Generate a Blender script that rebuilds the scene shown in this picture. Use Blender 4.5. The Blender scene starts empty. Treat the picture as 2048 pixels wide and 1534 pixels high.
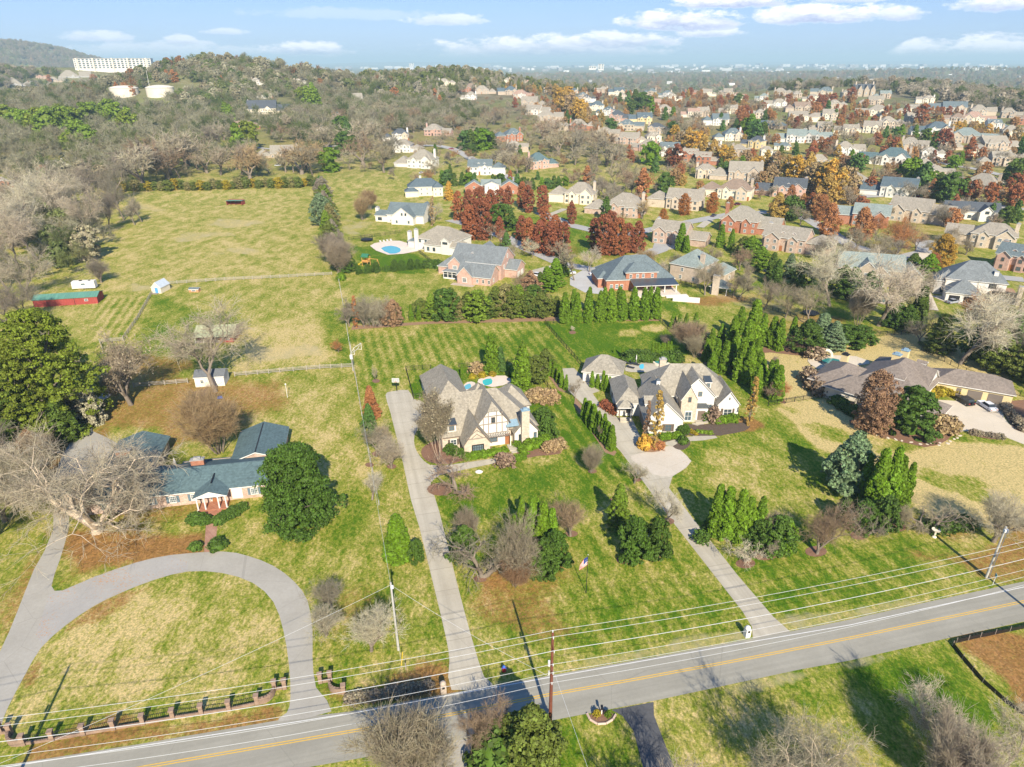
HAZE=1.2e-4
HOUSEPOS=[]
import bpy, math, random
import numpy as np
from mathutils import Vector, Matrix
R=math.radians
C=bpy.context.scene.collection
random.seed(7); RNG=np.random.default_rng(7)
# ---------------- camera ----------------
FPX=1365.33; CAMH=75.0
CAM_R=Matrix.Rotation(R(90-25.2),3,'X')@Matrix.Rotation(R(-0.22),3,'Z')
cam=bpy.data.objects.new('camera',bpy.data.cameras.new('camera')); C.objects.link(cam)
cam.location=(0,0,CAMH); cam.rotation_euler=CAM_R.to_euler()
cam.data.sensor_width=36; cam.data.lens=24; cam.data.clip_start=0.5; cam.data.clip_end=90000
bpy.context.scene.camera=cam
# ---------------- sky, clouds, sun ----------------
SUN_EL=35.0; SUN_AZ=12.0     # to the right of straight behind the camera
sc=bpy.context.scene
sc.view_settings.view_transform='Standard'; sc.view_settings.look='None'
sc.view_settings.exposure=EXPOSURE=.93; sc.view_settings.gamma=1
w=bpy.data.worlds.new('World'); sc.world=w; w.use_nodes=True
nt=w.node_tree; nt.nodes.clear()
def N(t,typ,**kw):
    n=t.nodes.new(typ)
    for k,v in kw.items(): setattr(n,k,v)
    return n
def M_(t,op,a,b=None,c=None,clamp=False):
    n=t.nodes.new('ShaderNodeMath'); n.operation=op; n.use_clamp=clamp
    for i,v in enumerate((a,b,c)):
        if v is None: continue
        if isinstance(v,(int,float)): n.inputs[i].default_value=v
        else: t.links.new(v,n.inputs[i])
    return n.outputs[0]
def MIX(t,f,a,b,mode='MIX'):
    n=t.nodes.new('ShaderNodeMix'); n.data_type='RGBA'; n.blend_type=mode
    for i,v in ((0,f),(6,a),(7,b)):
        if isinstance(v,(int,float)): n.inputs[i].default_value=v
        elif isinstance(v,(tuple,list)): n.inputs[i].default_value=(*v[:3],1)
        else: t.links.new(v,n.inputs[i])
    return n.outputs[2]
sky=N(nt,'ShaderNodeTexSky',sky_type='NISHITA',sun_disc=False)
sky.sun_elevation=R(SUN_EL); sky.sun_rotation=R(180-SUN_AZ); sky.air_density=1.0; sky.dust_density=0.6; sky.ozone_density=2.5
tc=N(nt,'ShaderNodeTexCoord'); sep=N(nt,'ShaderNodeSeparateXYZ'); nt.links.new(tc.outputs['Generated'],sep.inputs[0])
az=M_(nt,'ARCTAN2',sep.outputs[0],sep.outputs[1]); el=M_(nt,'ARCSINE',sep.outputs[2])
cmb=N(nt,'ShaderNodeCombineXYZ'); nt.links.new(az,cmb.inputs[0]); nt.links.new(M_(nt,'MULTIPLY',el,2.6),cmb.inputs[1])
def noise(t,vec,scale,detail=4,rough=.5,dist=0):
    n=t.nodes.new('ShaderNodeTexNoise'); n.inputs['Scale'].default_value=scale; n.inputs['Detail'].default_value=detail
    n.inputs['Roughness'].default_value=rough; n.inputs['Distortion'].default_value=dist
    if vec is not None: t.links.new(vec,n.inputs['Vector'])
    return n.outputs['Fac']
n1=noise(nt,cmb.outputs[0],26,7,.6,.3); n2=noise(nt,cmb.outputs[0],90,5,.6)
nn=M_(nt,'ADD',M_(nt,'MULTIPLY',M_(nt,'SUBTRACT',n1,.5),3.2),M_(nt,'MULTIPLY',M_(nt,'SUBTRACT',n2,.5),1.3))
def px_dir(px,py):
    return (CAM_R@Vector(((px-1024)/FPX,(767-py)/FPX,-1))).normalized()
# clouds: where each hangs on the sky (direction), its half width and half height in degrees, strength
CLOUDS=[]
for px,py,rw,rh,st in ((1100,100,215,22,1),(1240,84,110,16,.9),(1365,45,120,19,1),(1420,66,60,12,.8),(615,102,85,13,1),(1635,32,108,20,1),(1800,30,40,14,.8),(1460,6,110,12,1),(1990,10,60,14,.9),(890,42,80,11,.6),(195,76,60,9,.55),(360,82,26,11,.6),(1850,108,50,17,.95),(1990,108,90,24,.95),(1690,124,45,6,.8),(450,64,40,6,.45),(320,104,170,15,.45),(1010,108,120,16,.7),(1690,0,60,8,.6),(700,30,180,10,.2)):
    d=px_dir(px,py); CLOUDS.append((math.atan2(d.x,d.y),math.asin(d.z),rw/FPX*1.0,rh/FPX*1.2,st))
tot=None; shade=None
for a,e,ra,re,st in CLOUDS:
    u=M_(nt,'DIVIDE',M_(nt,'SUBTRACT',az,a),ra); v=M_(nt,'DIVIDE',M_(nt,'SUBTRACT',el,e),re)
    vv=M_(nt,'MULTIPLY',v,M_(nt,'ADD',M_(nt,'MULTIPLY',M_(nt,'LESS_THAN',v,0),.7),1))
    r2=M_(nt,'ADD',M_(nt,'MULTIPLY',u,u),M_(nt,'MULTIPLY',vv,vv))
    m=M_(nt,'MULTIPLY',M_(nt,'MULTIPLY',M_(nt,'ADD',M_(nt,'SUBTRACT',1,r2),nn),1.7,clamp=True),st)
    sh=M_(nt,'MULTIPLY',m,M_(nt,'MULTIPLY_ADD',v,-1.1,M_(nt,'MULTIPLY_ADD',nn,-.8,.55),clamp=True))
    tot=m if tot is None else M_(nt,'MAXIMUM',tot,m)
    shade=sh if shade is None else M_(nt,'MAXIMUM',shade,sh)
SKYS=.066
skc=MIX(nt,1.0,sky.outputs[0],(1.0,1.04,1.10),'MULTIPLY')
skc=MIX(nt,.6,skc,MIX(nt,M_(nt,'MULTIPLY',el,7,clamp=True),(3.4,5.5,9.4),(1.3,3.3,8.9)))
skc=MIX(nt,M_(nt,'MULTIPLY_ADD',el,2.2,-.35,clamp=True),skc,(.9,2.1,5.2))
cl=MIX(nt,shade,(11.5,11.2,11.8),(4.4,5.0,7.6))
bgc=MIX(nt,M_(nt,'MULTIPLY',tot,.92),skc,cl)
bg=N(nt,'ShaderNodeBackground'); bg.inputs[1].default_value=SKYS; nt.links.new(bgc,bg.inputs[0])
wo=N(nt,'ShaderNodeOutputWorld'); nt.links.new(bg.outputs[0],wo.inputs[0])
sl=bpy.data.lights.new('sun','SUN'); sl.energy=4.7; sl.angle=R(.53); sl.color=(1,.905,.75)
so=bpy.data.objects.new('sun',sl); C.objects.link(so)
sd=Vector((math.sin(R(SUN_AZ))*math.cos(R(SUN_EL)),-math.cos(R(SUN_AZ))*math.cos(R(SUN_EL)),math.sin(R(SUN_EL))))
so.rotation_euler=sd.to_track_quat('Z','Y').to_euler(); so.location=(60,-200,200)
# ---------------- terrain height, pixel -> place ----------------
def ss(a,b,x): 
    t=np.clip((x-a)/(b-a),0,1); return t*t*(3-2*t)
BUMPS=[(-424,1120,47,175,150),(-90,1230,31,150,110),(640,1190,24,260,110),(-1080,1480,70,130,230),(-895,1700,64,190,150),
 (-2560,3900,150,310,900),(-3250,4100,125,560,900),(2700,4300,30,900,500),(-8000,19000,60,5000,1500),(-3500,23000,95,3500,1500),(1200,25000,75,4000,1500),(9000,26000,60,7000,1500),(17000,25000,60,5000,1500)]
def H(x,y):
    x=np.asarray(x,float); y=np.asarray(y,float); r=np.hypot(x,y)
    z=30*np.clip((r-430)/640,0,1)*(1-ss(1130,1500,r)); z=z-6*ss(1300,2500,r)
    z=np.where(r<430+60, z*ss(430,490,r)+0*z, z)
    for cx,cy,a,sx,sy in BUMPS: z=z+a*np.exp(-((x-cx)/sx)**2-((y-cy)/sy)**2)
    k=ss(500,700,r)
    z=z+k*1.5*np.sin(x/63+1.3)*np.sin(y/71)
    return z
def ray(px,py): return CAM_R@Vector(((px-1024)/FPX,(767-py)/FPX,-1))
def G(px,py,z=0.0):
    d=ray(px,py); t=(z-CAMH)/d.z; return Vector((d.x*t,d.y*t,z))
def GT(px,py,far=30000):
    d=ray(px,py); t=30.0; step=4.0
    while t<far:
        x,y,z=d.x*t,d.y*t,CAMH+d.z*t
        if z<=float(H(x,y)):
            lo,hi=t-step,t
            for _ in range(24):
                m=(lo+hi)/2
                if CAMH+d.z*m<=float(H(d.x*m,d.y*m)): hi=m
                else: lo=m
            return Vector((d.x*hi,d.y*hi,float(H(d.x*hi,d.y*hi))))
        step=max(4,t*.006); t+=step
    return Vector((d.x*far,d.y*far,0))
def P(v):
    q=CAM_R.transposed()@(Vector(v)-Vector((0,0,CAMH))); return (1024+FPX*q.x/-q.z,767-FPX*q.y/-q.z)
def depth(v): return -(CAM_R.transposed()@(Vector(v)-Vector((0,0,CAMH)))).z
# ---------------- materials ----------------
MATS={}
def principled(name):
    m=bpy.data.materials.new(name); m.use_nodes=True; t=m.node_tree; b=t.nodes['Principled BSDF']
    return m,t,b
def surf(name,col,rough=.8,var=.12,scale=1.5,spec=.3,metal=0,bump=0,bscale=8,col2=None,stretch=None,detail=5):
    """plain surface: colour mottled by two noises"""
    if name in MATS: return MATS[name]
    m,t,b=principled(name); MATS[name]=m
    tc=N(t,'ShaderNodeTexCoord'); vec=tc.outputs['Object']
    if stretch:
        mp=N(t,'ShaderNodeMapping'); mp.inputs['Scale'].default_value=stretch; t.links.new(vec,mp.inputs[0]); vec=mp.outputs[0]
    f=noise(t,vec,scale,detail,.65); f2=noise(t,vec,scale*7,3,.6)
    f=M_(t,'MULTIPLY_ADD',f2,.35,M_(t,'MULTIPLY',f,.65))
    if col2 is None: lo=[c*(1-var*2.2) for c in col]; hi=[min(1,c*(1+var*2.2)) for c in col]
    else: lo,hi=col,col2
    f=M_(t,'MULTIPLY_ADD',M_(t,'SUBTRACT',f,.5),2.2,.5,clamp=True)
    t.links.new(MIX(t,f,lo,hi),b.inputs['Base Color'])
    b.inputs['Roughness'].default_value=rough; b.inputs['Specular IOR Level'].default_value=spec; b.inputs['Metallic'].default_value=metal
    if bump:
        bn=N(t,'ShaderNodeBump'); bn.inputs['Strength'].default_value=bump; bn.inputs['Distance'].default_value=.05
        t.links.new(noise(t,vec,bscale,4,.6),bn.inputs['Height']); t.links.new(bn.outputs[0],b.inputs['Normal'])
    return m
def brick(name,c1,c2,mortar,scale=1.0):
    if name in MATS: return MATS[name]
    m,t,b=principled(name); MATS[name]=m
    tc=N(t,'ShaderNodeTexCoord'); sp=N(t,'ShaderNodeSeparateXYZ'); t.links.new(tc.outputs['Object'],sp.inputs[0])
    cb=N(t,'ShaderNodeCombineXYZ'); t.links.new(M_(t,'ADD',sp.outputs[0],sp.outputs[1]),cb.inputs[0]); t.links.new(sp.outputs[2],cb.inputs[1])
    br=N(t,'ShaderNodeTexBrick'); t.links.new(cb.outputs[0],br.inputs[0]); br.inputs['Scale'].default_value=3.2*scale
    br.inputs['Color1'].default_value=(*c1,1); br.inputs['Color2'].default_value=(*c2,1); br.inputs['Mortar'].default_value=(*mortar,1)
    br.inputs['Mortar Size'].default_value=.012
    f=noise(t,tc.outputs['Object'],.9,5,.6)
    c=MIX(t,M_(t,'MULTIPLY_ADD',M_(t,'SUBTRACT',f,.5),1.6,.35,clamp=True),br.outputs[0],tuple(x*.62 for x in c1))
    t.links.new(c,b.inputs['Base Color']); b.inputs['Roughness'].default_value=.9; b.inputs['Specular IOR Level'].default_value=.15
    return m
def shingle(name,col,var=.30):
    if name in MATS: return MATS[name]
    m,t,b=principled(name); MATS[name]=m
    tc=N(t,'ShaderNodeTexCoord'); vec=tc.outputs['Object']
    vo=N(t,'ShaderNodeTexVoronoi'); vo.inputs['Scale'].default_value=2.6; t.links.new(vec,vo.inputs['Vector'])
    f=noise(t,vec,.28,6,.72); f3=noise(t,vec,5,2,.5)
    wv=N(t,'ShaderNodeTexWave'); wv.bands_direction='Z'; wv.inputs['Scale'].default_value=1.3; wv.inputs['Distortion'].default_value=1.2; t.links.new(vec,wv.inputs[0])
    g=M_(t,'ADD',M_(t,'MULTIPLY',vo.outputs['Color'],.4),M_(t,'ADD',M_(t,'MULTIPLY',f,.45),M_(t,'MULTIPLY',f3,.25)))
    g=M_(t,'MULTIPLY_ADD',wv.outputs['Fac'],.07,g)
    g=M_(t,'MULTIPLY_ADD',M_(t,'SUBTRACT',g,.58),1.5,.5,clamp=True)
    t.links.new(MIX(t,g,tuple(c*(1-var*1.3) for c in col),tuple(min(1,c*(1+var*1.3)) for c in col)),b.inputs['Base Color'])
    b.inputs['Roughness'].default_value=.85; b.inputs['Specular IOR Level'].default_value=.25
    return m
def glass(name='glass',col=(.05,.07,.08)):
    if name in MATS: return MATS[name]
    m,t,b=principled(name); MATS[name]=m
    tc=N(t,'ShaderNodeTexCoord'); oi=N(t,'ShaderNodeObjectInfo')
    t.links.new(MIX(t,oi.outputs['Random'],tuple(c*.5 for c in col),tuple(c*2.6 for c in col)),b.inputs['Base Color'])
    b.inputs['Roughness'].default_value=.12; b.inputs['Specular IOR Level'].default_value=.4
    return m
def foliage(name,trans=.25,var=.45,woods=None):
    """leaves and twigs: the object's own colour, every leaf a little different"""
    if name in MATS: return MATS[name]
    m=bpy.data.materials.new(name); m.use_nodes=True; t=m.node_tree; b=t.nodes['Principled BSDF']; MATS[name]=m
    ge=N(t,'ShaderNodeNewGeometry'); oi=N(t,'ShaderNodeObjectInfo')
    base=oi.outputs['Color']
    if woods:
        cr=N(t,'ShaderNodeValToRGB'); cr.color_ramp.interpolation='CONSTANT'
        els=cr.color_ramp.elements; n=len(woods)
        for i,c in enumerate(woods):
            e=els[i] if i<2 else els.new(i/n)
            e.position=i/n; e.color=(*c,1)
        t.links.new(oi.outputs['Random'],cr.inputs[0]); base=cr.outputs[0]
    r=ge.outputs['Random Per Island']
    f=M_(t,'MULTIPLY_ADD',r,2*var,1-var)
    cb=N(t,'ShaderNodeCombineXYZ'); t.links.new(f,cb.inputs[0]); t.links.new(M_(t,'MULTIPLY',f,M_(t,'MULTIPLY_ADD',r,.12,.94)),cb.inputs[1]); t.links.new(M_(t,'MULTIPLY',f,.95),cb.inputs[2])
    c=MIX(t,1.0,base,cb.outputs[0],'MULTIPLY')
    tc=N(t,'ShaderNodeTexCoord'); f2=noise(t,tc.outputs['Object'],.55,3,.6)
    c=MIX(t,M_(t,'MULTIPLY',f2,.3),c,MIX(t,1.0,c,(1.25,.95,.6),'MULTIPLY'))
    t.links.new(c,b.inputs['Base Color']); b.inputs['Roughness'].default_value=.65; b.inputs['Specular IOR Level'].default_value=.25
    if trans:
        tr=N(t,'ShaderNodeBsdfTranslucent'); t.links.new(c,tr.inputs[0]); mx=N(t,'ShaderNodeMixShader'); mx.inputs[0].default_value=trans
        t.links.new(b.outputs[0],mx.inputs[1]); t.links.new(tr.outputs[0],mx.inputs[2]); t.links.new(mx.outputs[0],t.nodes['Material Output'].inputs[0])
    return m
# ---------------- mesh + tagging helpers ----------------
def mesh_np(name,verts,faces,mats,mi=None,smooth=False):
    """faces: (n,3) or (n,4) numpy array or python list"""
    me=bpy.data.meshes.new(name)
    if isinstance(faces,np.ndarray):
        n,k=faces.shape; verts=np.asarray(verts,np.float32)
        me.vertices.add(len(verts)); me.vertices.foreach_set('co',verts.ravel())
        me.loops.add(n*k); me.loops.foreach_set('vertex_index',faces.astype(np.int32).ravel())
        me.polygons.add(n); me.polygons.foreach_set('loop_start',np.arange(0,n*k,k,dtype=np.int32)); me.polygons.foreach_set('loop_total',np.full(n,k,np.int32))
    else: me.from_pydata([tuple(v) for v in verts],[],faces)
    for m in (mats if isinstance(mats,(list,tuple)) else [mats]): me.materials.append(m)
    if mi is not None: me.polygons.foreach_set('material_index',np.asarray(mi,np.int32))
    me.update(); me.validate()
    if smooth: me.polygons.foreach_set('use_smooth',np.ones(len(me.polygons),bool))
    return me
def link(name,me,parent=None,loc=None,rot=None,scale=None,col=None):
    o=bpy.data.objects.new(name,me); C.objects.link(o)
    if parent is not None: o.parent=parent
    if loc is not None: o.location=loc
    if rot is not None: o.rotation_euler=(0,0,rot) if isinstance(rot,(int,float)) else rot
    if scale is not None: o.scale=(scale,)*3 if isinstance(scale,(int,float)) else scale
    if col is not None: o.color=(*col,1)
    return o
def tag(o,label=None,cat=None,group=None,kind=None):
    if label: o['label']=label
    if cat: o['category']=cat
    if group: o['group']=group
    if kind: o['kind']=kind
    return o
def thing(name,label,cat,loc,rot=0,group=None):
    return tag(link(name,None,None,loc,rot),label,cat,group)
class MB:
    """collects quads / polys with material indices, builds ONE mesh"""
    def __init__(s): s.v=[]; s.f=[]; s.m=[]; s.mats=[]
    def mi(s,mat):
        if mat not in s.mats: s.mats.append(mat)
        return s.mats.index(mat)
    def poly(s,pts,mat):
        i=len(s.v); s.v+= [tuple(p) for p in pts]; s.f.append(list(range(i,i+len(pts)))); s.m.append(s.mi(mat))
    def solid(s,v,f,mat):
        i=len(s.v); s.v+=[tuple(p) for p in v]; k=s.mi(mat)
        for q in f: s.f.append([i+a for a in q]); s.m.append(k)
    def box(s,c,d,mat,rz=0,top=None):
        hx,hy,hz=d[0]/2,d[1]/2,d[2]/2; cs,sn=math.cos(rz),math.sin(rz); tx,ty=top if top else (1,1)
        v=[]
        for z,kx,ky in ((-hz,1,1),(hz,tx,ty)):
            for x,y in ((-hx,-hy),(hx,-hy),(hx,hy),(-hx,hy)):
                x*=kx;y*=ky; v.append((c[0]+x*cs-y*sn,c[1]+x*sn+y*cs,c[2]+z))
        s.solid(v,[(3,2,1,0),(4,5,6,7),(0,1,5,4),(1,2,6,5),(2,3,7,6),(3,0,4,7)],mat)
    def tube(s,p0,p1,r0,r1,mat,n=8,caps=True):
        p0,p1=Vector(p0),Vector(p1); d=(p1-p0).normalized(); a=d.orthogonal().normalized(); b=d.cross(a)
        v=[p0+(a*math.cos(t)+b*math.sin(t))*r0 for t in [2*math.pi*i/n for i in range(n)]]+[p1+(a*math.cos(t)+b*math.sin(t))*r1 for t in [2*math.pi*i/n for i in range(n)]]
        f=[(i,(i+1)%n,n+(i+1)%n,n+i) for i in range(n)]
        if caps: f+=[tuple(range(n-1,-1,-1)),tuple(range(n,2*n))]
        s.solid(v,f,mat)
    def path(s,pts,r,mat,n=5):
        for a,b in zip(pts[:-1],pts[1:]): s.tube(a,b,r,r,mat,n,False)
    def lathe(s,prof,c,mat,n=14,sx=1,sy=1):
        v=[];f=[]
        for r,z in prof:
            for i in range(n): t=2*math.pi*i/n; v.append((c[0]+r*sx*math.cos(t),c[1]+r*sy*math.sin(t),c[2]+z))
        for k in range(len(prof)-1):
            for i in range(n): j=(i+1)%n; f.append((k*n+i,k*n+j,(k+1)*n+j,(k+1)*n+i))
        f.append(tuple(range(n-1,-1,-1))); f.append(tuple(range((len(prof)-1)*n,len(prof)*n)))
        s.solid(v,f,mat)
    def build(s,name,parent=None,loc=None,rot=None,smooth=False):
        me=mesh_np(name,s.v,s.f,s.mats,s.m,smooth); return link(name,me,parent,loc,rot)
# ---- labels that single things out ----
LAND=[('the run-in shed in the pasture',472,400),('the blue fronted shed',320,573),('the green roofed red barn',140,592),('the red cabin',430,665),('the white garden shed',420,745),('the blue roofed brick ranch house',430,960),('the half-timbered house',950,850),('the white painted brick house',1350,800),('the motor court house',1800,770),('the pink brick house',975,530),('the black porched brick house',1270,560),('the tan brick hip roofed house',1414,540),('the water tanks',290,178),('the long pale apartment block',230,125),('the office blocks',750,157),('the teal roofed white house',1764,310),('the garden playset',733,520),('the yellow hedge',430,372),('the spired dark mansion',1729,187),('the stone house under bare trees',1733,545),('the curving far street',915,300),('the dark roofed slope mansion',540,215),('the white gabled trampoline yard house',800,420),('the brown roofed villa',1450,385),('the white balconied brick house',1558,375),('the charcoal gabled white house',1944,425),('the pool behind the bare trees',1765,600),('the long slate roofed row',1609,275),('the porticoed brick manor',987,375),('the red street trees',960,410),('the golden street trees',1650,345),('the wooded crest in the middle',890,160),('the cream stone house',1141,390),('the tan roofed white pool house',872,470),('the gold avenue on the ridge',1130,195),('the brown utility pole',1097,1350),('the flagpole',1175,1140),('the circular drive',440,1200),('the big magnolia',590,960),('the right hand wood',1850,170),('the grey leaning pole',1985,1110),('the tall pine clump',100,700),('the fenced lawn',1230,670)]
LABELS={}; DEFER=[]
def relabel(o,look,px,py,nope=()):
    c=[]
    for n,x,y in LAND:
        d=math.hypot(px-x,(py-y)*1.6)
        if d>14 and n not in nope: c.append((d,n,px-x,py-y))
    c.sort(); DEFER.append((o,look,px,py,c))
def finish_labels():
    from collections import defaultdict
    def rel(dx,dy):
        v='' if abs(dy)*2.2<abs(dx) else ('behind' if dy<0 else 'in front of')
        h='' if abs(dx)<abs(dy)*.9 else ('left of' if dx<0 else 'right of')
        if v=='behind' and h: return h.replace(' of','')+' behind'
        if v and h: return h.replace(' of','')+' before'
        return v.replace('in front of','before') or h
    groups=defaultdict(list)
    for k,(o,look,px,py,c) in enumerate(DEFER):
        d,n,dx,dy=c[0]
        groups[f"{look} {rel(dx,dy)} {n}"].append((px,py,o))
    ords=['first','second','third','fourth','fifth','sixth','seventh','eighth','ninth','tenth','eleventh','twelfth','thirteenth','fourteenth','fifteenth','sixteenth','seventeenth','eighteenth','nineteenth','twentieth']
    for lab,l in groups.items():
        l.sort(key=lambda t:t[0])
        for i,(px,py,o) in enumerate(l):
            if len(l)==1: o['label']=lab
            elif len(l)==2: o['label']=('left one, ' if i==0 else 'right one, ')+lab
            else:
                pos='leftmost' if i==0 else 'rightmost' if i==len(l)-1 else (ords[i]+' from left' if i<20 else f'number {i+1} from left')
                o['label']=pos+', '+lab
    for o,*_ in DEFER:
        q=o['label']
        for a,b in (('house with','house,'),('left one, ','left '),('right one, ','right '),(' roof ',' roofed '),(' the ',' ')):
            if len(o['label'].split())<=16: break
            if a in q: q=q.replace(a,b,1); o['label']=q
# ---------------- ground ----------------
def WP(pts,z=0.0): return [G(x,y,z).xy[:] for x,y in pts]
ZONES=[]   # (channel, world polygon, value, feather m, wobble m)
def zone(ch,pts,val,feather=3,wob=2): ZONES.append((ch,WP(pts),val,feather,wob))
def ell(cx,cy,rx,ry,n=14): return [(cx+rx*math.cos(2*math.pi*i/n),cy+ry*math.sin(2*math.pi*i/n)) for i in range(n)]
# channel 0 lush/dormant, 1 fallen leaves, 2 bare pale soil, 3 mowing stripes
zone(0,[(0,380),(640,378),(680,560),(700,735),(440,755),(250,770),(200,700),(0,620)],.40,10)
zone(0,[(230,400),(560,380),(630,560),(460,570),(150,600),(130,520)],.33,25)
zone(0,[(270,700),(310,600),(420,640),(400,720),(330,780)],.8,6)
zone(0,[(300,590),(480,640),(480,680),(330,690)],.72,6)
zone(0,[(640,620),(700,620),(715,740),(640,730)],.7,4)
zone(0,[(510,640),(640,640),(660,720),(480,740),(470,690)],.1,8)
zone(0,[(705,665),(1120,640),(1165,735),(1060,760),(812,745),(745,790),(712,745)],.60,3); zone(3,[(705,665),(1120,640),(1165,735),(1060,760),(812,745),(745,790),(712,745)],.55,3)
zone(0,[(940,690),(1110,650),(1160,735),(1060,745),(980,730)],.8,6)
zone(0,[(710,560),(880,560),(900,600),(1000,610),(850,640),(800,600),(700,600)],.5,4)
zone(0,[(700,490),(800,500),(870,520),(850,545),(730,545)],1,2); zone(0,[(960,440),(1170,430),(1260,470),(1240,520),(1100,500)],.8,4)
zone(0,[(1090,648),(1315,640),(1378,700),(1360,715),(1180,730),(1165,735)],1,2)
zone(0,ell(1250,668,22,8),.2,2); zone(0,ell(1312,655,22,7),.2,2); zone(0,ell(1200,724,40,8),.35,3)
zone(0,[(1090,770),(1150,790),(1235,905),(1275,960),(1180,960),(1110,920),(1130,860)],.95,3); zone(3,[(1090,770),(1150,790),(1235,905),(1290,975),(1200,960),(1110,920),(1130,860)],.8,3)
zone(0,[(820,750),(845,745),(850,790),(830,795)],.95,1); zone(0,[(850,750),(1080,720),(1110,790),(1080,850),(900,790)],.9,2)
zone(0,[(870,960),(1180,920),(1230,1010),(1120,1010),(890,1060)],.82,6)
zone(0,[(930,1050),(1200,1040),(1340,1060),(1500,1240),(1340,1290),(980,1340),(930,1180)],.6,8); zone(0,[(1190,1180),(1400,1130),(1490,1240),(1330,1280),(1150,1290)],.72,8); zone(3,[(930,1050),(1300,1040),(1500,1240),(980,1340)],.35,8)
zone(0,[(1350,890),(1560,840),(1640,920),(1790,1040),(1940,1120),(1840,1180),(1600,1240),(1540,1200),(1390,1000)],.55,5)
zone(0,[(1545,830),(1600,880),(1660,930),(1640,960),(1560,880)],.85,5); zone(0,[(1380,880),(1480,880),(1430,930),(1370,960)],.75,5)
zone(0,[(1430,1110),(1640,1080),(1880,1080),(1930,1140),(1600,1230)],.8,8); zone(3,[(1430,1110),(1880,1080),(1930,1140),(1600,1240)],.4,8)
zone(0,ell(1480,940,60,40),.30,8); zone(0,ell(1560,980,60,30),.38,8); zone(0,ell(1660,1140,50,20),.2,6)
for p in ([(1545,812),(1650,795),(1720,850),(1900,880),(2090,900),(2200,1050),(1980,1060),(1860,1030),(1800,990),(1640,900),(1590,850)],[(1505,700),(1620,700),(1660,690),(1840,660),(2000,730),(2040,790),(1850,740),(1640,740),(1640,800),(1550,800)]): zone(0,p,-.25,1.5,1)
for x,y,a,b in ((1620,850,18,5),(1670,865,22,6),(1730,880,25,9),(1810,890,28,8),(1880,930,35,14),(1930,960,50,18),(1960,1000,40,10),(1690,880,22,8),(1580,830,12,5),(1750,905,14,5)): zone(0,ell(x,y,a,b),.5,5,4)
zone(0,[(300,770),(560,770),(700,740),(735,900),(790,1100),(680,1050),(480,1000),(480,880),(330,860)],.38,8)
zone(0,[(560,1000),(700,960),(790,1060),(790,1150),(640,1150),(560,1110)],.55,8)
zone(0,[(620,1040),(740,1010),(760,1090),(680,1090)],.7,8)
zone(0,[(640,1200),(880,1140),(900,1380),(660,1400)],.55,8); zone(0,[(735,900),(800,900),(890,1300),(870,1300),(760,1010)],.45,4)
zone(0,[(820,1050),(860,1050),(900,1200),(860,1200)],.35,3)
zone(0,[(60,1300),(250,1190),(450,1150),(560,1220),(580,1380),(300,1450),(20,1480)],.24,6)
zone(0,ell(420,1200,60,25),.65,8); zone(0,ell(260,1300,110,38),.08,9); zone(0,ell(470,1240,50,30),.2,9); zone(0,ell(430,1300,90,30),.3,9)
zone(2,ell(163,1312,24,14),.95,1.2,1); zone(0,[(20,1440),(560,1370),(570,1400),(30,1500)],.6,4)
zone(0,[(1400,1360),(1900,1290),(1990,1400),(2100,1534),(1300,1600)],.6,6); zone(0,[(1600,1340),(1905,1295),(2000,1410),(1990,1534),(1880,1460),(1700,1360)],.95,6); zone(0,[(1310,1420),(1480,1380),(1700,1420),(1750,1560),(1340,1560)],.34,8)
zone(0,[(1100,1440),(1230,1430),(1300,1560),(1090,1560)],.8,4); zone(0,[(1400,740),(1500,660),(1490,740),(1560,830),(1500,800)],.75,3)
zone(0,[(1360,600),(1520,610),(1700,660),(1745,690),(1640,660),(1400,640)],.55,4); zone(0,[(1480,560),(1740,660),(1700,560),(1550,560)],.7,4)
zone(0,[(1300,600),(1370,605),(1360,630),(1310,620)],.95,2)
zone(0,[(200,580),(300,590),(250,690),(215,700),(200,640)],.42,3); zone(3,[(190,600),(300,590),(250,690),(190,700)],.7,3)
# fallen leaves
zone(1,ell(1048,1168,85,36),1.3,6,4); zone(1,ell(1055,1200,110,48),.55,12,6); zone(1,ell(1090,1140,75,50),.4,8)
zone(1,ell(1300,900,38,10),.9,3,2); zone(1,ell(1490,848,36,12),.9,3,2); zone(1,ell(1330,925,50,16),.35,5)
zone(1,[(200,720),(330,700),(420,770),(560,770),(520,830),(480,880),(320,900),(240,850),(185,880)],.6,7,5)
zone(1,ell(440,800,130,50),.62,14); zone(1,[(120,1060),(420,1060),(400,1115),(250,1130),(110,1175),(140,1120)],.9,5); zone(1,[(50,1350),(130,1250),(240,1190),(380,1146),(440,1148),(380,1156),(250,1200),(140,1265),(60,1370)],.6,2,2)
zone(1,[(0,1240),(90,1060),(105,1060),(20,1290)],.6,5); zone(1,ell(300,1000,180,60),.5,10); zone(1,ell(60,900,130,80),.8,10)
zone(1,[(650,1390),(880,1330),(900,1390),(690,1430)],.8,4,3); zone(1,[(560,1410),(30,1490),(40,1540),(560,1440)],.7,3,3); zone(1,ell(700,1230,70,60),.4,10)
zone(1,[(1915,1290),(2300,1210),(2300,1600),(2060,1440)],.85,3,3); zone(1,[(1840,1110),(2048,1060),(2100,1130),(1960,1150)],.65,5,3); zone(1,[(1820,1040),(1990,1030),(1930,1110)],.5,6)
zone(1,ell(1500,1500,200,60),.22,20); zone(1,[(1480,1440),(1540,1380),(1450,1400)],.3,10); zone(1,ell(960,1500,45,60),.95,2); zone(1,ell(1860,1480,150,80),.3,15)
zone(1,ell(380,1000,70,20),.5,5)
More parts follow.
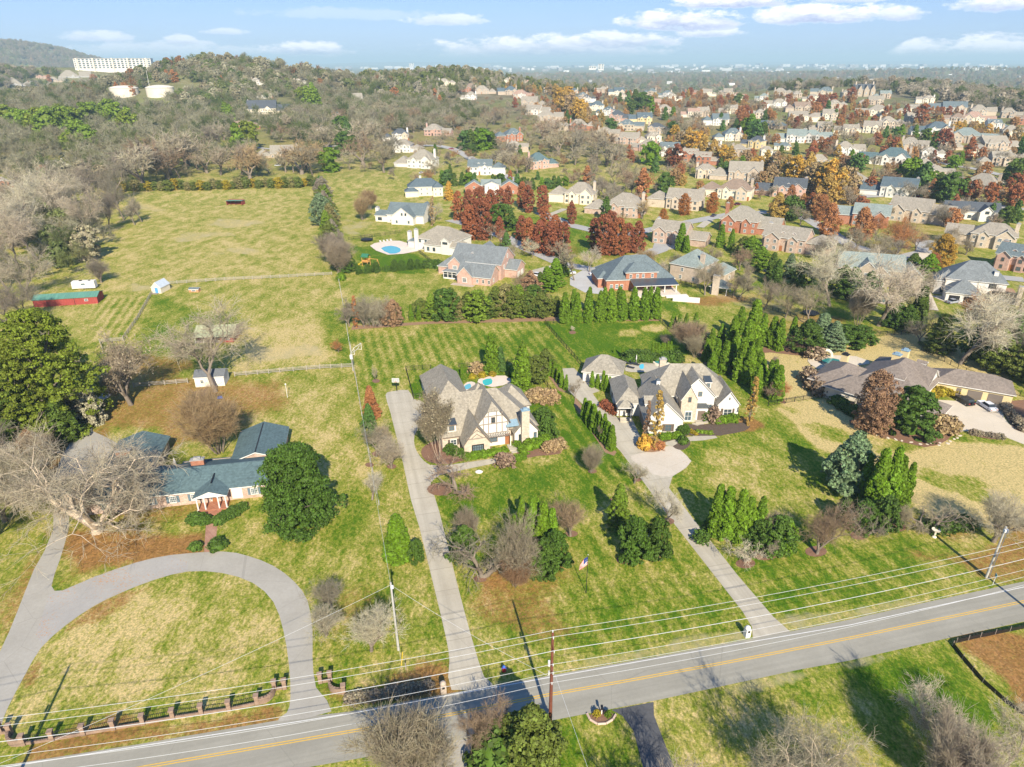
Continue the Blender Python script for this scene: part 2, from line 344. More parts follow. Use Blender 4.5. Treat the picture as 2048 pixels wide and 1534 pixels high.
zone(1,[(1560,700),(1480,600),(1500,580),(1700,650),(1760,660),(1740,680)],.35,5); zone(1,ell(1430,600,60,10),.7,4); zone(1,ell(1640,640,50,10),.6,4)
for x,y in ((1650,400),(1700,430),(1600,420),(1850,520),(1640,380),(1780,500),(1900,470)): zone(1,ell(x,y,60,18),.6,8)
zone(1,ell(1870,470,100,70),.35,15); zone(1,ell(1600,300,300,60),.3,30)
for x,y,a,b in ((1000,470,60,12),(1110,500,60,14),(1240,510,70,12),(970,430,60,14)): zone(1,ell(x,y,a,b),.35,6)
# bare soil patches
for x,y,a,b in ((470,446,52,9),(375,476,34,9),(490,500,40,6),(310,417,20,6),(272,571,22,10),(265,560,16,5),(200,478,34,8),(700,455,14,16),(720,450,25,8),(420,470,40,7),(440,507,22,5),(485,500,15,7),(590,700,55,15),(540,712,60,12),(290,415,16,5)): zone(2,ell(x,y,a,b),.5,5,4)
zone(2,[(985,1375),(1330,1312),(1560,1267),(1700,1240),(1870,1203),(1850,1195),(1540,1240),(1300,1295),(980,1355)],.5,1.5,1); zone(2,ell(1430,1275,55,8),.5,3); zone(2,[(1300,1408),(1600,1342),(1900,1280),(1880,1292),(1600,1360),(1320,1425)],.5,1,1)
zone(2,[(1400,590),(1500,585),(1700,660),(1560,640)],.4,5); zone(2,ell(1240,1090,30,8),.25,4)
def sdist(poly,X,Y):
    p=np.array(poly); q=np.roll(p,-1,0); d=np.full(X.shape,1e9); ins=np.zeros(X.shape,bool)
    for (x0,y0),(x1,y1) in zip(p,q):
        ex,ey=x1-x0,y1-y0; t=np.clip(((X-x0)*ex+(Y-y0)*ey)/(ex*ex+ey*ey+1e-9),0,1)
        d=np.minimum(d,np.hypot(X-x0-t*ex,Y-y0-t*ey))
        c=((y0<=Y)&(Y<y1))|((y1<=Y)&(Y<y0)); xi=x0+(Y-y0)*ex/(ey if abs(ey)>1e-9 else 1e-9); ins^=c&(X<xi)
    return np.where(ins,d,-d)
angs=np.radians(np.concatenate([np.arange(-180,-55,5),np.arange(-55,55,.14),np.arange(55,180,5)]))
rad=np.concatenate([[0.5,15,30],np.arange(38,330,1.1),330*np.exp(np.arange(0,math.log(40000/330),.0105))])
A,RR=np.meshgrid(angs,rad); GX=RR*np.sin(A); GY=RR*np.cos(A); GZ=H(GX,GY); pass
zc=np.zeros(GX.shape+(4,)); zc[...,0]=.5
rs=np.hypot(GX,GY); zc[...,0]=np.where(rs>380,.42,.5); zc[...,1]=ss(420,700,rs)*.38
wobx=np.sin(GX*.31+2*np.sin(GY*.17))+np.sin(GY*.43+GX*.11)*.7+np.sin(GX*1.3+GY*.9)*.3
for ch,poly,val,fe,wob in ZONES:
    p=np.array(poly); x0,y0=p.min(0)-fe-3; x1,y1=p.max(0)+fe+3
    k=(GX>x0)&(GX<x1)&(GY>y0)&(GY<y1)
    if not k.any(): continue
    d=sdist(poly,GX[k],GY[k])+wobx[k]*wob*.5
    f=np.clip(d/fe+.5,0,1); f=f*f*(3-2*f); zc[k,ch]=zc[k,ch]*(1-f)+val*f
na,nr=len(angs),len(rad)
idx=np.arange(na*nr).reshape(nr,na)
fq=np.stack([idx[:-1,:],np.roll(idx,-1,1)[:-1,:],np.roll(idx,-1,1)[1:,:],idx[1:,:]],-1).reshape(-1,4)[:,::-1]
def ground_material():
    m,t,b=principled('grass_ground')
    at=N(t,'ShaderNodeAttribute',attribute_name='cover'); sp=N(t,'ShaderNodeSeparateColor'); t.links.new(at.outputs['Color'],sp.inputs[0])
    tc=N(t,'ShaderNodeTexCoord'); V=tc.outputs['Object']
    mp=N(t,'ShaderNodeMapping'); mp.inputs['Scale'].default_value=(1,.55,1); mp.inputs['Rotation'].default_value=(0,0,.5); t.links.new(V,mp.inputs[0])
    big=noise(t,V,.035,4,.6); mid=noise(t,mp.outputs[0],.22,7,.68); fine=noise(t,mp.outputs[0],1.6,5,.75); tuft=noise(t,V,4.5,3,.7)
    f=M_(t,'ADD',sp.outputs[0],M_(t,'ADD',M_(t,'MULTIPLY',M_(t,'SUBTRACT',mid,.53),2.1),M_(t,'ADD',M_(t,'MULTIPLY',M_(t,'SUBTRACT',fine,.5),2.2),M_(t,'MULTIPLY',M_(t,'SUBTRACT',big,.5),.5))))
    # stripes of the mower
    sx=N(t,'ShaderNodeSeparateXYZ'); t.links.new(V,sx.inputs[0])
    st=M_(t,'SINE',M_(t,'MULTIPLY',M_(t,'ADD',M_(t,'MULTIPLY',sx.outputs[0],.96),M_(t,'MULTIPLY',sx.outputs[1],.27)),2.3))
    st=M_(t,'MULTIPLY',st,M_(t,'MULTIPLY',at.outputs['Alpha'],M_(t,'MULTIPLY_ADD',mid,.5,.05)))
    f=M_(t,'ADD',f,st)
    cr=N(t,'ShaderNodeValToRGB'); t.links.new(f,cr.inputs[0]); e=cr.color_ramp.elements
    e[0].position=0; e[0].color=(.50,.39,.17,1); e[1].position=1; e[1].color=(.07,.145,.007,1)
    for p_,c_ in ((.2,(.38,.325,.10)),(.42,(.26,.258,.05)),(.6,(.19,.22,.026)),(.8,(.11,.172,.012))):
        x=e.new(p_); x.color=(*c_,1)
    tf=noise(t,V,2.6,4,.8)
    c=MIX(t,M_(t,'MULTIPLY_ADD',tf,5,-2.0,clamp=True),MIX(t,1.0,cr.outputs[0],(.62,.70,.6),'MULTIPLY'),MIX(t,1.0,cr.outputs[0],(1.3,1.22,1.25),'MULTIPLY'))
    c=MIX(t,M_(t,'MULTIPLY',M_(t,'MULTIPLY_ADD',noise(t,mp.outputs[0],.9,6,.8),-6,3.0,clamp=True),.55),c,MIX(t,1.0,c,(.55,.6,.55),'MULTIPLY'))
    # leaves
    ln=noise(t,V,1.1,6,.8); ln2=noise(t,V,6,2,.6); lf=M_(t,'MULTIPLY_ADD',M_(t,'ADD',sp.outputs[1],M_(t,'MULTIPLY',M_(t,'SUBTRACT',M_(t,'MULTIPLY_ADD',ln2,.4,M_(t,'MULTIPLY',ln,.6)),.5),3.0)),1.8,-.38,clamp=True)
    lf=M_(t,'MULTIPLY',lf,M_(t,'MULTIPLY',sp.outputs[1],3,clamp=True))
    vo=N(t,'ShaderNodeTexVoronoi'); vo.inputs['Scale'].default_value=3.2; t.links.new(V,vo.inputs[0])
    lc=MIX(t,vo.outputs['Color'],(.15,.065,.025),(.38,.185,.065))
    c=MIX(t,M_(t,'MULTIPLY',lf,.88),c,lc)
    # bare soil
    sf=M_(t,'MULTIPLY_ADD',M_(t,'ADD',sp.outputs[2],M_(t,'MULTIPLY',M_(t,'SUBTRACT',mid,.5),1.6)),1.8,-.45,clamp=True); sf=M_(t,'MULTIPLY',sf,M_(t,'MULTIPLY',sp.outputs[2],4,clamp=True))
    c=MIX(t,M_(t,'MULTIPLY',sf,.85),c,MIX(t,fine,(.40,.30,.16),(.56,.46,.28)))
    # far off: woods floor and fields
    ln_=N(t,'ShaderNodeVectorMath'); ln_.operation='LENGTH'; t.links.new(V,ln_.inputs[0]); r=ln_.outputs['Value']
    ff=M_(t,'DIVIDE',M_(t,'SUBTRACT',r,430),450,clamp=True)
    v1=N(t,'ShaderNodeTexVoronoi'); v1.inputs['Scale'].default_value=.055; t.links.new(V,v1.inputs[0])
    fn=noise(t,V,.004,5,.6); fn2=noise(t,V,.035,4,.7)
    fc=MIX(t,M_(t,'MULTIPLY_ADD',fn2,2.4,-.7,clamp=True),(.09,.085,.045),(.24,.20,.13)); fc=MIX(t,M_(t,'MULTIPLY_ADD',fn,5,-2.2,clamp=True),fc,(.17,.19,.05))
    fc=MIX(t,M_(t,'MULTIPLY',v1.outputs['Distance'],.06,clamp=True),fc,(.2,.17,.11))
    c=MIX(t,ff,c,fc)
    t.links.new(c,b.inputs['Base Color']); b.inputs['Roughness'].default_value=1; b.inputs['Specular IOR Level'].default_value=.05
    bn=N(t,'ShaderNodeBump'); bn.inputs['Strength'].default_value=.55; bn.inputs['Distance'].default_value=.25
    t.links.new(M_(t,'ADD',fine,M_(t,'MULTIPLY',tuft,.6)),bn.inputs['Height']); t.links.new(bn.outputs[0],b.inputs['Normal'])
    return m
gm=mesh_np('ground',np.stack([GX,GY,GZ],-1).reshape(-1,3),fq,ground_material(),smooth=True)
ca=gm.color_attributes.new('cover','FLOAT_COLOR','POINT'); ca.data.foreach_set('color',zc.reshape(-1,4).astype(np.float32).ravel())
tag(link('ground',gm),kind='structure')
# ---------------- paved sheets ----------------
def concrete(name,c1,c2,leaf=0,joint=0,scale=.5,streak=None):
    m,t,b=principled(name); tc=N(t,'ShaderNodeTexCoord'); V=tc.outputs['Object']
    f=M_(t,'ADD',M_(t,'MULTIPLY',noise(t,V,scale*.35,5,.65),.6),M_(t,'MULTIPLY',noise(t,V,scale*4,4,.7),.4))
    f=M_(t,'MULTIPLY_ADD',M_(t,'SUBTRACT',f,.5),2.6,.5,clamp=True)
    c=MIX(t,f,c1,c2)
    if streak is not None:
        mp=N(t,'ShaderNodeMapping'); mp.inputs['Rotation'].default_value=(0,0,-streak); t.links.new(V,mp.inputs[0]); mp2=N(t,'ShaderNodeMapping'); mp2.inputs['Scale'].default_value=(.02,.9,1); t.links.new(mp.outputs[0],mp2.inputs[0]); c=MIX(t,M_(t,'MULTIPLY',M_(t,'MULTIPLY_ADD',noise(t,mp2.outputs[0],1,4,.6),3,-1.1,clamp=True),.4),c,tuple(x*.62 for x in c1))
    if leaf:
        l=M_(t,'GREATER_THAN',M_(t,'ADD',noise(t,V,3.2,2,.9),M_(t,'MULTIPLY',noise(t,V,.12,3,.5),leaf)),.66+leaf*.5)
        c=MIX(t,M_(t,'MULTIPLY',l,.75),c,(.45,.22,.08))
    if joint:
        a_,sp_=joint; sx=N(t,'ShaderNodeSeparateXYZ'); t.links.new(V,sx.inputs[0]); k=M_(t,'ADD',M_(t,'MULTIPLY',sx.outputs[0],math.cos(a_)),M_(t,'MULTIPLY',sx.outputs[1],math.sin(a_)))
        k=M_(t,'FRACT',M_(t,'DIVIDE',k,sp_)); c=MIX(t,M_(t,'MULTIPLY',M_(t,'LESS_THAN',k,.03),.45),c,tuple(x*.55 for x in c1))
        q=N(t,'ShaderNodeTexWhiteNoise',noise_dimensions='1D'); 
        k2=M_(t,'FLOOR',M_(t,'DIVIDE',M_(t,'ADD',M_(t,'MULTIPLY',sx.outputs[0],math.cos(a_)),M_(t,'MULTIPLY',sx.outputs[1],math.sin(a_))),sp_)); t.links.new(k2,q.inputs['W']); c=MIX(t,M_(t,'MULTIPLY',q.outputs[0],.22),c,tuple(x*.7 for x in c1))
    cr=N(t,'ShaderNodeTexVoronoi',feature='DISTANCE_TO_EDGE'); cr.inputs['Scale'].default_value=.07; t.links.new(V,cr.inputs[0])
    c=MIX(t,M_(t,'MULTIPLY',M_(t,'LESS_THAN',cr.outputs['Distance'],.0025),.22),c,tuple(x*.5 for x in c1))
    t.links.new(c,b.inputs['Base Color']); b.inputs['Roughness'].default_value=.9; b.inputs['Specular IOR Level'].default_value=.2
    bn=N(t,'ShaderNodeBump'); bn.inputs['Strength'].default_value=.2; bn.inputs['Distance'].default_value=.02; t.links.new(noise(t,V,12,3,.6),bn.inputs['Height']); t.links.new(bn.outputs[0],b.inputs['Normal'])
    return m
def smoothpoly(pts,n=3):
    """Catmull-Rom through the outline"""
    out=[]; L=len(pts)
    for i in range(L):
        p0,p1,p2,p3=[Vector(pts[(i+k)%L][:2]) for k in (-1,0,1,2)]
        for k in range(n):
            t=k/n; out.append((.5*((2*p1)+(p2-p0)*t+(2*p0-5*p1+4*p2-p3)*t*t+(3*p1-p0-3*p2+p3)*t**3))[:])
    return out
from mathutils.geometry import tessellate_polygon
SHZ=[0]
def lift():
    SHZ[0]+=1; return (SHZ[0]%12)*.0045
def sheet(name,pts,mat,z,smooth=0,thick=.0,world=False,kind='structure',parent=None):
    z=z+(lift() if z>.025 else 0)
    w_=pts if world else WP(pts)
    if smooth: w_=smoothpoly(w_,smooth)
    v=[(x,y,z) for x,y in w_]; tr=tessellate_polygon([[Vector(p) for p in v]])
    f=[]
    for a,b,c in tr:
        n=(Vector(v[b])-Vector(v[a])).cross(Vector(v[c])-Vector(v[a]))
        f.append((a,b,c) if n.z>0 else (a,c,b))
    if thick:
        n0=len(v); v=v+[(x,y,z-thick) for x,y,_ in v]; ar=sum(v[i][0]*v[(i+1)%n0][1]-v[(i+1)%n0][0]*v[i][1] for i in range(n0))
        for i in range(n0):
            j=(i+1)%n0; f.append((n0+i,n0+j,j,i) if ar>0 else (i,j,n0+j,n0+i))
    return tag(link(name,mesh_np(name,v,f,mat),parent),kind=kind)
asph=concrete('road_asphalt',(.265,.25,.20),(.345,.325,.265),scale=.5,streak=R(14))
conc=concrete('drive_concrete',(.40,.355,.27),(.52,.475,.375),joint=(R(104),5.2),streak=R(104)); concleaf=concrete('drive_concrete_leaves',(.45,.39,.30),(.56,.50,.41),leaf=.35)
aggr=concrete('drive_aggregate',(.29,.27,.225),(.39,.365,.31)); aggl=concrete('drive_aggregate_leaves',(.29,.275,.25),(.38,.36,.32),leaf=.7)
cream=concrete('court_concrete',(.50,.43,.32),(.60,.52,.40)); dark=concrete('dark_asphalt',(.055,.055,.056),(.12,.12,.12))
farp=[(-160,1563),(0,1532),(280,1488),(560,1440),(700,1423),(986,1371),(1330,1310),(1580,1263),(1700,1239),(1873,1200),(2048,1163),(2300,1110)]
nearp=[(2300,1190),(2048,1243),(1906,1274),(1700,1321),(1600,1339),(1306,1402),(1228,1417),(1103,1441),(900,1484),(700,1520),(567,1543),(0,1650),(-160,1680)]
F=WP(farp); Nn=WP(nearp)
ext=[(F[0][0]-300,F[0][1]-60)]; 
road=[(F[0][0]-400,F[0][1]-88)]+F+[(F[-1][0]+400,F[-1][1]+130),(Nn[0][0]+400,Nn[0][1]+130)]+Nn+[(Nn[-1][0]-400,Nn[-1][1]-88)]
sheet('road',road,asph,.012,world=True)
def strip(name,pts,wd,mat,z,off=0,world=False):
    w_=[Vector(p) for p in (pts if world else WP(pts))]; L=[];Rr=[]
    for i,p in enumerate(w_):
        d=(w_[min(i+1,len(w_)-1)]-w_[max(i-1,0)]).normalized(); n=Vector((-d.y,d.x)); L.append((p+n*(off+wd/2))[:]); Rr.append((p+n*(off-wd/2))[:])
    v=[];f=[]
    for a,b in zip(L,Rr): v+=[(*a,z),(*b,z)]
    for i in range(len(L)-1): f.append((2*i,2*i+1,2*i+3,2*i+2))
    return tag(link(name,mesh_np(name,v,f,mat)),kind='structure')
yel=surf('yellow_paint',(.62,.38,.05),.7,.08,3); wht=surf('white_paint',(.62,.61,.57),.8,.10,2)
cl=[(-160,1625),(290,1534),(700,1463),(900,1429),(1095,1390),(1290,1355),(1500,1316),(1600,1296),(1700,1276),(2048,1203),(2300,1150)]
strip('road_line',cl,.13,yel,.018,.16); strip('road_line',cl,.13,yel,.018,-.16)
strip('road_line',[(0,1536),(700,1427),(986,1375),(1330,1314),(1500,1284),(1700,1250),(1924,1201),(2048,1174),(2300,1120)],.12,wht,.018)
# driveways
tud=[(903,1380),(899,1322),(892,1275),(865,1162),(838,1052),(822,1000),(806,926),(793,874),(780,822),(771,790),(783,783),(816,780),(827,798),(841,801),(850,812),(839,850),(829,871),(829,890),(835,905),(848,922),(866,933),(884,934),(900,940),(880,950),(862,965),(865,981),(879,1025),(913,1162),(944,1278),(968,1353),(986,1371)]
sheet('driveway',tud,conc,.02,2)
sheet('path',[(862,930),(884,932),(1000,915),(1016,912),(1018,920),(1002,924),(935,938),(880,950),(860,948)],conc,.028)
d2=[(1506,1277),(1504,1254),(1485,1223),(1340,1037),(1284,960),(1242,904),(1232,893),(1200,850),(1165,808),(1133,778),(1125,737),(1148,736),(1158,746),(1171,752),(1185,772),(1200,782),(1185,787),(1212,824),(1242,838),(1263,834),(1281,875),(1270,888),(1283,899),(1310,904),(1331,893),(1349,893),(1366,905),(1383,922),(1372,936),(1345,953),(1338,976),(1478,1154),(1547,1234),(1580,1263)]
sheet('driveway',d2,conc,.02,0)
sheet('driveway',[(1290,905),(1331,893),(1349,893),(1366,905),(1381,922),(1370,936),(1345,951),(1310,950),(1270,925),(1262,912)],concleaf,.028,2)
sheet('path',[(1325,890),(1338,880),(1355,876),(1386,873),(1384,846),(1404,844),(1435,876),(1407,881),(1360,884),(1345,893)],conc,.036)
sheet('driveway',[(1851,798),(1880,800),(1992,806),(2003,814),(2008,835),(2020,850),(2060,870),(2200,920),(2200,945),(2048,889),(2008,873),(1939,862),(1901,864),(1885,835),(1850,805)],cream,.02)
loop=[(663,1423),(632,1375),(625,1313),(625,1259),(615,1201),(588,1163),(547,1132),(496,1112),(444,1103),(342,1110),(273,1125),(191,1153),(126,1181),(103,1172),(120,1119),(137,1060),(150,1000),(230,940),(245,892),(185,862),(195,836),(205,805),(226,788),(245,775),(225,772),(198,793),(180,840),(140,885),(110,950),(106,1060),(68,1139),(34,1225),(0,1303),(-60,1400),(-120,1556),(-20,1540),(0,1464),(7,1436),(24,1399),(51,1348),(82,1296),(130,1252),(185,1214),(239,1187),(308,1160),(376,1143),(444,1146),(506,1166),(547,1204),(567,1262),(578,1330),(581,1395),(574,1425),(556,1443)]
sheet('driveway',loop,aggr,.02,2)
sheet('driveway',[(126,1181),(191,1153),(273,1125),(340,1112),(376,1125),(376,1141),(308,1158),(239,1185),(185,1212),(130,1250),(85,1290),(72,1270),(98,1190)],aggl,.026)
brk=brick('walk_brick',(.36,.19,.13),(.46,.27,.19),(.34,.28,.22),1.2)
sheet('path',[(413,1034),(436,1034),(430,1103),(408,1105)],brk,.016)
sheet('driveway',[(1223,1420),(1307,1404),(1308,1431),(1354,1550),(1290,1550),(1267,1462),(1245,1432)],dark,.02)
sheet('driveway',[(880,1486),(946,1476),(960,1620),(700,1700)],aggr,.02)
# far streets and drives, lying on the land
def street(pts,wd,mat,name='road'):
    w_=[]
    for a,b in zip(pts[:-1],pts[1:]):
        A_,B_=GT(*a),GT(*b); n=max(1,int((B_-A_).length/6))
        w_+=[A_.lerp(B_,k/n).xy[:] for k in range(n)]
    lz=lift()*2; w_.append(GT(*pts[-1]).xy[:]); w_=[Vector(p) for p in w_]; v=[];f=[]
    for i,p in enumerate(w_):
        d=(w_[min(i+1,len(w_)-1)]-w_[max(i-1,0)]).normalized(); n=Vector((-d.y,d.x))
        for s in (.5,-.5):
            q=p+n*wd*s; v.append((q.x,q.y,float(H(q.x,q.y))+.08+lz+.12*(p.length>430)))
    for i in range(len(w_)-1): f.append((2*i,2*i+1,2*i+3,2*i+2))
    return tag(link(name,mesh_np(name,v,f,mat)),kind='structure')
sst=concrete('street_asphalt',(.30,.29,.27),(.40,.39,.36))
street([(845,291),(880,292),(905,298),(930,310),(955,325),(990,345),(1040,365)],8,sst)
street([(900,440),(960,455),(1010,475),(1060,500),(1130,530),(1190,540),(1260,520),(1320,500),(1330,470)],7,sst)
street([(1080,425),(1130,448),(1190,462),(1240,472),(1300,460),(1400,440),(1480,425),(1560,425),(1620,440),(1700,490),(1790,520),(1850,505),(1850,480)],7.5,sst)
street([(1560,425),(1620,405),(1680,395),(1800,390),(1900,400),(2048,420)],7,sst); street([(1850,505),(1835,560),(1860,620)],5,cream)
street([(1790,520),(1900,545),(2048,560)],7,sst); street([(1140,448),(1100,430),(1130,418)],4,conc,'driveway')
sheet('driveway',[(1065,540),(1105,530),(1100,550),(1075,580),(1055,575)],conc,.03); sheet('driveway',[(1140,555),(1175,535),(1215,545),(1215,590),(1170,585),(1140,570)],concrete('court_grey',(.36,.35,.33),(.47,.46,.43)),.03)
street([(1880,600),(1910,598),(1960,612)],9,cream,'driveway'); street([(1360,492),(1310,500),(1290,512)],6,conc,'driveway')
street([(560,230),(540,240),(600,226)],4,conc,'driveway'); street([(480,292),(560,300),(700,290),(845,291)],5,sst)
street([(1400,455),(1420,440)],4,conc,'driveway'); street([(2000,350),(1960,340),(1900,330),(1800,300)],6,sst)
# mulch and planting beds
mul=surf('brown_mulch',(.13,.07,.045),1,.3,3,col2=(.27,.15,.09)); dkm=surf('dark_mulch',(.06,.045,.035),1,.3,3,col2=(.14,.10,.07)); pin=surf('pine_straw',(.20,.12,.07),1,.3,3,col2=(.34,.21,.12))
def bed(pts,mat=None,z=.04,smooth=2): return sheet('mulch_bed',pts,mat or mul,z,smooth)
bed([(842,905),(850,920),(873,928),(905,928),(925,922),(1000,912),(1010,905),(990,895),(935,890),(880,880),(850,892)],z=.045)
bed([(1030,912),(1060,880),(1110,878),(1127,890),(1120,908),(1080,912),(1050,917)],z=.045)
bed([(1360,870),(1400,850),(1440,848),(1475,845),(1500,850),(1490,862),(1450,870),(1430,872)],dkm); bed([(1355,878),(1385,868),(1395,852),(1360,848),(1340,870),(1325,885)],dkm)
bed([(1345,888),(1360,878),(1378,880),(1380,890),(1366,900),(1350,897)],dkm); bed([(1275,880),(1300,872),(1322,880),(1325,892),(1318,903),(1290,904),(1277,895)],pin)
bed([(1150,795),(1155,800),(1233,905),(1228,912),(1210,905),(1148,812)],pin,smooth=0); bed([(1095,750),(1100,745),(1132,778),(1131,785),(1118,782)],pin,smooth=0)
bed([(705,652),(860,643),(1110,634),(1320,637),(1320,642),(1110,642),(860,648),(702,660)],pin,smooth=0)
bed([(1362,655),(1380,650),(1420,690),(1500,700),(1560,690),(1640,700),(1660,690),(1640,715),(1540,705),(1500,720),(1560,790),(1570,808),(1530,790),(1450,745),(1410,730)],mul)
bed([(1700,848),(1760,870),(1850,895),(1895,880),(1900,865),(1860,855),(1720,838)],mul); bed([(1640,858),(1700,862),(1690,850),(1655,840),(1635,800),(1625,805)],mul,smooth=0) if 0 else None
bed([(1940,862),(1975,868),(2008,876),(1985,879),(1950,872)],mul); bed([(2005,815),(2048,800),(2120,860),(2048,866),(2020,848)],mul)
for x,y,a in ((880,979,26),(1143,1068,13),(1185,943,9),(1491,1127,20),(1530,1108,26),(1632,1103,22),(1720,1070,20),(1795,1055,18),(1250,1120,18),(1305,1112,16),(1335,1043,14),(1232,1000,12),(1275,960,8),(739,930,9),(753,908,10),(783,933,10),(752,762,8),(1145,665,7),(960,1158,14),(790,905,10)): bed(ell(x,y,a,a*.5,12),mul,.03,1)
bed([(1180,1438),(1195,1450),(1215,1448),(1230,1432),(1205,1418),(1185,1425)],mul,.03)
# ---------------- trees: prototypes ----------------
FOL=foliage('foliage',.22,.38); TWIG=foliage('twigs',.0,.25); 
def bark(name,c):
    return surf(name,c,.95,.2,2.5,.1,col2=tuple(min(1,x*1.9) for x in c),stretch=(1,1,.25))
BARK=bark('bark',(.14,.115,.09)); PALEB=bark('pale_bark',(.36,.29,.21))
def tubes_np(segs,k=3):
    """segs: list of (p0,p1,r0,r1) -> verts, quads"""
    if not segs: return np.zeros((0,3)),np.zeros((0,4),int)
    S=np.array([(*a,*b,r0,r1) for a,b,r0,r1 in segs]); p0,p1=S[:,:3],S[:,3:6]; r0,r1=S[:,6:7],S[:,7:8]
    d=p1-p0; d/=np.linalg.norm(d,axis=1,keepdims=True)+1e-9
    up=np.where(np.abs(d[:,2:3])>.9,np.array([[1.,0,0]]),np.array([[0,0,1.]])); a=np.cross(d,up); a/=np.linalg.norm(a,axis=1,keepdims=True)+1e-9; b=np.cross(d,a)
    vs=[]
    for p,r in ((p0,r0),(p1,r1)):
        for i in range(k): t=2*math.pi*i/k; vs.append(p+(a*math.cos(t)+b*math.sin(t))*r)
    V=np.stack(vs,1).reshape(-1,3); n=len(segs); base=np.arange(n)[:,None]*2*k
    F=np.concatenate([base+np.array([[i,(i+1)%k,k+(i+1)%k,k+i]]) for i in range(k)])
    return V,F
def leaves_np(P_,size,rng,up=None,aspect=1.0,norm=None,jit=1.0):
    """a small bent leaf clump (one quad) at every point"""
    n=len(P_); d=rng.normal(size=(n,3))
    if norm is not None: d=norm*1.2+d*jit*.6
    d/=np.linalg.norm(d,axis=1,keepdims=True)+1e-9
    t=rng.normal(size=(n,3)); 
    if up is not None: t=t*.45+np.array([0,0,up])
    a=np.cross(d,t); a/=np.linalg.norm(a,axis=1,keepdims=True)+1e-9; b=np.cross(a,d)
    s=size*rng.uniform(.6,1.35,(n,1))
    V=np.stack([P_-a*s-b*s*aspect,P_+a*s-b*s*aspect*.8,P_+a*s*.8+b*s*aspect,P_-a*s*.9+b*s*aspect*1.1],1).reshape(-1,3)
    return V,np.arange(4*n).reshape(n,4)
def grow(rng,height,spread,levels=5,trunk_h=.25,r0=.028,nb=(3,4),multi=1,up=.7,wig=.13,lenf=.7,first=None,droop=0):
    segs=[]; tips=[]
    def rec(p,d,l,r,lev):
        n=3 if lev<3 else 2; q=p
        for i in range(n):
            d2=d+Vector(rng.normal(size=3))*wig*(1+.3*lev); d2.z+= (.10 if lev<3 else -droop); d2.normalize()
            e=q+d2*l/n; ra=r*(1-.35*i/n); rb=r*(1-.35*(i+1)/n); segs.append((tuple(q),tuple(e),ra,rb,lev)); q=e; d=d2
            if lev>=1 and lev<levels-1 and i<n-1 and rng.random()<.85: child(q,d,l*.8,rb,lev+1,1)
        if lev<levels-1: child(q,d,l,r*.62,lev+1,int(rng.integers(nb[0],nb[1]+1)))
        else: tips.append((tuple(q),tuple(d)))
    def child(q,d,l,r,lev,k):
        ph=rng.uniform(0,6.28)
        for j in range(k):
            t=ph+6.28*j/max(k,1)+rng.uniform(-.5,.5); a=d.orthogonal().normalized(); b=d.cross(a)
            sp=rng.uniform(.45,.95)*spread; nd=(d*1.0+(a*math.cos(t)+b*math.sin(t))*sp); nd.z+=up*.25; nd.normalize()
            rec(q,nd,l*lenf*rng.uniform(.8,1.2),r*rng.uniform(.6,.85),lev)
    for m in range(multi):
        d=Vector((0,0,1)); 
        if multi>1: t=6.28*m/multi+rng.uniform(-.4,.4); d=Vector((math.cos(t)*.5*spread,math.sin(t)*.5*spread,1)).normalized()
        rec(Vector((0,0,-.15)),d,trunk_h,r0/(multi**.4),0)
    A=np.array([s[1] for s in segs]); k=height/A[:,2].max()
    wfac=1.0
    return [((a[0]*k,a[1]*k,a[2]*k),(b[0]*k,b[1]*k,b[2]*k),r1*k,r2*k,l) for a,b,r1,r2,l in segs],[(Vector(p)*k,Vector(d)) for p,d in tips]
PROTO={}
def reg(name,trunk,crown,h): PROTO[name]=(trunk,crown,h)
def bare(name,seed,h=10,spread=1,levels=6,twl=4,minr=.022,twn=5,twlen=.9,trunkmat=BARK,leaf=0,leafsize=.2,twr=None,**kw):
    rng=np.random.default_rng(seed); segs,tips=grow(rng,h,spread,levels,**kw)
    big=[(a,b,max(r1,minr*1.2),max(r2,minr)) for a,b,r1,r2,l in segs if l<twl]; sm=[(a,b,max(r1,minr),max(r2,minr*.8)) for a,b,r1,r2,l in segs if l>=twl]
    tr=twr or minr*.75
    for p,d in tips:
        for j in range(twn):
            nd=(d+Vector(rng.normal(size=3))*.55); nd.normalize(); sm.append((tuple(p-d*.25*j*twlen),tuple(p-d*.25*j*twlen+nd*twlen*rng.uniform(.5,1.1)),tr,tr*.6))
    V,F_=tubes_np(big,5); t=mesh_np('trunk',V,F_,trunkmat,smooth=True)
    V2,F2=tubes_np(sm,3)
    if leaf:
        pts=np.array([tuple(p+Vector(rng.normal(size=3))*.5) for p,d in tips for _ in range(leaf)]); V3,F3=leaves_np(pts,leafsize,rng); 
        mi=[0]*len(F2)+[1]*len(F3); F2=np.concatenate([F2,F3+len(V2)]); V2=np.concatenate([V2,V3])
        c=mesh_np('crown',V2,F2,[TWIG,FOL],mi)
    else: c=mesh_np('crown',V2,F2,TWIG)
    reg(name,t,c,h); return t,c
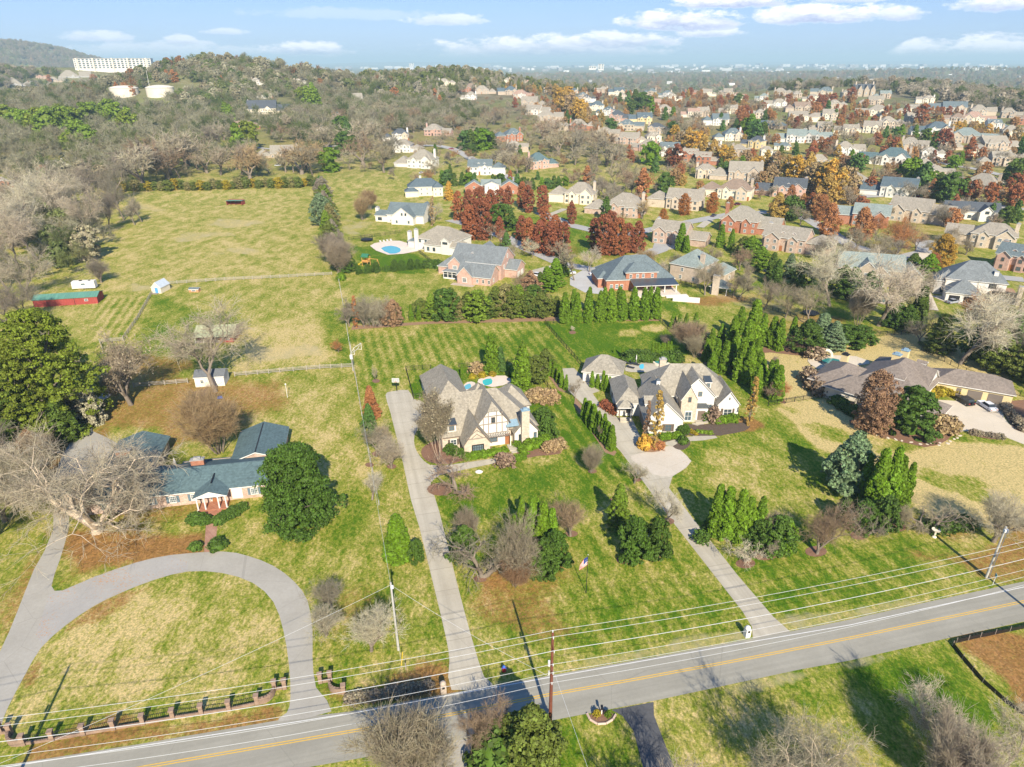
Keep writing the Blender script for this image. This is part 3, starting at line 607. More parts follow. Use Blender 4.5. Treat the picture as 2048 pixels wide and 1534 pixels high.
def clumps(rng,shape,nc,rad,ml,size,h,name,trunk_r=.2,trunk_top=.5,core=.0,norm=True,shell=.55,aspect=1,up=None,flat=1.0,limbs=7,shrink=.86,irr=.13):
    """leafy crown: clusters of leaf faces spread through the crown's volume. shape(t)->(radius at height fraction)"""
    pts=[];nrm=[];cent=[]
    for i in range(nc):
        t=rng.uniform(0,1); th=rng.uniform(0,6.28); rr=shape(t)*(shell+(1-shell)*rng.random()**.5)*rng.uniform(shrink,1.06)*(1+irr*(math.sin(3*th+6*t+nc)+.7*math.sin(5*th-9*t+nc*.3)))
        c=np.array([rr*math.cos(th),rr*math.sin(th),t*h]); cent.append(c)
        q=rng.normal(size=(ml,3)); q/=np.linalg.norm(q,axis=1,keepdims=True); 
        q[:,2]=np.abs(q[:,2])*1.0-.35*(rng.random(ml)<.35)
        rad_=rad*rng.uniform(.6,1.3)
        pts.append(c+q*rad_*rng.uniform(.75,1.05,(ml,1))*np.array([1,1,flat])); nrm.append(q)
    pts=np.concatenate(pts); nrm=np.concatenate(nrm)
    V,F_=leaves_np(pts,size,rng,norm=nrm if norm else None,aspect=aspect,up=up)
    if core:
        mb=MB(); prof=[(max(.02,shape(t)*core),t*h*.97) for t in np.linspace(.02,.98,9)]; mb.lathe(prof,(0,0,0),FOL,10)
        v=np.array(mb.v); f=np.array([q for q in mb.f if len(q)==4]); F_=np.concatenate([F_,f+len(V)]); V=np.concatenate([V,v])
    c=mesh_np('crown',V,F_,FOL)
    segs=[((0,0,-.2),(0,0,h*trunk_top),trunk_r,trunk_r*.6)]
    for i in range(limbs):
        e=cent[rng.integers(len(cent))]; z=min(e[2]*.6,h*trunk_top*.98); segs.append(((0,0,z),tuple(e),trunk_r*.4,trunk_r*.12))
    Vt,Ft=tubes_np(segs,6); reg(name,mesh_np('trunk',Vt,Ft,BARK,smooth=True),c,h)
rg=np.random.default_rng
bare('bare_a',1,10,1.05,6,minr=.017,twn=7,twlen=1.0,nb=(2,3)); bare('bare_b',2,10,.85,6,minr=.017,twn=7,twlen=1.0,nb=(2,3),trunk_h=.35)
bare('bare_round',5,8,1.1,6,minr=.014,twn=5,twlen=.8,nb=(3,3),trunk_h=.2,multi=1,lenf=.74,wig=.08,up=.9); bare('bare_multi',6,8,.62,5,minr=.014,twn=6,twlen=1.0,nb=(2,4),multi=8,trunk_h=.4,twl=3,wig=.08,up=.9)
bare('giant',11,20,1.45,7,twl=5,minr=.022,twn=6,twlen=1.5,nb=(2,3),trunk_h=.18,lenf=.78,up=.35,trunkmat=PALEB,droop=.03,wig=.11)
bare('river_birch',12,13,.5,6,minr=.02,twn=6,twlen=1.1,nb=(2,3),multi=5,trunk_h=.75,trunkmat=PALEB,leaf=1,leafsize=.12,twl=3,wig=.07,up=1.1,r0=.02)
bare('twiggy_vase',13,8,.6,6,minr=.013,twn=5,twlen=.7,nb=(2,3),multi=4,trunk_h=.22,twl=3)
bare('leafy_bare',14,10,1.0,6,minr=.018,twn=5,nb=(2,3),leaf=2,leafsize=.075); bare('low_dark_bare',15,6,1.3,6,minr=.013,twn=5,twlen=.5,nb=(2,3),trunk_h=.15,up=.1)
for i in range(3): bare('far_bare_%d'%i,20+i,10,(.9,1.2,.75)[i],5,twl=2,minr=.05,twn=5,twlen=1.3,nb=(2,3),trunk_h=(.3,.2,.4)[i],twr=.045)
egg=lambda w,b=.15,p=.75: (lambda t: w*max(.05,math.sin(math.pi*min(1,(b+t*(1-b)))**p))) 
rnd=lambda w: (lambda t: w*math.sqrt(max(.03,1-(2*t-1)**2)))
cone=lambda w,k=.85: (lambda t: w*max(.02,(1-t)**k)*min(1,.75+t*3))
flame=lambda w: (lambda t: w*max(.03,(1-t**1.9))*min(1,.8+t*1.2))
def raised(s,b): return lambda t: s(max(0,(t-b)/(1-b))) if t>b else .3*s(.02)
clumps(rg(31),lambda t:3.1*math.sqrt(max(.04,1-(1.7*t-.7)**2)),330,.55,80,.07,9,'round_leaf',.2,shell=.35,limbs=26,shrink=.7); clumps(rg(32),egg(3.4,.12,.8),170,.8,60,.13,10,'oval_leaf',.2,shell=.45); clumps(rg(33),lambda t:2.7*min(1,.55+t*1.6)*math.sqrt(max(.03,1-t**2.0)),210,.55,60,.11,9.5,'pear_leaf',.2,shell=.5,limbs=12,shrink=.78)
clumps(rg(34),rnd(4.0),110,.85,40,.2,9,'far_round',.2,shell=.4,shrink=.75); clumps(rg(35),egg(3.1,.1,.8),100,.8,40,.2,10,'far_oval',.2,shell=.4,shrink=.75)
clumps(rg(36),cone(1.55,.7),240,.38,34,.13,8,'arborvitae',.1,irr=.07,core=.66,up=1.1,aspect=1.7,norm=True,shell=.9,limbs=0,trunk_top=.2)
clumps(rg(37),flame(.8),170,.26,30,.10,6,'slim_arborvitae',.08,irr=.07,core=.66,up=1.2,aspect=1.8,shell=.95,limbs=0,trunk_top=.2)
clumps(rg(38),flame(1.25),200,.36,34,.13,8,'full_arborvitae',.1,irr=.07,core=.662,up=1.1,aspect=1.6,shell=.92,limbs=0,trunk_top=.2)
clumps(rg(39),lambda t:5.6*math.sqrt(max(.02,1-(1.5*t-.5)**2))*(.9+.1*math.sin(9*t)),520,.8,70,.11,13,'magnolia',.35,irr=.16,core=.15,shell=.6,trunk_top=.6,shrink=.72)
clumps(rg(40),lambda t:2.1*math.sqrt(max(.02,1-(1.5*t-.5)**2)),150,.36,50,.09,5.5,'holly',.12,core=.3,shell=.8,limbs=0)
clumps(rg(41),lambda t:6.4*math.sqrt(max(.02,1-(1.4*t-.4)**2)),420,.85,90,.10,17,'pine',.4,flat=.55,irr=.2,core=.15,shell=.5,trunk_top=.85,limbs=40,shrink=.62)
clumps(rg(42),cone(3.1,.8),230,.5,60,.11,9,'conifer',.2,flat=.55,core=.25,shell=.6,trunk_top=.9,limbs=12)
clumps(rg(43),egg(2.6,.06,.6),200,.48,60,.10,8,'cedar',.2,flat=1.0,irr=.16,core=.35,shell=.7,trunk_top=.6)
clumps(rg(44),cone(2.6,.75),60,.75,40,.22,9,'far_conifer',.2,core=.5,shell=.6,limbs=0); clumps(rg(45),rnd(3.4),80,.8,40,.22,8,'far_cedar',.2,core=.5,shell=.6,limbs=0)
clumps(rg(46),lambda t:1.0*math.sqrt(max(.02,1-(1.3*t-.3)**2)),60,.28,26,.08,1.6,'shrub',.05,core=.82,shell=.88,limbs=0,trunk_top=.3); 
clumps(rg(47),lambda t:1.0*math.sqrt(max(.02,1-(1.3*t-.3)**2)),46,.35,18,.10,1.6,'loose_shrub',.05,core=.3,shell=.5,limbs=10,trunk_top=.5)
clumps(rg(48),lambda t:.95*min(1,.3+t*1.8)*(1-t**3)+.05,95,.32,26,.10,11,'columnar_leaf',.12,core=.0,shell=.4,up=.6,trunk_top=.95,limbs=60,irr=.25)
for nm_,a_,k_ in (('arborvitae',cone(1.4,.85),.1),('full_arborvitae',flame(1.12),.1),('slim_arborvitae',flame(.7),.08)):
    for v_ in (2,3): clumps(rg(60+v_+len(nm_)),a_,210,.36 if nm_[0]!='s' else .25,34,.13 if nm_[0]!='s' else .1,8 if nm_[0]!='s' else 6,nm_+'_v%d'%v_,k_,irr=.06+.03*v_,core=.62,up=1.1,aspect=1.7,shell=.85,limbs=0,trunk_top=.2,shrink=.8)
for v_ in (2,3):
    clumps(rg(70+v_),egg(2.3+.3*v_,.04,.5+.1*v_),200,.5,60,.10,8,'cedar_v%d'%v_,.2,irr=.2,core=.3,shell=.6,trunk_top=.6); clumps(rg(75+v_),lambda t:2.1*math.sqrt(max(.02,1-(1.3*t-.3)**2)),150,.36,50,.09,5,'holly_v%d'%v_,.12,core=.3,shell=.7,limbs=0,irr=.17)
    clumps(rg(80+v_),lambda t:2.6*min(1,.4+t*1.9)*math.sqrt(max(.03,1-t**(1.6+.5*v_))),170,.55,50,.11,9.5,'pear_leaf_v%d'%v_,.2,shell=.35,limbs=20,shrink=.7,irr=.2); clumps(rg(85+v_),rnd(3.7),80,.8,38,.2,9,'far_round_v%d'%v_,.2,shell=.3,shrink=.6,irr=.22,limbs=12); clumps(rg(90+v_),egg(2.9,.1,.8),75,.8,38,.2,10,'far_oval_v%d'%v_,.2,shell=.3,shrink=.6,irr=.22,limbs=12)
COL=dict(arb=(.12,.215,.012),arbd=(.07,.13,.018),mag=(.065,.125,.016),pine=(.155,.205,.02),pined=(.085,.135,.02),con=(.08,.16,.035),blue=(.15,.22,.12),ced=(.12,.155,.028),yel=(.30,.24,.02),
 red=(.25,.088,.045),redb=(.31,.115,.05),org=(.36,.15,.045),gold=(.37,.255,.07),goldb=(.46,.285,.05),brn=(.27,.17,.105),rust=(.36,.165,.07),tan=(.34,.25,.14),
 grey=(.36,.32,.25),pale=(.48,.44,.35),twb=(.29,.25,.185),twd=(.23,.205,.165),twr=(.28,.205,.15),olive=(.22,.21,.08),mauve=(.27,.195,.135),lime=(.15,.235,.022))
WORD=dict(arb='bright green',arbd='dark green',mag='glossy dark green',pine='yellow green',pined='deep green',con='dark green',blue='blue green',ced='olive green',yel='yellow',red='dark red',redb='russet red',org='orange',gold='golden',goldb='bright golden',brn='brown',rust='rusty orange',tan='tan',grey='grey',pale='pale grey',twb='brown',twd='dark grey',twr='reddish brown',olive='olive',mauve='dusky brown',lime='fresh green')
KIND={'bare_a':('bare_tree','spreading bare tree','tree'),'bare_b':('bare_tree','upright bare tree','tree'),'bare_round':('bare_tree','round headed bare tree','tree'),'bare_multi':('bare_tree','many-stemmed bare tree','tree'),
 'giant':('bare_tree','giant wide bare tree','tree'),'river_birch':('birch_tree','many-stemmed pale birch','tree'),'twiggy_vase':('bare_tree','twiggy vase shaped bare tree','tree'),'leafy_bare':('thinning_tree','thin tree with few leaves left','tree'),'low_dark_bare':('bare_tree','low spreading bare tree','tree'),
 'far_bare':('bare_tree','bare tree','tree'),'round_leaf':('leafy_tree','round leafy tree','tree'),'oval_leaf':('leafy_tree','oval leafy tree','tree'),'pear_leaf':('pear_tree','dense pear shaped tree','tree'),'far_round':('leafy_tree','round tree','tree'),'far_oval':('leafy_tree','oval tree','tree'),
 'arborvitae':('arborvitae','pointed arborvitae','evergreen'),'slim_arborvitae':('arborvitae','slim arborvitae','evergreen'),'full_arborvitae':('arborvitae','full pointed arborvitae','evergreen'),'magnolia':('magnolia_tree','broad magnolia','tree'),'holly':('holly_bush','dense egg shaped holly','evergreen'),
 'pine':('pine_tree','tall billowing pine','tree'),'conifer':('conifer_tree','conical conifer','evergreen'),'cedar':('cedar_tree','dense cedar','evergreen'),'far_conifer':('conifer_tree','conical evergreen','evergreen'),'far_cedar':('cedar_tree','round evergreen','evergreen'),
 'shrub':('shrub','clipped round shrub','shrub'),'loose_shrub':('shrub','loose shrub','shrub'),'columnar_leaf':('columnar_tree','narrow columnar leafy tree','tree')}
TR=np.random.default_rng(99); NT=0; CLEAR=[]   # world circles kept free of wild trees
def tree(proto,px,py,hpx,col,wid=1.0,label=None,group=None,at=None,hm=None,small=False):
    """px,py: foot in the photo; hpx: height in the photo (photo pixels)"""
    global NT; NT+=1
    if proto=='far_bare': proto='far_bare_%d'%(NT%3)
    pr_=proto+'_v%d'%TR.integers(1,4); tm,cm,h0=PROTO.get(pr_,PROTO[proto]); p=at or (GT(px,py) if py<520 else G(px,py))
    if hm is None:
        by=P(p)[1]; a,b=0.1,60.0
        for _ in range(26):
            m_=(a+b)/2
            if by-P(p+Vector((0,0,m_)))[1]<hpx: a=m_
            else: b=m_
        hm=a
    s=hm/h0; base=proto[:8] if proto.startswith('far_bare') else proto
    nm,look,cat=KIND[base]
    s*=TR.uniform(.93,1.06); o=link(nm,None,None,(p.x,p.y,p.z-.05),(TR.uniform(-.04,.04),TR.uniform(-.04,.04),TR.uniform(0,6.28)),(s*wid*TR.uniform(.9,1.08),s*wid*TR.uniform(.9,1.08),s)); o['category']=cat
    c=COL[col]; k=TR.uniform(.88,1.12); c=(c[0]*k,c[1]*k*TR.uniform(.96,1.04),c[2]*k)
    if 240<py<400 or py<=240 and col not in('gold','goldb'): CLEAR.append((p.x,p.y,4)); CLEAR.append((p.x*.985,p.y*.985,5))
    if tm and not small: link('trunk',tm,o)
    link('crown',cm,o,col=c)
    if group: o['group']=group
    if label: o['label']=label
    else: relabel(o,f"{WORD[col]} {look}",px,py)
    return o
def trees(proto,rows,col,wid=1.0,group=None,label=None,jit=0):
    for r in rows: tree(proto,r[0],r[1],r[2],col if len(r)<4 else r[3],wid if len(r)<5 else r[4],group=group,label=label)
# ---- foreground and gardens ----
tree('giant',192,1062,255,'grey',1.15,'giant pale bare tree spreading over the left drive and the brick ranch house')
tree('magnolia',600,1048,150,'mag',1.02,'broad glossy dark green magnolia on the lawn beside the brick ranch house')
tree('pine',118,858,228,'pine',.95,'tallest billowing yellow green pine of the clump by the gravel drive')
tree('pine',62,880,195,'pine',.85,'shorter pine in front of the tallest pine, left of the small grey trailer'); tree('pine',12,900,165,'pined',.8,'deep green pine cut by the left edge of the frame beside the tall pines'); tree('cedar',128,880,80,'pined',1.2,'low deep green cedar at the foot of the tall pines'); tree('bare_b',46,640,95,'twd',1,'bare dark tree at the left edge below the green roofed barn')
tree('bare_multi',440,905,118,'tan',1.2,'brown many-stemmed bare tree in the back yard of the brick ranch house')
tree('bare_b',432,783,180,'grey',1.15,'tall grey bare tree growing beside the white garden shed'); tree('leafy_bare',265,808,150,'twb',.95,'rusty thinning tree by the pipe gate at the end of the gravel drive')
tree('bare_multi',405,830,50,'twr',1.3,'low mauve thicket behind the brown many-stemmed tree')
tree('river_birch',878,920,135,'twb',.8,'many-stemmed pale birch in the bed before the half-timbered house')
tree('arborvitae',797,1115,86,'arb',1.45,'broad bright green cone beside the half-timbered house driveway'); tree('holly',833,1122,42,'mag',.8,'small dark holly tucked beside the broad green cone')
for x,y,h,p,c,wd in ((742,1000,64,'bare_a','pale',1),(741,1303,92,'bare_round','pale',.9),(652,1270,72,'bare_round','grey',1),(664,1215,58,'bare_round','twd',.9),(899,985,62,'low_dark_bare','twr',1.3),(1142,1072,90,'bare_round','mauve',.8),(938,1080,58,'bare_multi','twb',.9),(960,1163,115,'low_dark_bare','twd',.9),(1040,1165,128,'bare_round','twb',.8),(1030,1172,56,'bare_multi','brn',1.2),(1183,945,52,'bare_multi','twb',1),(1335,1045,90,'bare_a','pale',.85),(1268,965,56,'bare_a','grey',.9),(1632,1108,112,'bare_round','mauve',.8),(1720,1075,80,'low_dark_bare','twd',.8),(1797,1055,50,'bare_round','twb',.7),(1491,1128,55,'low_dark_bare','pale',1.0),(1862,1060,72,'low_dark_bare','twb',1.1),(1985,1082,110,'bare_round','grey',1),(1545,1090,60,'bare_multi','twb',.8),(783,935,70,'bare_round','grey',.9),(770,905,60,'bare_round','twb',.9),(753,912,75,'bare_a','twd',.9),(750,1268,30,'bare_multi','twd',.6),(1143,664,14,'bare_a','pale',.8),(752,765,38,'bare_b','grey',.35),(1205,880,30,'bare_multi','twb',.8),(1151,798,40,'bare_a','twb',.7),(1545,1120,40,'bare_a','grey',.6)):
    tree(p,x,y,h,c,wd)
tree('conifer',744,835,66,'rust',.8,'rusty brown dying conifer left of the half-timbered house driveway'); tree('conifer',741,868,62,'con',.75,'green young conifer right below the rusty dying conifer')
for x,y,h,c,w_ in ((1043,1070,72,'arb',.85),(1062,1085,92,'arb',.95),(1085,1100,96,'arb',1.0),(1030,1085,60,'arb',.9),(1100,1105,88,'arb',.9),(1073,1070,80,'arb',.9),(1430,1068,92,'arb',1),(1450,1075,96,'arb',1.05),(1475,1080,100,'arb',.95),(1495,1082,88,'arb',.95),(1512,1083,86,'arb',.95),(1745,1020,112,'arb',.85),(1768,1025,122,'arb',.85),(1787,1012,95,'arb',.8),(1803,1015,88,'arb',.85),(1725,1005,92,'arb',.8)):
    tree('full_arborvitae',x,y,h,c,w_)
for x,y,h,c,w_,p in ((1085,1148,66,'mag',.8,'holly'),(1110,1132,70,'mag',.75,'holly'),(1067,1152,50,'mag',.75,'holly'),(928,1120,62,'arbd',.85,'holly'),(1264,1118,84,'mag',.68,'holly'),(1312,1110,70,'mag',.72,'holly'),(1553,1098,60,'arbd',1.0,'holly'),(1567,1095,55,'arb',.8,'holly'),(1517,1092,50,'arbd',1,'holly'),(1235,1050,85,'lime',.8,'conifer'),(1690,985,108,'blue',1.0,'cedar'),(1668,965,66,'blue',1.0,'cedar'),(1718,1060,60,'mag',.8,'holly'),(1765,1060,62,'arbd',.85,'holly'),(1685,1045,50,'arbd',.8,'holly'),(1815,865,84,'mag',1.15,'holly')):
    tree(p,x,y,h,c,w_)
tree('round_leaf',1743,862,112,'brn',.85,'dense brown oak standing before the tan house with the motor court')
tree('columnar_leaf',1308,898,122,'gold',.85,'taller golden columnar tree at the garage corner of the white painted house'); tree('columnar_leaf',1290,886,88,'brn',.7,'rusty thin columnar tree beside the taller golden one at the garage corner'); tree('columnar_leaf',1497,850,96,'gold',.95,'rusty golden columnar tree at the right end of the white painted house'); tree('shrub',1290,895,22,'goldb',.9,'small golden bush at the foot of the columnar trees')
# arborvitae rows
for i in range(11): t=i/10; tree('slim_arborvitae',1168+t*54,838+t*62,43+t*8,'arb',1.05,label=None,group='slim arborvitae along the white house driveway')
for x,y,h in ((1100,752,28),(1108,756,34),(1116,765,34),(1123,775,32),(1131,780,30)): tree('slim_arborvitae',x,y,h,'arb',1.0,group='slim arborvitae beside the tudor garden fence')
for x,y,h in ((1184,774,30),(1195,776,26),(1207,780,36),(1213,784,34),(1219,780,26)): tree('slim_arborvitae',x,y,h,'arb',1.05,group='slim arborvitae at the detached garage')
for i in range(9): x=1130+i*22.5; tree('full_arborvitae',x,646-i*1.1,62-3*(i%2),'arb',1.15,group='arborvitae row behind the fenced lawn')
for i in range(6): x=1148+i*30; tree('full_arborvitae',x,625-i,46,'arb',1.1,group='arborvitae row behind the fenced lawn')
for x,y,h in ((1371,658,32),(1390,662,36),(1404,690,40),(1422,700,44),(1440,690,42),(1460,700,70),(1478,668,56),(1500,700,92),(1520,690,66),(1542,695,60),(1555,700,62),(1582,690,56),(1430,740,60),(1445,745,66),(1462,742,74),(1480,760,80),(1495,768,74),(1510,742,60),(1412,722,44),(1345,655,30),(1358,662,34),(1384,690,30),(1420,755,52),(1490,725,84),(1512,770,62)): tree('full_arborvitae',x,y,h,'arb',1.15)
for x,y,h in ((1520,775,56),(1535,790,68),(1550,800,66),(1546,775,52),(1512,790,60)): tree('full_arborvitae',x,y,h,'arb',1.1)
for i in range(7): tree('slim_arborvitae',1305+i*5.6,717,32,'arb',.9,group='slim arborvitae screen behind the spa')
for x,y,h in ((1228,706,12),(1245,714,22),(984,744,70),(1000,742,46),(1042,780,88),(925,755,24),(1018,755,20)): tree('full_arborvitae' if h>40 else 'slim_arborvitae',x,y,h,'arb' if x!=1000 else 'con',1.25 if h>40 else 1)
for x,y,h,c,p in ((1072,765,50,'ced','cedar'),(1090,745,44,'ced','cedar'),(1330,722,18,'arbd','shrub'),(1350,724,20,'arbd','shrub'),(1260,720,18,'arbd','shrub'),(1275,721,18,'arbd','shrub'),(1290,720,18,'arbd','shrub'),(1095,875,36,'arbd','holly'),(1087,850,34,'arbd','holly')): tree(p,x,y,h,c,1.2)
# the mixed hedge behind the striped lawn
for i,x in enumerate(range(845,1115,15)): tree(('cedar','conifer','cedar','holly')[i%4],x+TR.uniform(-5,5),636-(x-845)*.02+TR.uniform(-5,3),52+TR.uniform(-14,9)-(8 if x>1060 else 0),('ced','lime','ced','arbd','ced','olive')[i%6],TR.uniform(1.0,1.3))
for x,y,h in ((1112,630,40),(1100,626,38),(1085,630,42)): tree('cedar',x,y,h,'ced',1.1)
for x,y,h,p,c in ((700,652,62,'leafy_bare','twd'),(712,656,64,'columnar_leaf','rust'),(727,652,62,'twiggy_vase','twd'),(745,654,62,'twiggy_vase','grey'),(762,652,60,'twiggy_vase','grey'),(776,652,58,'leafy_bare','twr'),(788,652,54,'cedar','brn'),(806,642,30,'full_arborvitae','arb'),(823,641,32,'full_arborvitae','arb'),(838,640,28,'full_arborvitae','arb')): tree(p,x,y,h,c,1.0)
for x,h in ((718,18),(735,19),(752,20),(773,14),(789,21),(804,20),(821,20),(836,19)): tree('holly',x,548-(x-718)*.09,h,'arbd',.9,group='clipped cones in a line behind the playset lawn')
for x in (852,862,874): tree('shrub',x,535,14,'arbd',1.2,group='low clipped shrubs at the pool fence')
for x,y,h,c,p,wd in ((1048,598,60,'twr','leafy_bare',1),(1062,600,56,'brn','cedar',1),(1095,582,48,'arb','conifer',1.2),(1110,572,54,'arb','conifer',1.2),(1124,552,44,'arb','conifer',1),(1014,505,40,'con','conifer',1),(1003,458,48,'mag','holly',1.7),(1080,580,36,'pined','conifer',1),(680,548,72,'bare_multi','twb',1),(668,530,70,'bare_multi','twd',1.1),(683,560,14,'shrub',"arb",1)):
    if isinstance(c,str) and c in COL: tree(p,x,y,h,c,wd)
    else: tree(c,x,y,h,p,wd)
for x,y,h,p,c,w_ in ((655,480,62,'conifer','lime',1),(648,450,60,'cedar','blue',1),(652,430,46,'cedar','twd',1),(660,500,60,'cedar','ced',1),(670,515,50,'cedar','twb',1),(672,495,44,'columnar_leaf','arb',1),(645,410,40,'cedar','ced',1),(640,395,40,'cedar','twd',1),(640,425,36,'cedar','blue',1),(665,470,42,'cedar','ced',1),(648,395,40,'cedar','twd',1.1),(652,412,42,'cedar','lime',1.1),(656,440,44,'cedar','ced',1.1),(662,455,46,'cedar','olive',1.1),(668,485,46,'cedar','twd',1.2),(676,512,46,'conifer','lime',1.1),(684,540,44,'cedar','ced',1.1),(690,520,36,'cedar','arb',1),(685,530,40,'slim_arborvitae','lime',1),(640,380,30,'cedar','con',1),(696,545,40,'cedar','arbd',1)): tree(p,x,y,h,c,w_)
# the right side wood edge
for x,y,h,p,c,w_ in ((1665,700,58,'conifer','blue',1.2),(1690,688,36,'holly','mag',2.2),(1720,686,34,'holly','mag',2),(1612,705,60,'cedar','arbd',1.3),(1640,690,66,'conifer','blue',1.4),(1590,702,34,'twiggy_vase','twr',1.2),(1600,700,50,'full_arborvitae','arbd',1.2),(1660,612,130,'bare_b','pale',1.2),(1755,652,150,'bare_b','pale',1.1),(1715,650,80,'bare_multi','twb',.9),(1425,570,50,'bare_b','twb',1),(1478,600,66,'bare_b','twb',1),(1528,618,70,'bare_b','twb',1),(1570,635,80,'bare_b','twb',1),(1618,650,88,'bare_b','twb',1),(1465,592,52,'bare_b','twb',1),(1410,590,70,'bare_b','twb',1),(1920,728,160,'bare_b','pale',1.3),(1875,700,75,'conifer','ced',1.2),(1830,655,78,'full_arborvitae','pined',1.2),(1810,660,50,'cedar','arbd',1.2),(1790,655,50,'cedar','mag',1.3),(1700,600,66,'cedar','arbd',1.3),(1680,590,60,'cedar','arbd',1.3),(1735,600,56,'cedar','mag',1.2),(1820,640,80,'bare_a','twb',1),(1860,600,60,'bare_a','twb',1),(1940,655,75,'leafy_bare','rust',1),(1955,720,70,'cedar','arbd',1.3),(1985,740,80,'cedar','ced',1.3),(2010,700,70,'far_cedar','arbd',1),(2030,660,90,'bare_b','grey',1),(1990,620,60,'bare_a','grey',1),(2046,640,90,'bare_b','twb',1),(2000,690,70,'cedar','olive',1),(2035,720,80,'bare_a','twd',1),(1975,690,50,'bare_a','twd',1),(1550,735,24,'bare_multi','twb',.8),(1330,690,20,'bare_multi','twd',1),(1375,700,60,'bare_multi','twr',1.1),(1390,715,46,'bare_multi','twb',1),(1560,800,40,'twiggy_vase','rust',1),(1540,802,36,'leafy_bare','twr',1),(1607,700,30,'shrub','lime',1.2),(1630,715,20,'loose_shrub','twr',1.5),(1840,690,60,'bare_a','twd',1),(1540,560,52,'full_arborvitae','pined',1.3),(1550,575,58,'full_arborvitae','arbd',1.2),(1575,555,46,'conifer','blue',1),(1600,575,46,'holly','mag',1.2),(1520,540,44,'cedar','arb',1.4),(1500,520,44,'cedar','arb',1.4),(1485,510,38,'cedar','ced',1.3),(1460,500,40,'full_arborvitae','arb',1.2),(1440,495,46,'full_arborvitae','arb',1.2),(1360,500,52,'full_arborvitae','arb',1.3),(1372,505,36,'full_arborvitae','arb',1.2),(1850,570,60,'cedar','arb',1.2),(1820,560,50,'cedar','pined',1.2),(1855,560,52,'round_leaf','redb',.8)):
    tree(p,x,y,h,c,w_)
for x,y in ((2048,760),(2070,700),(2090,780),(2060,850),(2110,720)): tree('cedar' if x%20 else 'bare_a',x,y,80,'ced' if x%20 else 'twb',1.2)
# left of the gravel drive
for x,y,h,p,c in ((10,1040,130,'bare_a','grey'),(60,1010,100,'bare_multi','twb'),(20,1000,100,'bare_a','pale'),(95,930,70,'bare_multi','twb'),(30,960,100,'bare_a','twd'),(160,830,60,'bare_multi','grey'),(-30,1100,120,'bare_a','grey'),(-50,1000,120,'cedar','ced'),(70,925,60,'cedar','brn'),(15,935,60,'cedar','ced')): tree(p,x,y,h,c)
# bottom edge
tree('bare_multi',830,1572,145,'twb',1.0,'brown bushy bare tree overhanging the near road edge at bottom centre'); tree('twiggy_vase',975,1495,95,'twr',.9,'reddish crape myrtle behind the dark round shrub at the bottom'); tree('cedar',1062,1545,122,'ced',1.15,'olive evergreen just left of the brown utility pole'); tree('shrub',997,1525,52,'arbd',1.3,'dark round shrub left of the olive evergreen by the road')
tree('giant',1600,1610,215,'grey',.8,'large bare tree in the near field at the bottom of the picture'); tree('bare_b',1868,1490,110,'pale',1.1,'grey forked bare tree in the near field with its shadow on the green grass'); tree('bare_multi',1880,1600,140,'grey',.8,'pale many-stemmed bare tree cut by the bottom edge'); tree('bare_a',2000,1580,130,'grey',1.1,'grey bare tree in the bottom right corner')
for x,y,hm,p,l in ((110,1720,7,'cedar','cedar below the bottom edge shading the left end of the road'),(260,1690,6,'bare_b','bare tree below the bottom edge next to the cedar'),(1330,1720,11,'bare_a','tall bare tree below the bottom edge near the dark asphalt drive'),(1960,1700,12,'bare_b','tall bare tree below the bottom right corner')): tree(p,x,y,0,'ced' if p=='cedar' else 'grey',1.1,label=l,hm=hm)
# pasture and left boundary
for x,y,h,p,c,w_ in ((203,565,58,'bare_round','twd',1),(140,498,58,'cedar','olive',.55),(180,480,110,'bare_b','grey',.8),(218,460,88,'bare_b','twd',.8),(248,440,92,'bare_b','twd',.8),(270,450,52,'bare_b','grey',.9),(284,444,60,'bare_b','twd',.9),(40,545,150,'bare_b','grey',1),(75,520,140,'bare_b','pale',1),(15,580,120,'bare_b','grey',1),(110,460,120,'bare_b','pale',1),(135,450,130,'bare_b','pale',.9),(60,600,100,'bare_b','grey',1.2),(20,665,130,'bare_b','twd',.9),(0,500,130,'bare_a','twd',1),(50,470,120,'bare_a','pale',1),(90,430,110,'bare_a','grey',1),(120,405,90,'bare_a','twd',1),(150,420,90,'bare_a','twd',1),(195,425,120,'bare_b','twd',.9),(235,410,90,'bare_a','twd',1),(30,430,90,'bare_a','grey',1),(0,450,70,'bare_a','twd',1),(70,450,60,'cedar','olive',1),(120,430,50,'cedar','olive',1),(100,395,60,'cedar','lime',1),(60,395,50,'cedar','olive',1)): tree(p,x,y,h,c,w_)
for i,x in enumerate(range(246,640,13)):
    tree('far_cedar',x,384-(x-246)*.03+TR.uniform(-2,2),15+TR.uniform(0,7),'yel' if i%4==0 else ('ced' if i%2 else 'olive'),1.25,group='yellow hedge along the far side of the pasture')
tree('leafy_bare',676,705,30,'rust',1,'small rusty tree in a wire guard by the pasture fence')
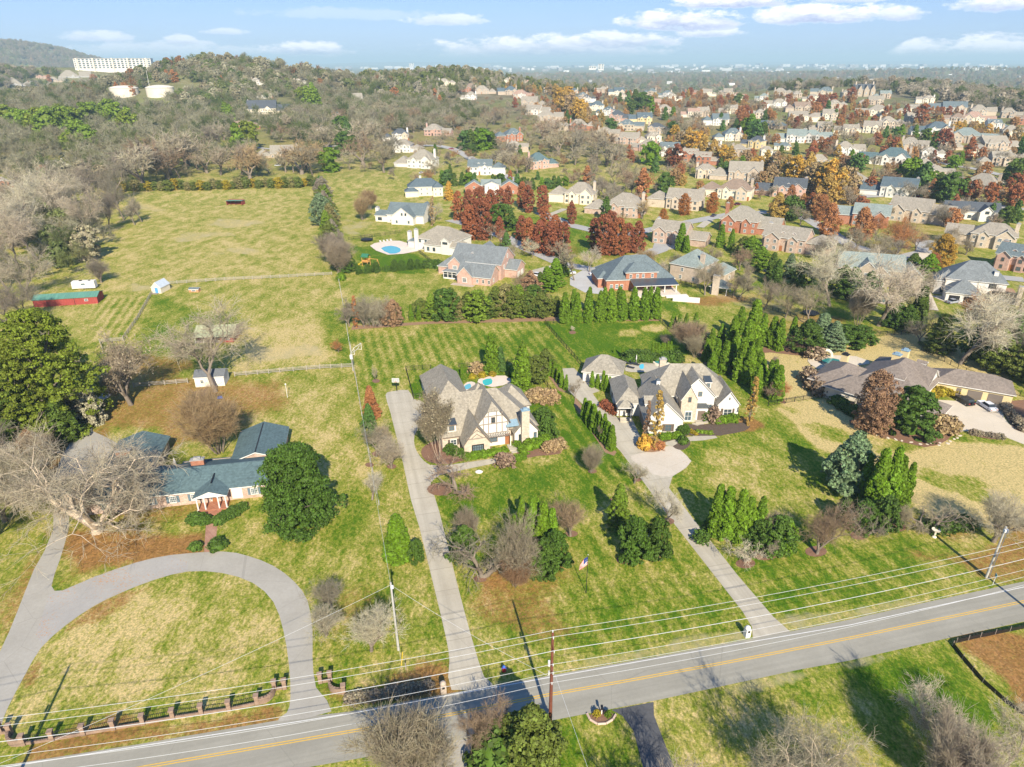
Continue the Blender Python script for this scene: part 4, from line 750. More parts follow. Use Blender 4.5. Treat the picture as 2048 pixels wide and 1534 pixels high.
# the neighbourhood's autumn trees: x, foot y, height, colour
RED=[(915,440,60),(938,450,68),(960,445,74),(985,440,60),(940,480,72),(965,480,80),(1000,430,50),(1015,425,50),(1045,415,50),(1058,425,55),(1085,430,60),(1042,480,50),(1058,500,60),(1080,505,64),(1100,510,70),(1125,512,68),(1110,490,60),(1143,448,46),(1190,500,66),(1210,510,80),(1235,510,70),(1255,505,60),(1275,505,62),(1220,480,60),(1090,460,50),(1000,475,40)]
for i,(x,y,h) in enumerate(RED): tree('pear_leaf',x,y,h,'red' if i%4 else 'redb',.95,group='red pear trees along the curving street')
for x,y,h,p,c in ((865,452,60,'columnar_leaf','tan'),(898,400,36,'far_conifer','goldb'),(1283,438,40,'far_bare','tan'),(1368,430,44,'round_leaf','org'),(1325,450,30,'round_leaf','org'),(1422,425,40,'round_leaf','org'),(1458,418,26,'round_leaf','rust'),(1552,430,46,'oval_leaf','rust'),(1580,410,40,'oval_leaf','rust'),(1555,440,50,'oval_leaf','gold'),(1655,470,60,'oval_leaf','rust'),(1720,480,62,'oval_leaf','rust'),(1750,475,50,'leafy_bare','rust'),(1790,510,84,'leafy_bare','rust'),(1800,490,60,'leafy_bare','tan'),(1878,540,72,'round_leaf','goldb'),(1640,440,48,'round_leaf','rust'),(1620,420,36,'round_leaf','redb'),(1710,500,50,'leafy_bare','twb'),(1900,455,40,'far_round','rust'),(1940,400,40,'far_round','redb'),(1975,410,44,'far_round','redb'),(2030,415,44,'far_round','redb'),(1120,520,40,'far_bare','twb'),(1180,545,50,'bare_b','pale'),(1290,540,42,'bare_multi','tan'),(1030,530,46,'bare_b','twb'),(1065,515,40,'bare_b','pale'),(1000,500,40,'far_bare','twr'),(985,480,38,'far_bare','twr'),(1245,452,30,'far_bare','tan'),(1150,560,60,'far_bare','twb'),(870,445,40,'bare_b','pale'),(725,440,50,'bare_multi','tan'),(740,420,40,'bare_multi','tan'),(1060,390,30,'far_bare','twr'),(1175,370,40,'far_oval','rust'),(1190,360,46,'far_bare','twd'),(1285,400,66,'far_oval','rust'),(1345,415,28,'far_cedar','mag'),(1330,390,40,'far_cedar','arbd'),(1210,440,44,'far_oval','arbd'),(1217,400,40,'far_bare','twd'),(1895,500,40,'bare_b','pale'),(1905,490,40,'leafy_bare','twb'),(1650,420,70,'far_oval','gold')): tree(p,x,y,h,c)
GOLD=[(1113,205,34),(1120,215,36),(1130,222,40),(1142,228,40),(1150,238,42),(1160,240,40),(1110,195,26),(1100,190,22),(1095,185,20),(1135,210,36),(1165,252,34),(1170,240,30),(1405,320,48),(1390,310,46),(1375,300,44),(1360,298,36),(1425,325,44),(1445,330,40),(1460,338,42),(1490,335,36),(1500,350,36),(1515,345,30),(1530,345,46),(1550,350,44),(1570,358,46),(1590,365,50),(1610,375,60),(1625,385,62),(1640,392,70),(1655,398,70),(1675,400,62),(1685,395,60),(1665,370,40),(1600,380,50),(1618,350,46),(1540,370,40),(1340,300,28),(1350,275,26),(1205,245,20),(1015,180,14),(1000,176,14),(985,178,15),(970,172,16),(950,172,16),(960,180,14),(1030,185,15),(1045,180,16),(1060,185,16),(1080,190,18),(1070,180,14),(1020,170,12),(1850,250,20),(1880,250,22),(1910,275,30),(1925,262,22),(1940,265,22),(1960,268,24),(1975,270,22),(1990,275,20),(2030,285,30),(1830,255,18),(1950,262,20),(2040,290,24),(1200,235,16),(1408,230,14)]
for i,(x,y,h) in enumerate(GOLD): tree('far_round' if i%2 else 'far_oval',x,y,h,('gold','goldb','gold','tan')[i%4] if x>1340 or x<1200 else 'gold',1.0,small=h<26)
EVG=[(932,300,34),(942,302,36),(955,300,38),(965,300,38),(975,296,34),(985,298,30),(945,312,20),(620,225,46),(632,230,52),(610,215,34),(628,205,34),(480,310,54),(498,300,50),(455,245,34),(465,250,36),(660,345,42),(700,300,50),(690,290,44),(685,275,36),(40,265,32),(60,270,36),(85,275,40),(105,280,44),(130,270,40),(150,265,36),(175,260,38),(190,245,30),(20,260,34),(225,250,34),(240,260,40),(260,270,36),(180,300,34),(165,295,40),(140,300,26),(10,250,30),(100,245,24),(120,240,22),(280,230,22),(95,400,34),(70,410,30),(660,232,20),(640,305,22),(690,310,38),(705,290,30),(1440,250,22),(1475,210,20),(1528,245,22),(1500,270,36),(1510,280,36),(1525,280,34),(1470,265,24),(1490,268,26),(1445,262,20),(1270,215,30),(1285,220,30),(1300,228,30),(1255,210,26),(1262,228,22),(1330,240,24),(1345,240,24),(1220,265,24),(1140,255,22),(1135,240,18),(1300,330,40),(1310,345,30),(1240,205,18),(1345,270,24),(1800,280,28),(1770,275,22),(1850,290,30),(1868,300,34),(1830,275,22),(1790,275,20),(1670,240,20),(1655,225,22),(1815,380,52),(1840,390,56),(1870,400,50),(1895,405,50),(1920,330,24),(2040,310,34),(2030,370,46),(2010,360,26),(1700,330,28),(1715,345,34),(1560,320,26),(1590,310,22),(1840,385,44),(960,400,18),(1440,340,22),(1475,350,24),(1482,345,30),(1450,352,26),(1465,352,26),(870,310,20),(885,370,26),(895,370,28),(910,372,22),(925,370,22),(940,372,22),(950,374,26),(985,372,22),(1000,374,22),(1020,378,22),(1035,375,26),(1048,378,20),(1065,380,22),(1083,380,24),(1095,378,20),(1108,378,24),(1117,378,24),(1130,372,16),(1075,360,16),(900,345,14),(1580,440,40),(1550,430,30),(1980,440,30),(2010,450,34),(2030,445,36),(1990,430,24),(1960,570,26),(1630,345,18),(1040,310,18),(1905,340,24)]
for i,(x,y,h) in enumerate(EVG):
    bl=x<270 and y<310; tree('far_cedar' if (bl or i%3==0) else 'far_conifer',x,y,h*(1.35 if bl else 1.1),('lime' if i%3 else 'pine') if (bl or x in(620,632,610,628,480,498,455,465)) else ('con','pined','arbd','arb')[i%4],1.15,small=h<24)
REDF=[(235,190,26),(250,188,22),(265,192,20),(1030,215,22),(1870,340,26),(790,205,28),(880,215,24),(870,200,22),(1195,200,14),(1210,200,12),(1365,200,16),(1385,205,16),(1400,200,14),(1380,190,14),(1410,205,18),(1440,215,24),(1480,240,26),(1490,235,24),(1500,245,26),(1560,205,20),(1575,210,22),(1590,215,20),(1620,215,22),(1640,220,30),(1650,215,26),(1665,210,24),(1630,230,26),(1670,235,26),(1700,205,30),(1705,200,26),(1685,230,20),(1730,240,20),(1770,235,22),(1812,232,24),(1830,245,30),(1840,250,40),(1870,238,24),(1880,235,20),(1895,235,22),(1910,235,22),(1920,240,20),(1678,255,24),(1700,250,26),(1745,255,22),(1780,245,20),(1710,240,22),(1485,255,30),(1500,262,30),(1590,260,26),(1600,250,22),(1755,290,22),(1775,295,26),(1790,300,26),(1885,300,40),(1900,305,30),(1650,305,28),(1640,300,24),(1625,310,28),(1620,330,34),(1645,330,20),(1935,320,44),(1960,325,30),(2010,300,20),(1865,325,24),(1690,340,28),(1740,385,30),(1860,400,40),(1830,370,24),(1925,390,34),(1950,395,34),(2020,390,44),(2045,390,44),(1235,320,24),(1350,335,46),(1340,330,34),(1020,360,20),(1135,290,20),(465,180,18),(445,170,20),(350,165,24),(335,160,20),(430,165,16),(190,170,20),(100,165,16),(60,175,14),(150,175,14),(90,355,26)]
for i,(x,y,h) in enumerate(REDF): tree('far_round' if i%3 else 'far_oval',x,y,h,('redb','rust','redb','red','brn')[i%5] if x>1000 else 'rust',1.0,small=h<26)
BARE=[(845,200,26),(900,230,24),(860,210,26),(820,250,36),(790,240,36),(760,235,34),(740,260,40),(720,300,60),(735,330,70),(750,300,56),(770,345,60),(760,320,60),(700,340,40),(780,260,34),(830,265,30),(840,240,26),(870,250,28),(890,250,30),(910,260,32),(930,280,30),(885,290,30),(905,330,30),(870,350,30),(835,300,24),(850,320,26),(1000,300,30),(1010,320,40),(1020,340,40),(1035,350,40),(1050,345,36),(1000,340,36),(990,330,30),(1085,280,46),(1100,290,56),(1115,300,56),(1125,310,60),(1140,320,60),(1150,330,40),(1160,300,50),(1170,310,56),(1190,320,60),(1205,330,56),(1220,340,50),(1215,310,50),(1240,350,40),(1225,375,50),(1200,390,50),(1180,400,46),(1245,385,50),(1260,395,50),(1270,370,40),(1240,410,40),(1225,410,40),(1000,240,30),(1010,250,34),(975,260,34),(985,250,30),(960,280,28),(1050,260,24),(1070,250,20),(1040,240,26),(1150,270,30),(1185,290,30),(1200,300,34),(1060,300,30),(1030,330,30),(1020,310,26),(1380,345,30),(1400,350,30),(1310,315,26),(1370,270,30),(1355,250,22),(1380,260,24),(1400,270,26),(1420,270,22),(1415,240,20),(1385,245,22),(1550,260,26),(1570,265,26),(1610,262,22),(1650,265,26),(1670,280,30),(1690,290,30),(1705,285,28),(1720,300,26),(1735,300,24),(1800,260,24),(1820,270,26),(1810,290,24),(1830,310,28),(1845,320,26),(1860,330,26),(1890,310,24),(1905,330,24),(1950,310,30),(1980,320,30),(2000,330,30),(2030,340,34),(1790,330,24),(1810,330,24),(1820,340,20),(1900,370,34),(1880,375,36),(1790,380,40),(1760,360,30),(1745,340,30),(1820,400,40),(1850,400,36),(1690,375,36),(1700,410,40),(1715,420,34),(1620,290,20),(1450,300,20),(1540,290,22),(1560,230,20),(1520,225,22),(1510,215,20),(1460,230,22),(1450,240,22),(1340,215,20),(1360,220,20),(1310,205,16),(1420,210,18),(1350,205,16),(1390,215,18),(1230,225,18),(1330,280,26),(1540,395,30),(1520,400,26),(1780,440,40),(1600,450,46),(1640,520,50),(1660,510,46),(1680,520,46),(1700,530,50),(1750,520,60),(1770,540,60),(1740,540,50),(1830,500,46),(1870,510,40),(1930,510,40),(1890,455,50),(1920,440,30),(1480,540,50),(1430,530,40),(1500,560,40),(1350,540,36),(1330,560,40),(1395,520,30),(650,300,60),(625,350,60),(615,340,66),(605,350,66),(590,345,50),(560,250,20),(590,240,34),(600,250,36),(580,260,34),(560,280,36),(600,290,40),(630,280,36),(650,260,30),(670,260,34),(690,250,34),(720,240,34),(480,350,60),(495,355,66),(510,358,60),(470,340,50),(440,350,60),(420,345,56),(400,340,60),(340,350,90),(325,360,80),(360,355,80),(370,340,70),(300,370,90),(280,375,90),(310,345,70),(385,330,50),(415,320,50),(430,300,50),(445,280,40),(540,345,36),(570,345,40)]
for i,(x,y,h) in enumerate(BARE):
    near=y>380; c=('twb','twd','grey','mauve','twb')[i%5]
    if (x,y) in ((615,340),(605,350),(510,358),(495,355)): c='tan'
    tree('far_bare' if not near else ('bare_b','bare_a','leafy_bare')[i%3],x,y,h,c,1.15 if near else 1.25)
# ---------------- woods that read as one mass ----------------
WOODC=[(0.246,0.237,0.164),(0.279,0.27,0.187),(0.312,0.303,0.218),(0.221,0.212,0.148),(0.238,0.22,0.148),(0.287,0.278,0.203),(0.139,0.166,0.055),(0.221,0.195,0.125),(0.344,0.332,0.242),(0.09,0.124,0.031),(0.271,0.253,0.172),(0.18,0.191,0.086),(0.12,0.16,0.04),(0.09,0.12,0.035)]
def woods(name,label,poly,n,h0,h1,colors,kind,spacing=0,seed=0,polyworld=None):
    """trees nobody could count: one object, instanced on points"""
    rng=np.random.default_rng(seed); poly_=polyworld or [GT(*p).xy[:] for p in poly]; pp=np.array(poly_); x0,y0=pp.min(0); x1,y1=pp.max(0); out=[]
    X=rng.uniform(x0,x1,n*6); Y=rng.uniform(y0,y1,n*6); k=sdist(poly_,X,Y)>0; X=X[k][:n]; Y=Y[k][:n]
    ok=~clear_mask(X,Y); X=X[ok]; Y=Y[ok]; Z=H(X,Y)-.3
    me=bpy.data.meshes.new(name); me.from_pydata(list(zip(X,Y,Z)),[],[])
    a=me.attributes.new('ts','FLOAT','POINT'); a.data.foreach_set('value',rng.uniform(h0,h1,len(X)).astype(np.float32))
    fm=foliage('woods_'+name,.1,.25,woods=colors); lk=bpy.data.collections.new('proto_'+name)
    for pn in kind:
        tm,cm,hh=PROTO[pn]
        m2=cm.copy(); 
        for i in range(len(m2.materials)): m2.materials[i]=fm
        q=bpy.data.objects.new('proto',m2); q.scale=(1/hh,)*3; lk.objects.link(q)
    o=link(name,me); tag(o,label,'woodland',kind='stuff')
    ng=bpy.data.node_groups.new(name,'GeometryNodeTree'); ng.interface.new_socket('Geometry',in_out='INPUT',socket_type='NodeSocketGeometry'); ng.interface.new_socket('Geometry',in_out='OUTPUT',socket_type='NodeSocketGeometry')
    gi=ng.nodes.new('NodeGroupInput'); go=ng.nodes.new('NodeGroupOutput'); ip=ng.nodes.new('GeometryNodeInstanceOnPoints'); ci=ng.nodes.new('GeometryNodeCollectionInfo')
    ci.inputs[0].default_value=lk; ci.inputs['Separate Children'].default_value=True; ci.inputs['Reset Children'].default_value=False
    ip.inputs['Pick Instance'].default_value=True
    rv=ng.nodes.new('FunctionNodeRandomValue'); rv.data_type='FLOAT_VECTOR'; rv.inputs[1].default_value=(0,0,6.28)
    na_=ng.nodes.new('GeometryNodeInputNamedAttribute'); na_.data_type='FLOAT'; na_.inputs[0].default_value='ts'
    ng.links.new(gi.outputs[0],ip.inputs['Points']); ng.links.new(ci.outputs[0],ip.inputs['Instance']); ng.links.new(rv.outputs[0],ip.inputs['Rotation'])
    ng.links.new(na_.outputs[0],ip.inputs['Scale']); ng.links.new(ip.outputs[0],go.inputs[0])
    md=o.modifiers.new('scatter','NODES'); md.node_group=ng
    return o
def clear_px(px,py,r): p=GT(px,py); CLEAR.append((p.x,p.y,r))
def clear_mask(X,Y):
    m=np.zeros(X.shape,bool)
    for x,y,r in CLEAR: m|=(X-x)**2+(Y-y)**2<r*r
    return m
# ---------------- buildings ----------------
RF=dict(tan=shingle('roof_tan',(.275,.245,.19)),taup=shingle('roof_taupe',(.27,.24,.19)),grey=shingle('roof_grey',(.265,.24,.19)),slate=shingle('roof_slate',(.12,.15,.155)),char=shingle('roof_charcoal',(.075,.085,.095)),teal=shingle('roof_teal',(.085,.13,.135)),brn=shingle('roof_brown',(.23,.17,.125)),dkb=shingle('roof_dark_brown',(.20,.165,.135)),pink=shingle('roof_pinkish',(.33,.22,.165)),sage=shingle('roof_sage',(.20,.235,.215)),blue=shingle('roof_bluegrey',(.085,.115,.13)))
RW=dict(tan='tan',taup='taupe',grey='grey',slate='slate',char='charcoal',teal='teal',brn='brown',dkb='dark brown',pink='terracotta',sage='sage grey',blue='blue grey')
WL=dict(red=brick('wall_red_brick',(.38,.155,.09),(.46,.21,.13),(.38,.28,.22)),pink=brick('wall_pink_brick',(.52,.32,.25),(.60,.40,.32),(.55,.47,.42)),tan=brick('wall_tan_brick',(.46,.37,.28),(.55,.45,.35),(.50,.45,.38)),
 white=surf('wall_white',(.62,.595,.54),.8,.035,.6),cream=surf('wall_cream',(.68,.60,.46),.85,.06,.6),stone=surf('wall_stone',(.32,.26,.19),.9,.2,2.2,col2=(.66,.56,.44)),yel=surf('wall_yellow',(.62,.50,.27),.85,.07,.5),grey=surf('wall_grey',(.40,.39,.37),.85,.08,.6),barn=surf('barn_red',(.30,.055,.045),.8,.15,1.5,stretch=(3,3,.3)),dstone=surf('wall_dark_stone',(.22,.18,.13),.9,.2,2.2,col2=(.50,.42,.32)),mixb=brick('wall_mixed_brick',(.44,.28,.20),(.60,.50,.42),(.52,.46,.40)))
WW=dict(red='red brick',pink='pink brick',tan='tan brick',white='white',cream='cream',stone='pale stone',yel='yellow',grey='grey',barn='red',dstone='brown stone',mixb='mixed brick')
TRIM=surf('white_trim',(.66,.64,.59),.6,.03,1); DTRIM=surf('brown_trim',(.16,.12,.09),.7,.12,2); METAL=surf('dark_metal_roof',(.07,.085,.095),.35,.12,.6,spec=.6,metal=.3,stretch=(6,.3,1)); GRNM=surf('green_metal_roof',(.10,.23,.17),.5,.15,.5,stretch=(4,.3,1)); SAGEM=surf('faded_green_roof',(.32,.34,.20),.7,.12,.5,stretch=(4,.3,1))
GL=glass(); GLP=glass('pool_water',(.03,.30,.34)); WOODB=surf('brown_wood',(.30,.12,.05),.5,.15,3); CAPM=surf('chimney_cap',(.34,.33,.31),.6,.1,2); COPB=surf('blue_copper',(.22,.32,.38),.5,.1,2); BLK=surf('black_metal',(.02,.02,.022),.5,.1,3); SHUT=surf('shutter_brown',(.11,.085,.065),.7,.1,3); SHUTB=surf('shutter_slate',(.12,.17,.20),.7,.1,3)
GDB=surf('garage_door_brown',(.17,.14,.115),.6,.1,.6,stretch=(.3,.3,6)); GDW=surf('garage_door_white',(.70,.68,.64),.6,.05,.6,stretch=(.3,.3,6)); TIMB=surf('timber',(.26,.22,.18),.8,.12,2)
def roofgeo(mb,x,y,w,d,z,kind,pitch,oh,mat,trim,clip=0):
    W,D=w+2*oh,d+2*oh; hw,hd=W/2,D/2; t=.2
    def q(*p,m=mat): mb.poly([(x+a,y+b,c) for a,b,c in p],m)
    if kind=='shed': # falls towards -y
        r=pitch*D; q((-hw,-hd,z),(hw,-hd,z),(hw,hd,z+r),(-hw,hd,z+r)); q((-hw,-hd,z-t),(-hw,hd,z+r-t),(hw,hd,z+r-t),(hw,-hd,z-t),m=trim); q((-hw,-hd,z-t),(hw,-hd,z-t),(hw,-hd,z),(-hw,-hd,z),m=trim)
        q((hw,-hd,z-t),(hw,hd,z+r-t),(hw,hd,z+r),(hw,-hd,z),m=trim); q((-hw,hd,z+r-t),(-hw,-hd,z-t),(-hw,-hd,z),(-hw,hd,z+r),m=trim); return z+r
    sw=False
    if kind in('gy','hy'): sw=True
    L,S=(hd,hw) if sw else (hw,hd)   # L along ridge, S across
    eh=kind in('hip','hy','hx','hipE','hipW')
    if kind=='hip': sw=D>W; L,S=(hd,hw) if sw else (hw,hd)
    if kind in('hx','hipE','hipW'): L,S=hw,hd; sw=False
    r=pitch*S
    def pt(l,s,zz): return (x+s,y+l,zz) if sw else (x+l,y-s,zz)   # keeps winding when swapped
    inL=min(S,L) if kind in('hip','hy','hx','hipW') else (S*clip if clip else 0); inR=min(S,L) if kind in('hip','hy','hx','hipE') else (0)
    if kind=='gy' and clip: inL,inR=S*clip,0
    a=clip if (clip and kind in('gy','gx')) else 0
    def f(pts,m=mat): mb.poly([pt(*p) for p in pts],m)
    top=z+r
    # two long slopes
    for s in (1,-1):
        pts=[(-L,s*S,z),(L,s*S,z),(L-inR,0,top),(-L+inL,0,top)]
        if a: pts=[(-L,s*S,z),(L,s*S,z),(L,0,top),(-L+inL,0,top),(-L,s*S*a,top-r*a)]
        # winding outward
        if s==-1: pts=pts[::-1]
        f(pts[::-1] if sw is False and False else pts)
    if inL and not a: f([(-L,-S,z),(-L,S,z),(-L+inL,0,top)])
    if a: f([(-L,-S*a,top-r*a),(-L,S*a,top-r*a),(-L+inL,0,top)])
    if inR: f([(L,S,z),(L,-S,z),(L-inR,0,top)])
    # fascia along eaves (and hipped ends), soffit
    fas=[((-L,S),(L,S)),((L,-S),(-L,-S))]
    if inL and not a: fas.append(((-L,-S),(-L,S)))
    if inR: fas.append(((L,S),(L,-S)))
    for (l0,s0),(l1,s1) in fas: f([(l0,s0,z-t),(l1,s1,z-t),(l1,s1,z),(l0,s0,z)],trim)
    if kind in('gx','gy','hipE','hipW'):
        for e,hipped in ((-L,inL and not a),(L,inR)):
            if hipped: continue
            for s in (1,-1):
                if a and e==-L: f([(e,s*S,z-t),(e,s*S*a,top-r*a-t),(e,s*S*a,top-r*a),(e,s*S,z)],trim)
                else: f([(e,s*S,z-t),(e,0,top-t),(e,0,top),(e,s*S,z)],trim)
        for s in (1,-1): f([(-L,s*S,z-t),(L,s*S,z-t),(L-inR,0,top-t),(-L+(inL if not a else S*a),0,top-t)],trim)
    else: f([(-L,-S,z-t),(L,-S,z-t),(L,S,z-t),(-L,S,z-t)],trim)
    return top
def wallgeo(mb,x,y,w,d,h,z0,kind,pitch,oh,mat,clip=0):
    hw,hd=w/2,d/2; V=lambda a,b,c:(x+a,y+b,c)
    for a,b in (((-hw,-hd),(hw,-hd)),((hw,-hd),(hw,hd)),((hw,hd),(-hw,hd)),((-hw,hd),(-hw,-hd))):
        mb.poly([V(*a,z0),V(*b,z0),V(*b,h),V(*a,h)],mat)
    if kind in('gx','gy','hipE','hipW'):
        S=(hd if kind!='gy' else hw); top=h+pitch*(S+oh)-.05-.1
        hb=h+pitch*oh-.1
        for e in (-1,1):
            if (kind=='hipE' and e==1) or (kind=='hipW' and e==-1): continue
            if kind=='gy':
                c=clip if e==-1 else 0
                pts=[V(-hw,e*hd,h),V(hw,e*hd,h),V(hw,e*hd,hb)]+([V(hw*c,e*hd,top-(top-hb)*c),V(-hw*c,e*hd,top-(top-hb)*c)] if c else [V(0,e*hd,top)])+[V(-hw,e*hd,hb)]
            else: pts=[V(e*hw,-hd,h),V(e*hw,hd,h),V(e*hw,hd,hb),V(e*hw,0,top),V(e*hw,-hd,hb)]
            mb.poly(pts,mat)
WIN={}
def winmesh(style):
    if style in WIN: return WIN[style]
    mb=MB(); tr=DTRIM if style.startswith('d') else BLK if style.startswith('b') else TRIM; nx,nz={'w':(2,2),'d':(2,2),'b':(2,3),'W':(4,3),'g':(1,1),'bW':(5,3)}.get(style,(2,2))
    fw=.09
    mb.box((0,-.02,0),(1-fw,.04,1-fw),GL)
    for s in (-1,1): mb.box((s*(.5-fw/2),-.04,0),(fw,.12,1),tr); mb.box((0,-.04,s*(.5-fw/2)),(1-2*fw,.12,fw),tr)
    for i in range(1,nx): mb.box((-.5+i/nx,-.045,0),(.035,.05,1-2*fw),tr)
    for i in range(1,nz): mb.box((0,-.042,-.5+i/nz),(1-2*fw,.045,.03),tr)
    WIN[style]=mesh_np('window',mb.v,mb.f,mb.mats,mb.m); return WIN[style]
def boxmesh(key,mat,d=(1,1,1)):
    if key in WIN: return WIN[key]
    mb=MB(); mb.box((0,0,0),d,mat); WIN[key]=mesh_np(key,mb.v,mb.f,mb.mats,mb.m); return WIN[key]
class House:
    def __init__(s,label,loc,rot,wall='white',roof='tan',trim=TRIM,win='w',name='house',cat='house'):
        s.root=thing(name,label,cat,loc,rot); s.W=MB(); s.Rf=MB(); s.B=[]; s.wall=WL.get(wall,wall); s.roof=RF.get(roof,roof); s.trim=trim; s.win=win; s.later=[]; s.rot=rot; s.loc=Vector(loc)
        HOUSEPOS.append((0,loc[0],loc[1]))
    def block(s,x0,x1,y0,y1,h,kind='hip',p=.6,oh=.45,z0=-.3,wall=None,roof=None,clip=0,trim=None):
        x,y,w,d=(x0+x1)/2,(y0+y1)/2,x1-x0,y1-y0; wm=WL.get(wall,wall) if wall else s.wall; rm=RF.get(roof,roof) if roof else s.roof
        if wall!='none': wallgeo(s.W,x,y,w,d,h,z0,kind,p,oh,wm,clip)
        top=h
        if kind!='none': top=roofgeo(s.Rf,x,y,w,d,h+.02+.003*len(s.B),kind,p,oh,rm,trim or s.trim,clip)
        s.B.append((x,y,w,d,h,top,z0)); return len(s.B)-1
    def at(s,b,side,u,z,off=.03):
        x,y,w,d=s.B[b][:4]
        return {'S':((x+u,y-d/2-off,z),0),'N':((x+u,y+d/2+off,z),math.pi),'E':((x+w/2+off,y+u,z),math.pi/2),'W':((x-w/2-off,y+u,z),-math.pi/2)}[side]
    def window(s,b,side,u,z,w=1.0,h=1.5,style=None,shut=None):
        p,r=s.at(b,side,u,z); o=link('window',winmesh(style or s.win),s.root,p,r,(w,1,h))
        if shut:
            for k in (-1,1):
                q=Vector(p)+Matrix.Rotation(r,3,'Z')@Vector((k*(w/2+.27),-.02,0)); link('shutter',boxmesh('shutter_'+shut.name,shut,(1,.05,1)),s.root,q,r,(.45,1,h))
    def door(s,b,side,u,w=1.1,h=2.2,mat=None,z=0,name='door'):
        p,r=s.at(b,side,u,z+h/2); m=mat or WOODB; link(name,boxmesh(name+'_'+m.name,m,(1,.08,1)),s.root,p,r,(w,1,h))
    def chimney(s,x,y,w,d,z0,z1,mat='red',cap=None,pot=True):
        mb=MB(); mb.box((x,y,(z0+z1)/2),(w,d,z1-z0),WL.get(mat,mat)); mb.box((x,y,z1+.08),(w+.2,d+.2,.16),cap or CAPM)
        if pot: mb.box((x,y,z1+.36),(w*.55,d*.55,.4),cap or CAPM)
        s.later.append(('chimney',mb))
    def dormer(s,x,y,z,w=1.8,h=1.4,dep=2.5,kind='gy',rot=0,wall=None,roof=None,win=None,p=.7):
        e=link('dormer',None,s.root,(x,y,z),rot); a=MB(); wallgeo(a,0,dep/2,w,dep,h,-1.2,kind if kind!='shed' else 'x',p,.2,WL.get(wall,wall) if wall else s.wall); roofgeo(a,0,dep/2,w,dep,h+.02,kind,p,.22,RF.get(roof,roof) if roof else s.roof,s.trim)
        o=a.build('dormer',s.root,(x,y,z),rot); bpy.data.objects.remove(e); link('window',winmesh(win or s.win),o,(0,-.04,h*.5),0,(w*.62,1,h*.75)); return o
    def column(s,x,y,h,r=.14,z=0,mat=None,name='column'):
        mb=MB(); mb.box((0,0,.08),(r*3,r*3,.16),mat or TRIM); mb.tube((0,0,.16),(0,0,h-.1),r,r*.85,mat or TRIM,8); mb.box((0,0,h-.06),(r*2.8,r*2.8,.12),mat or TRIM); mb.build(name,s.root,(x,y,z))
    def done(s):
        s.W.build('wall',s.root); r=s.Rf.build('roof',s.root)
        for n,mb in s.later: mb.build(n,r)
        return s.root
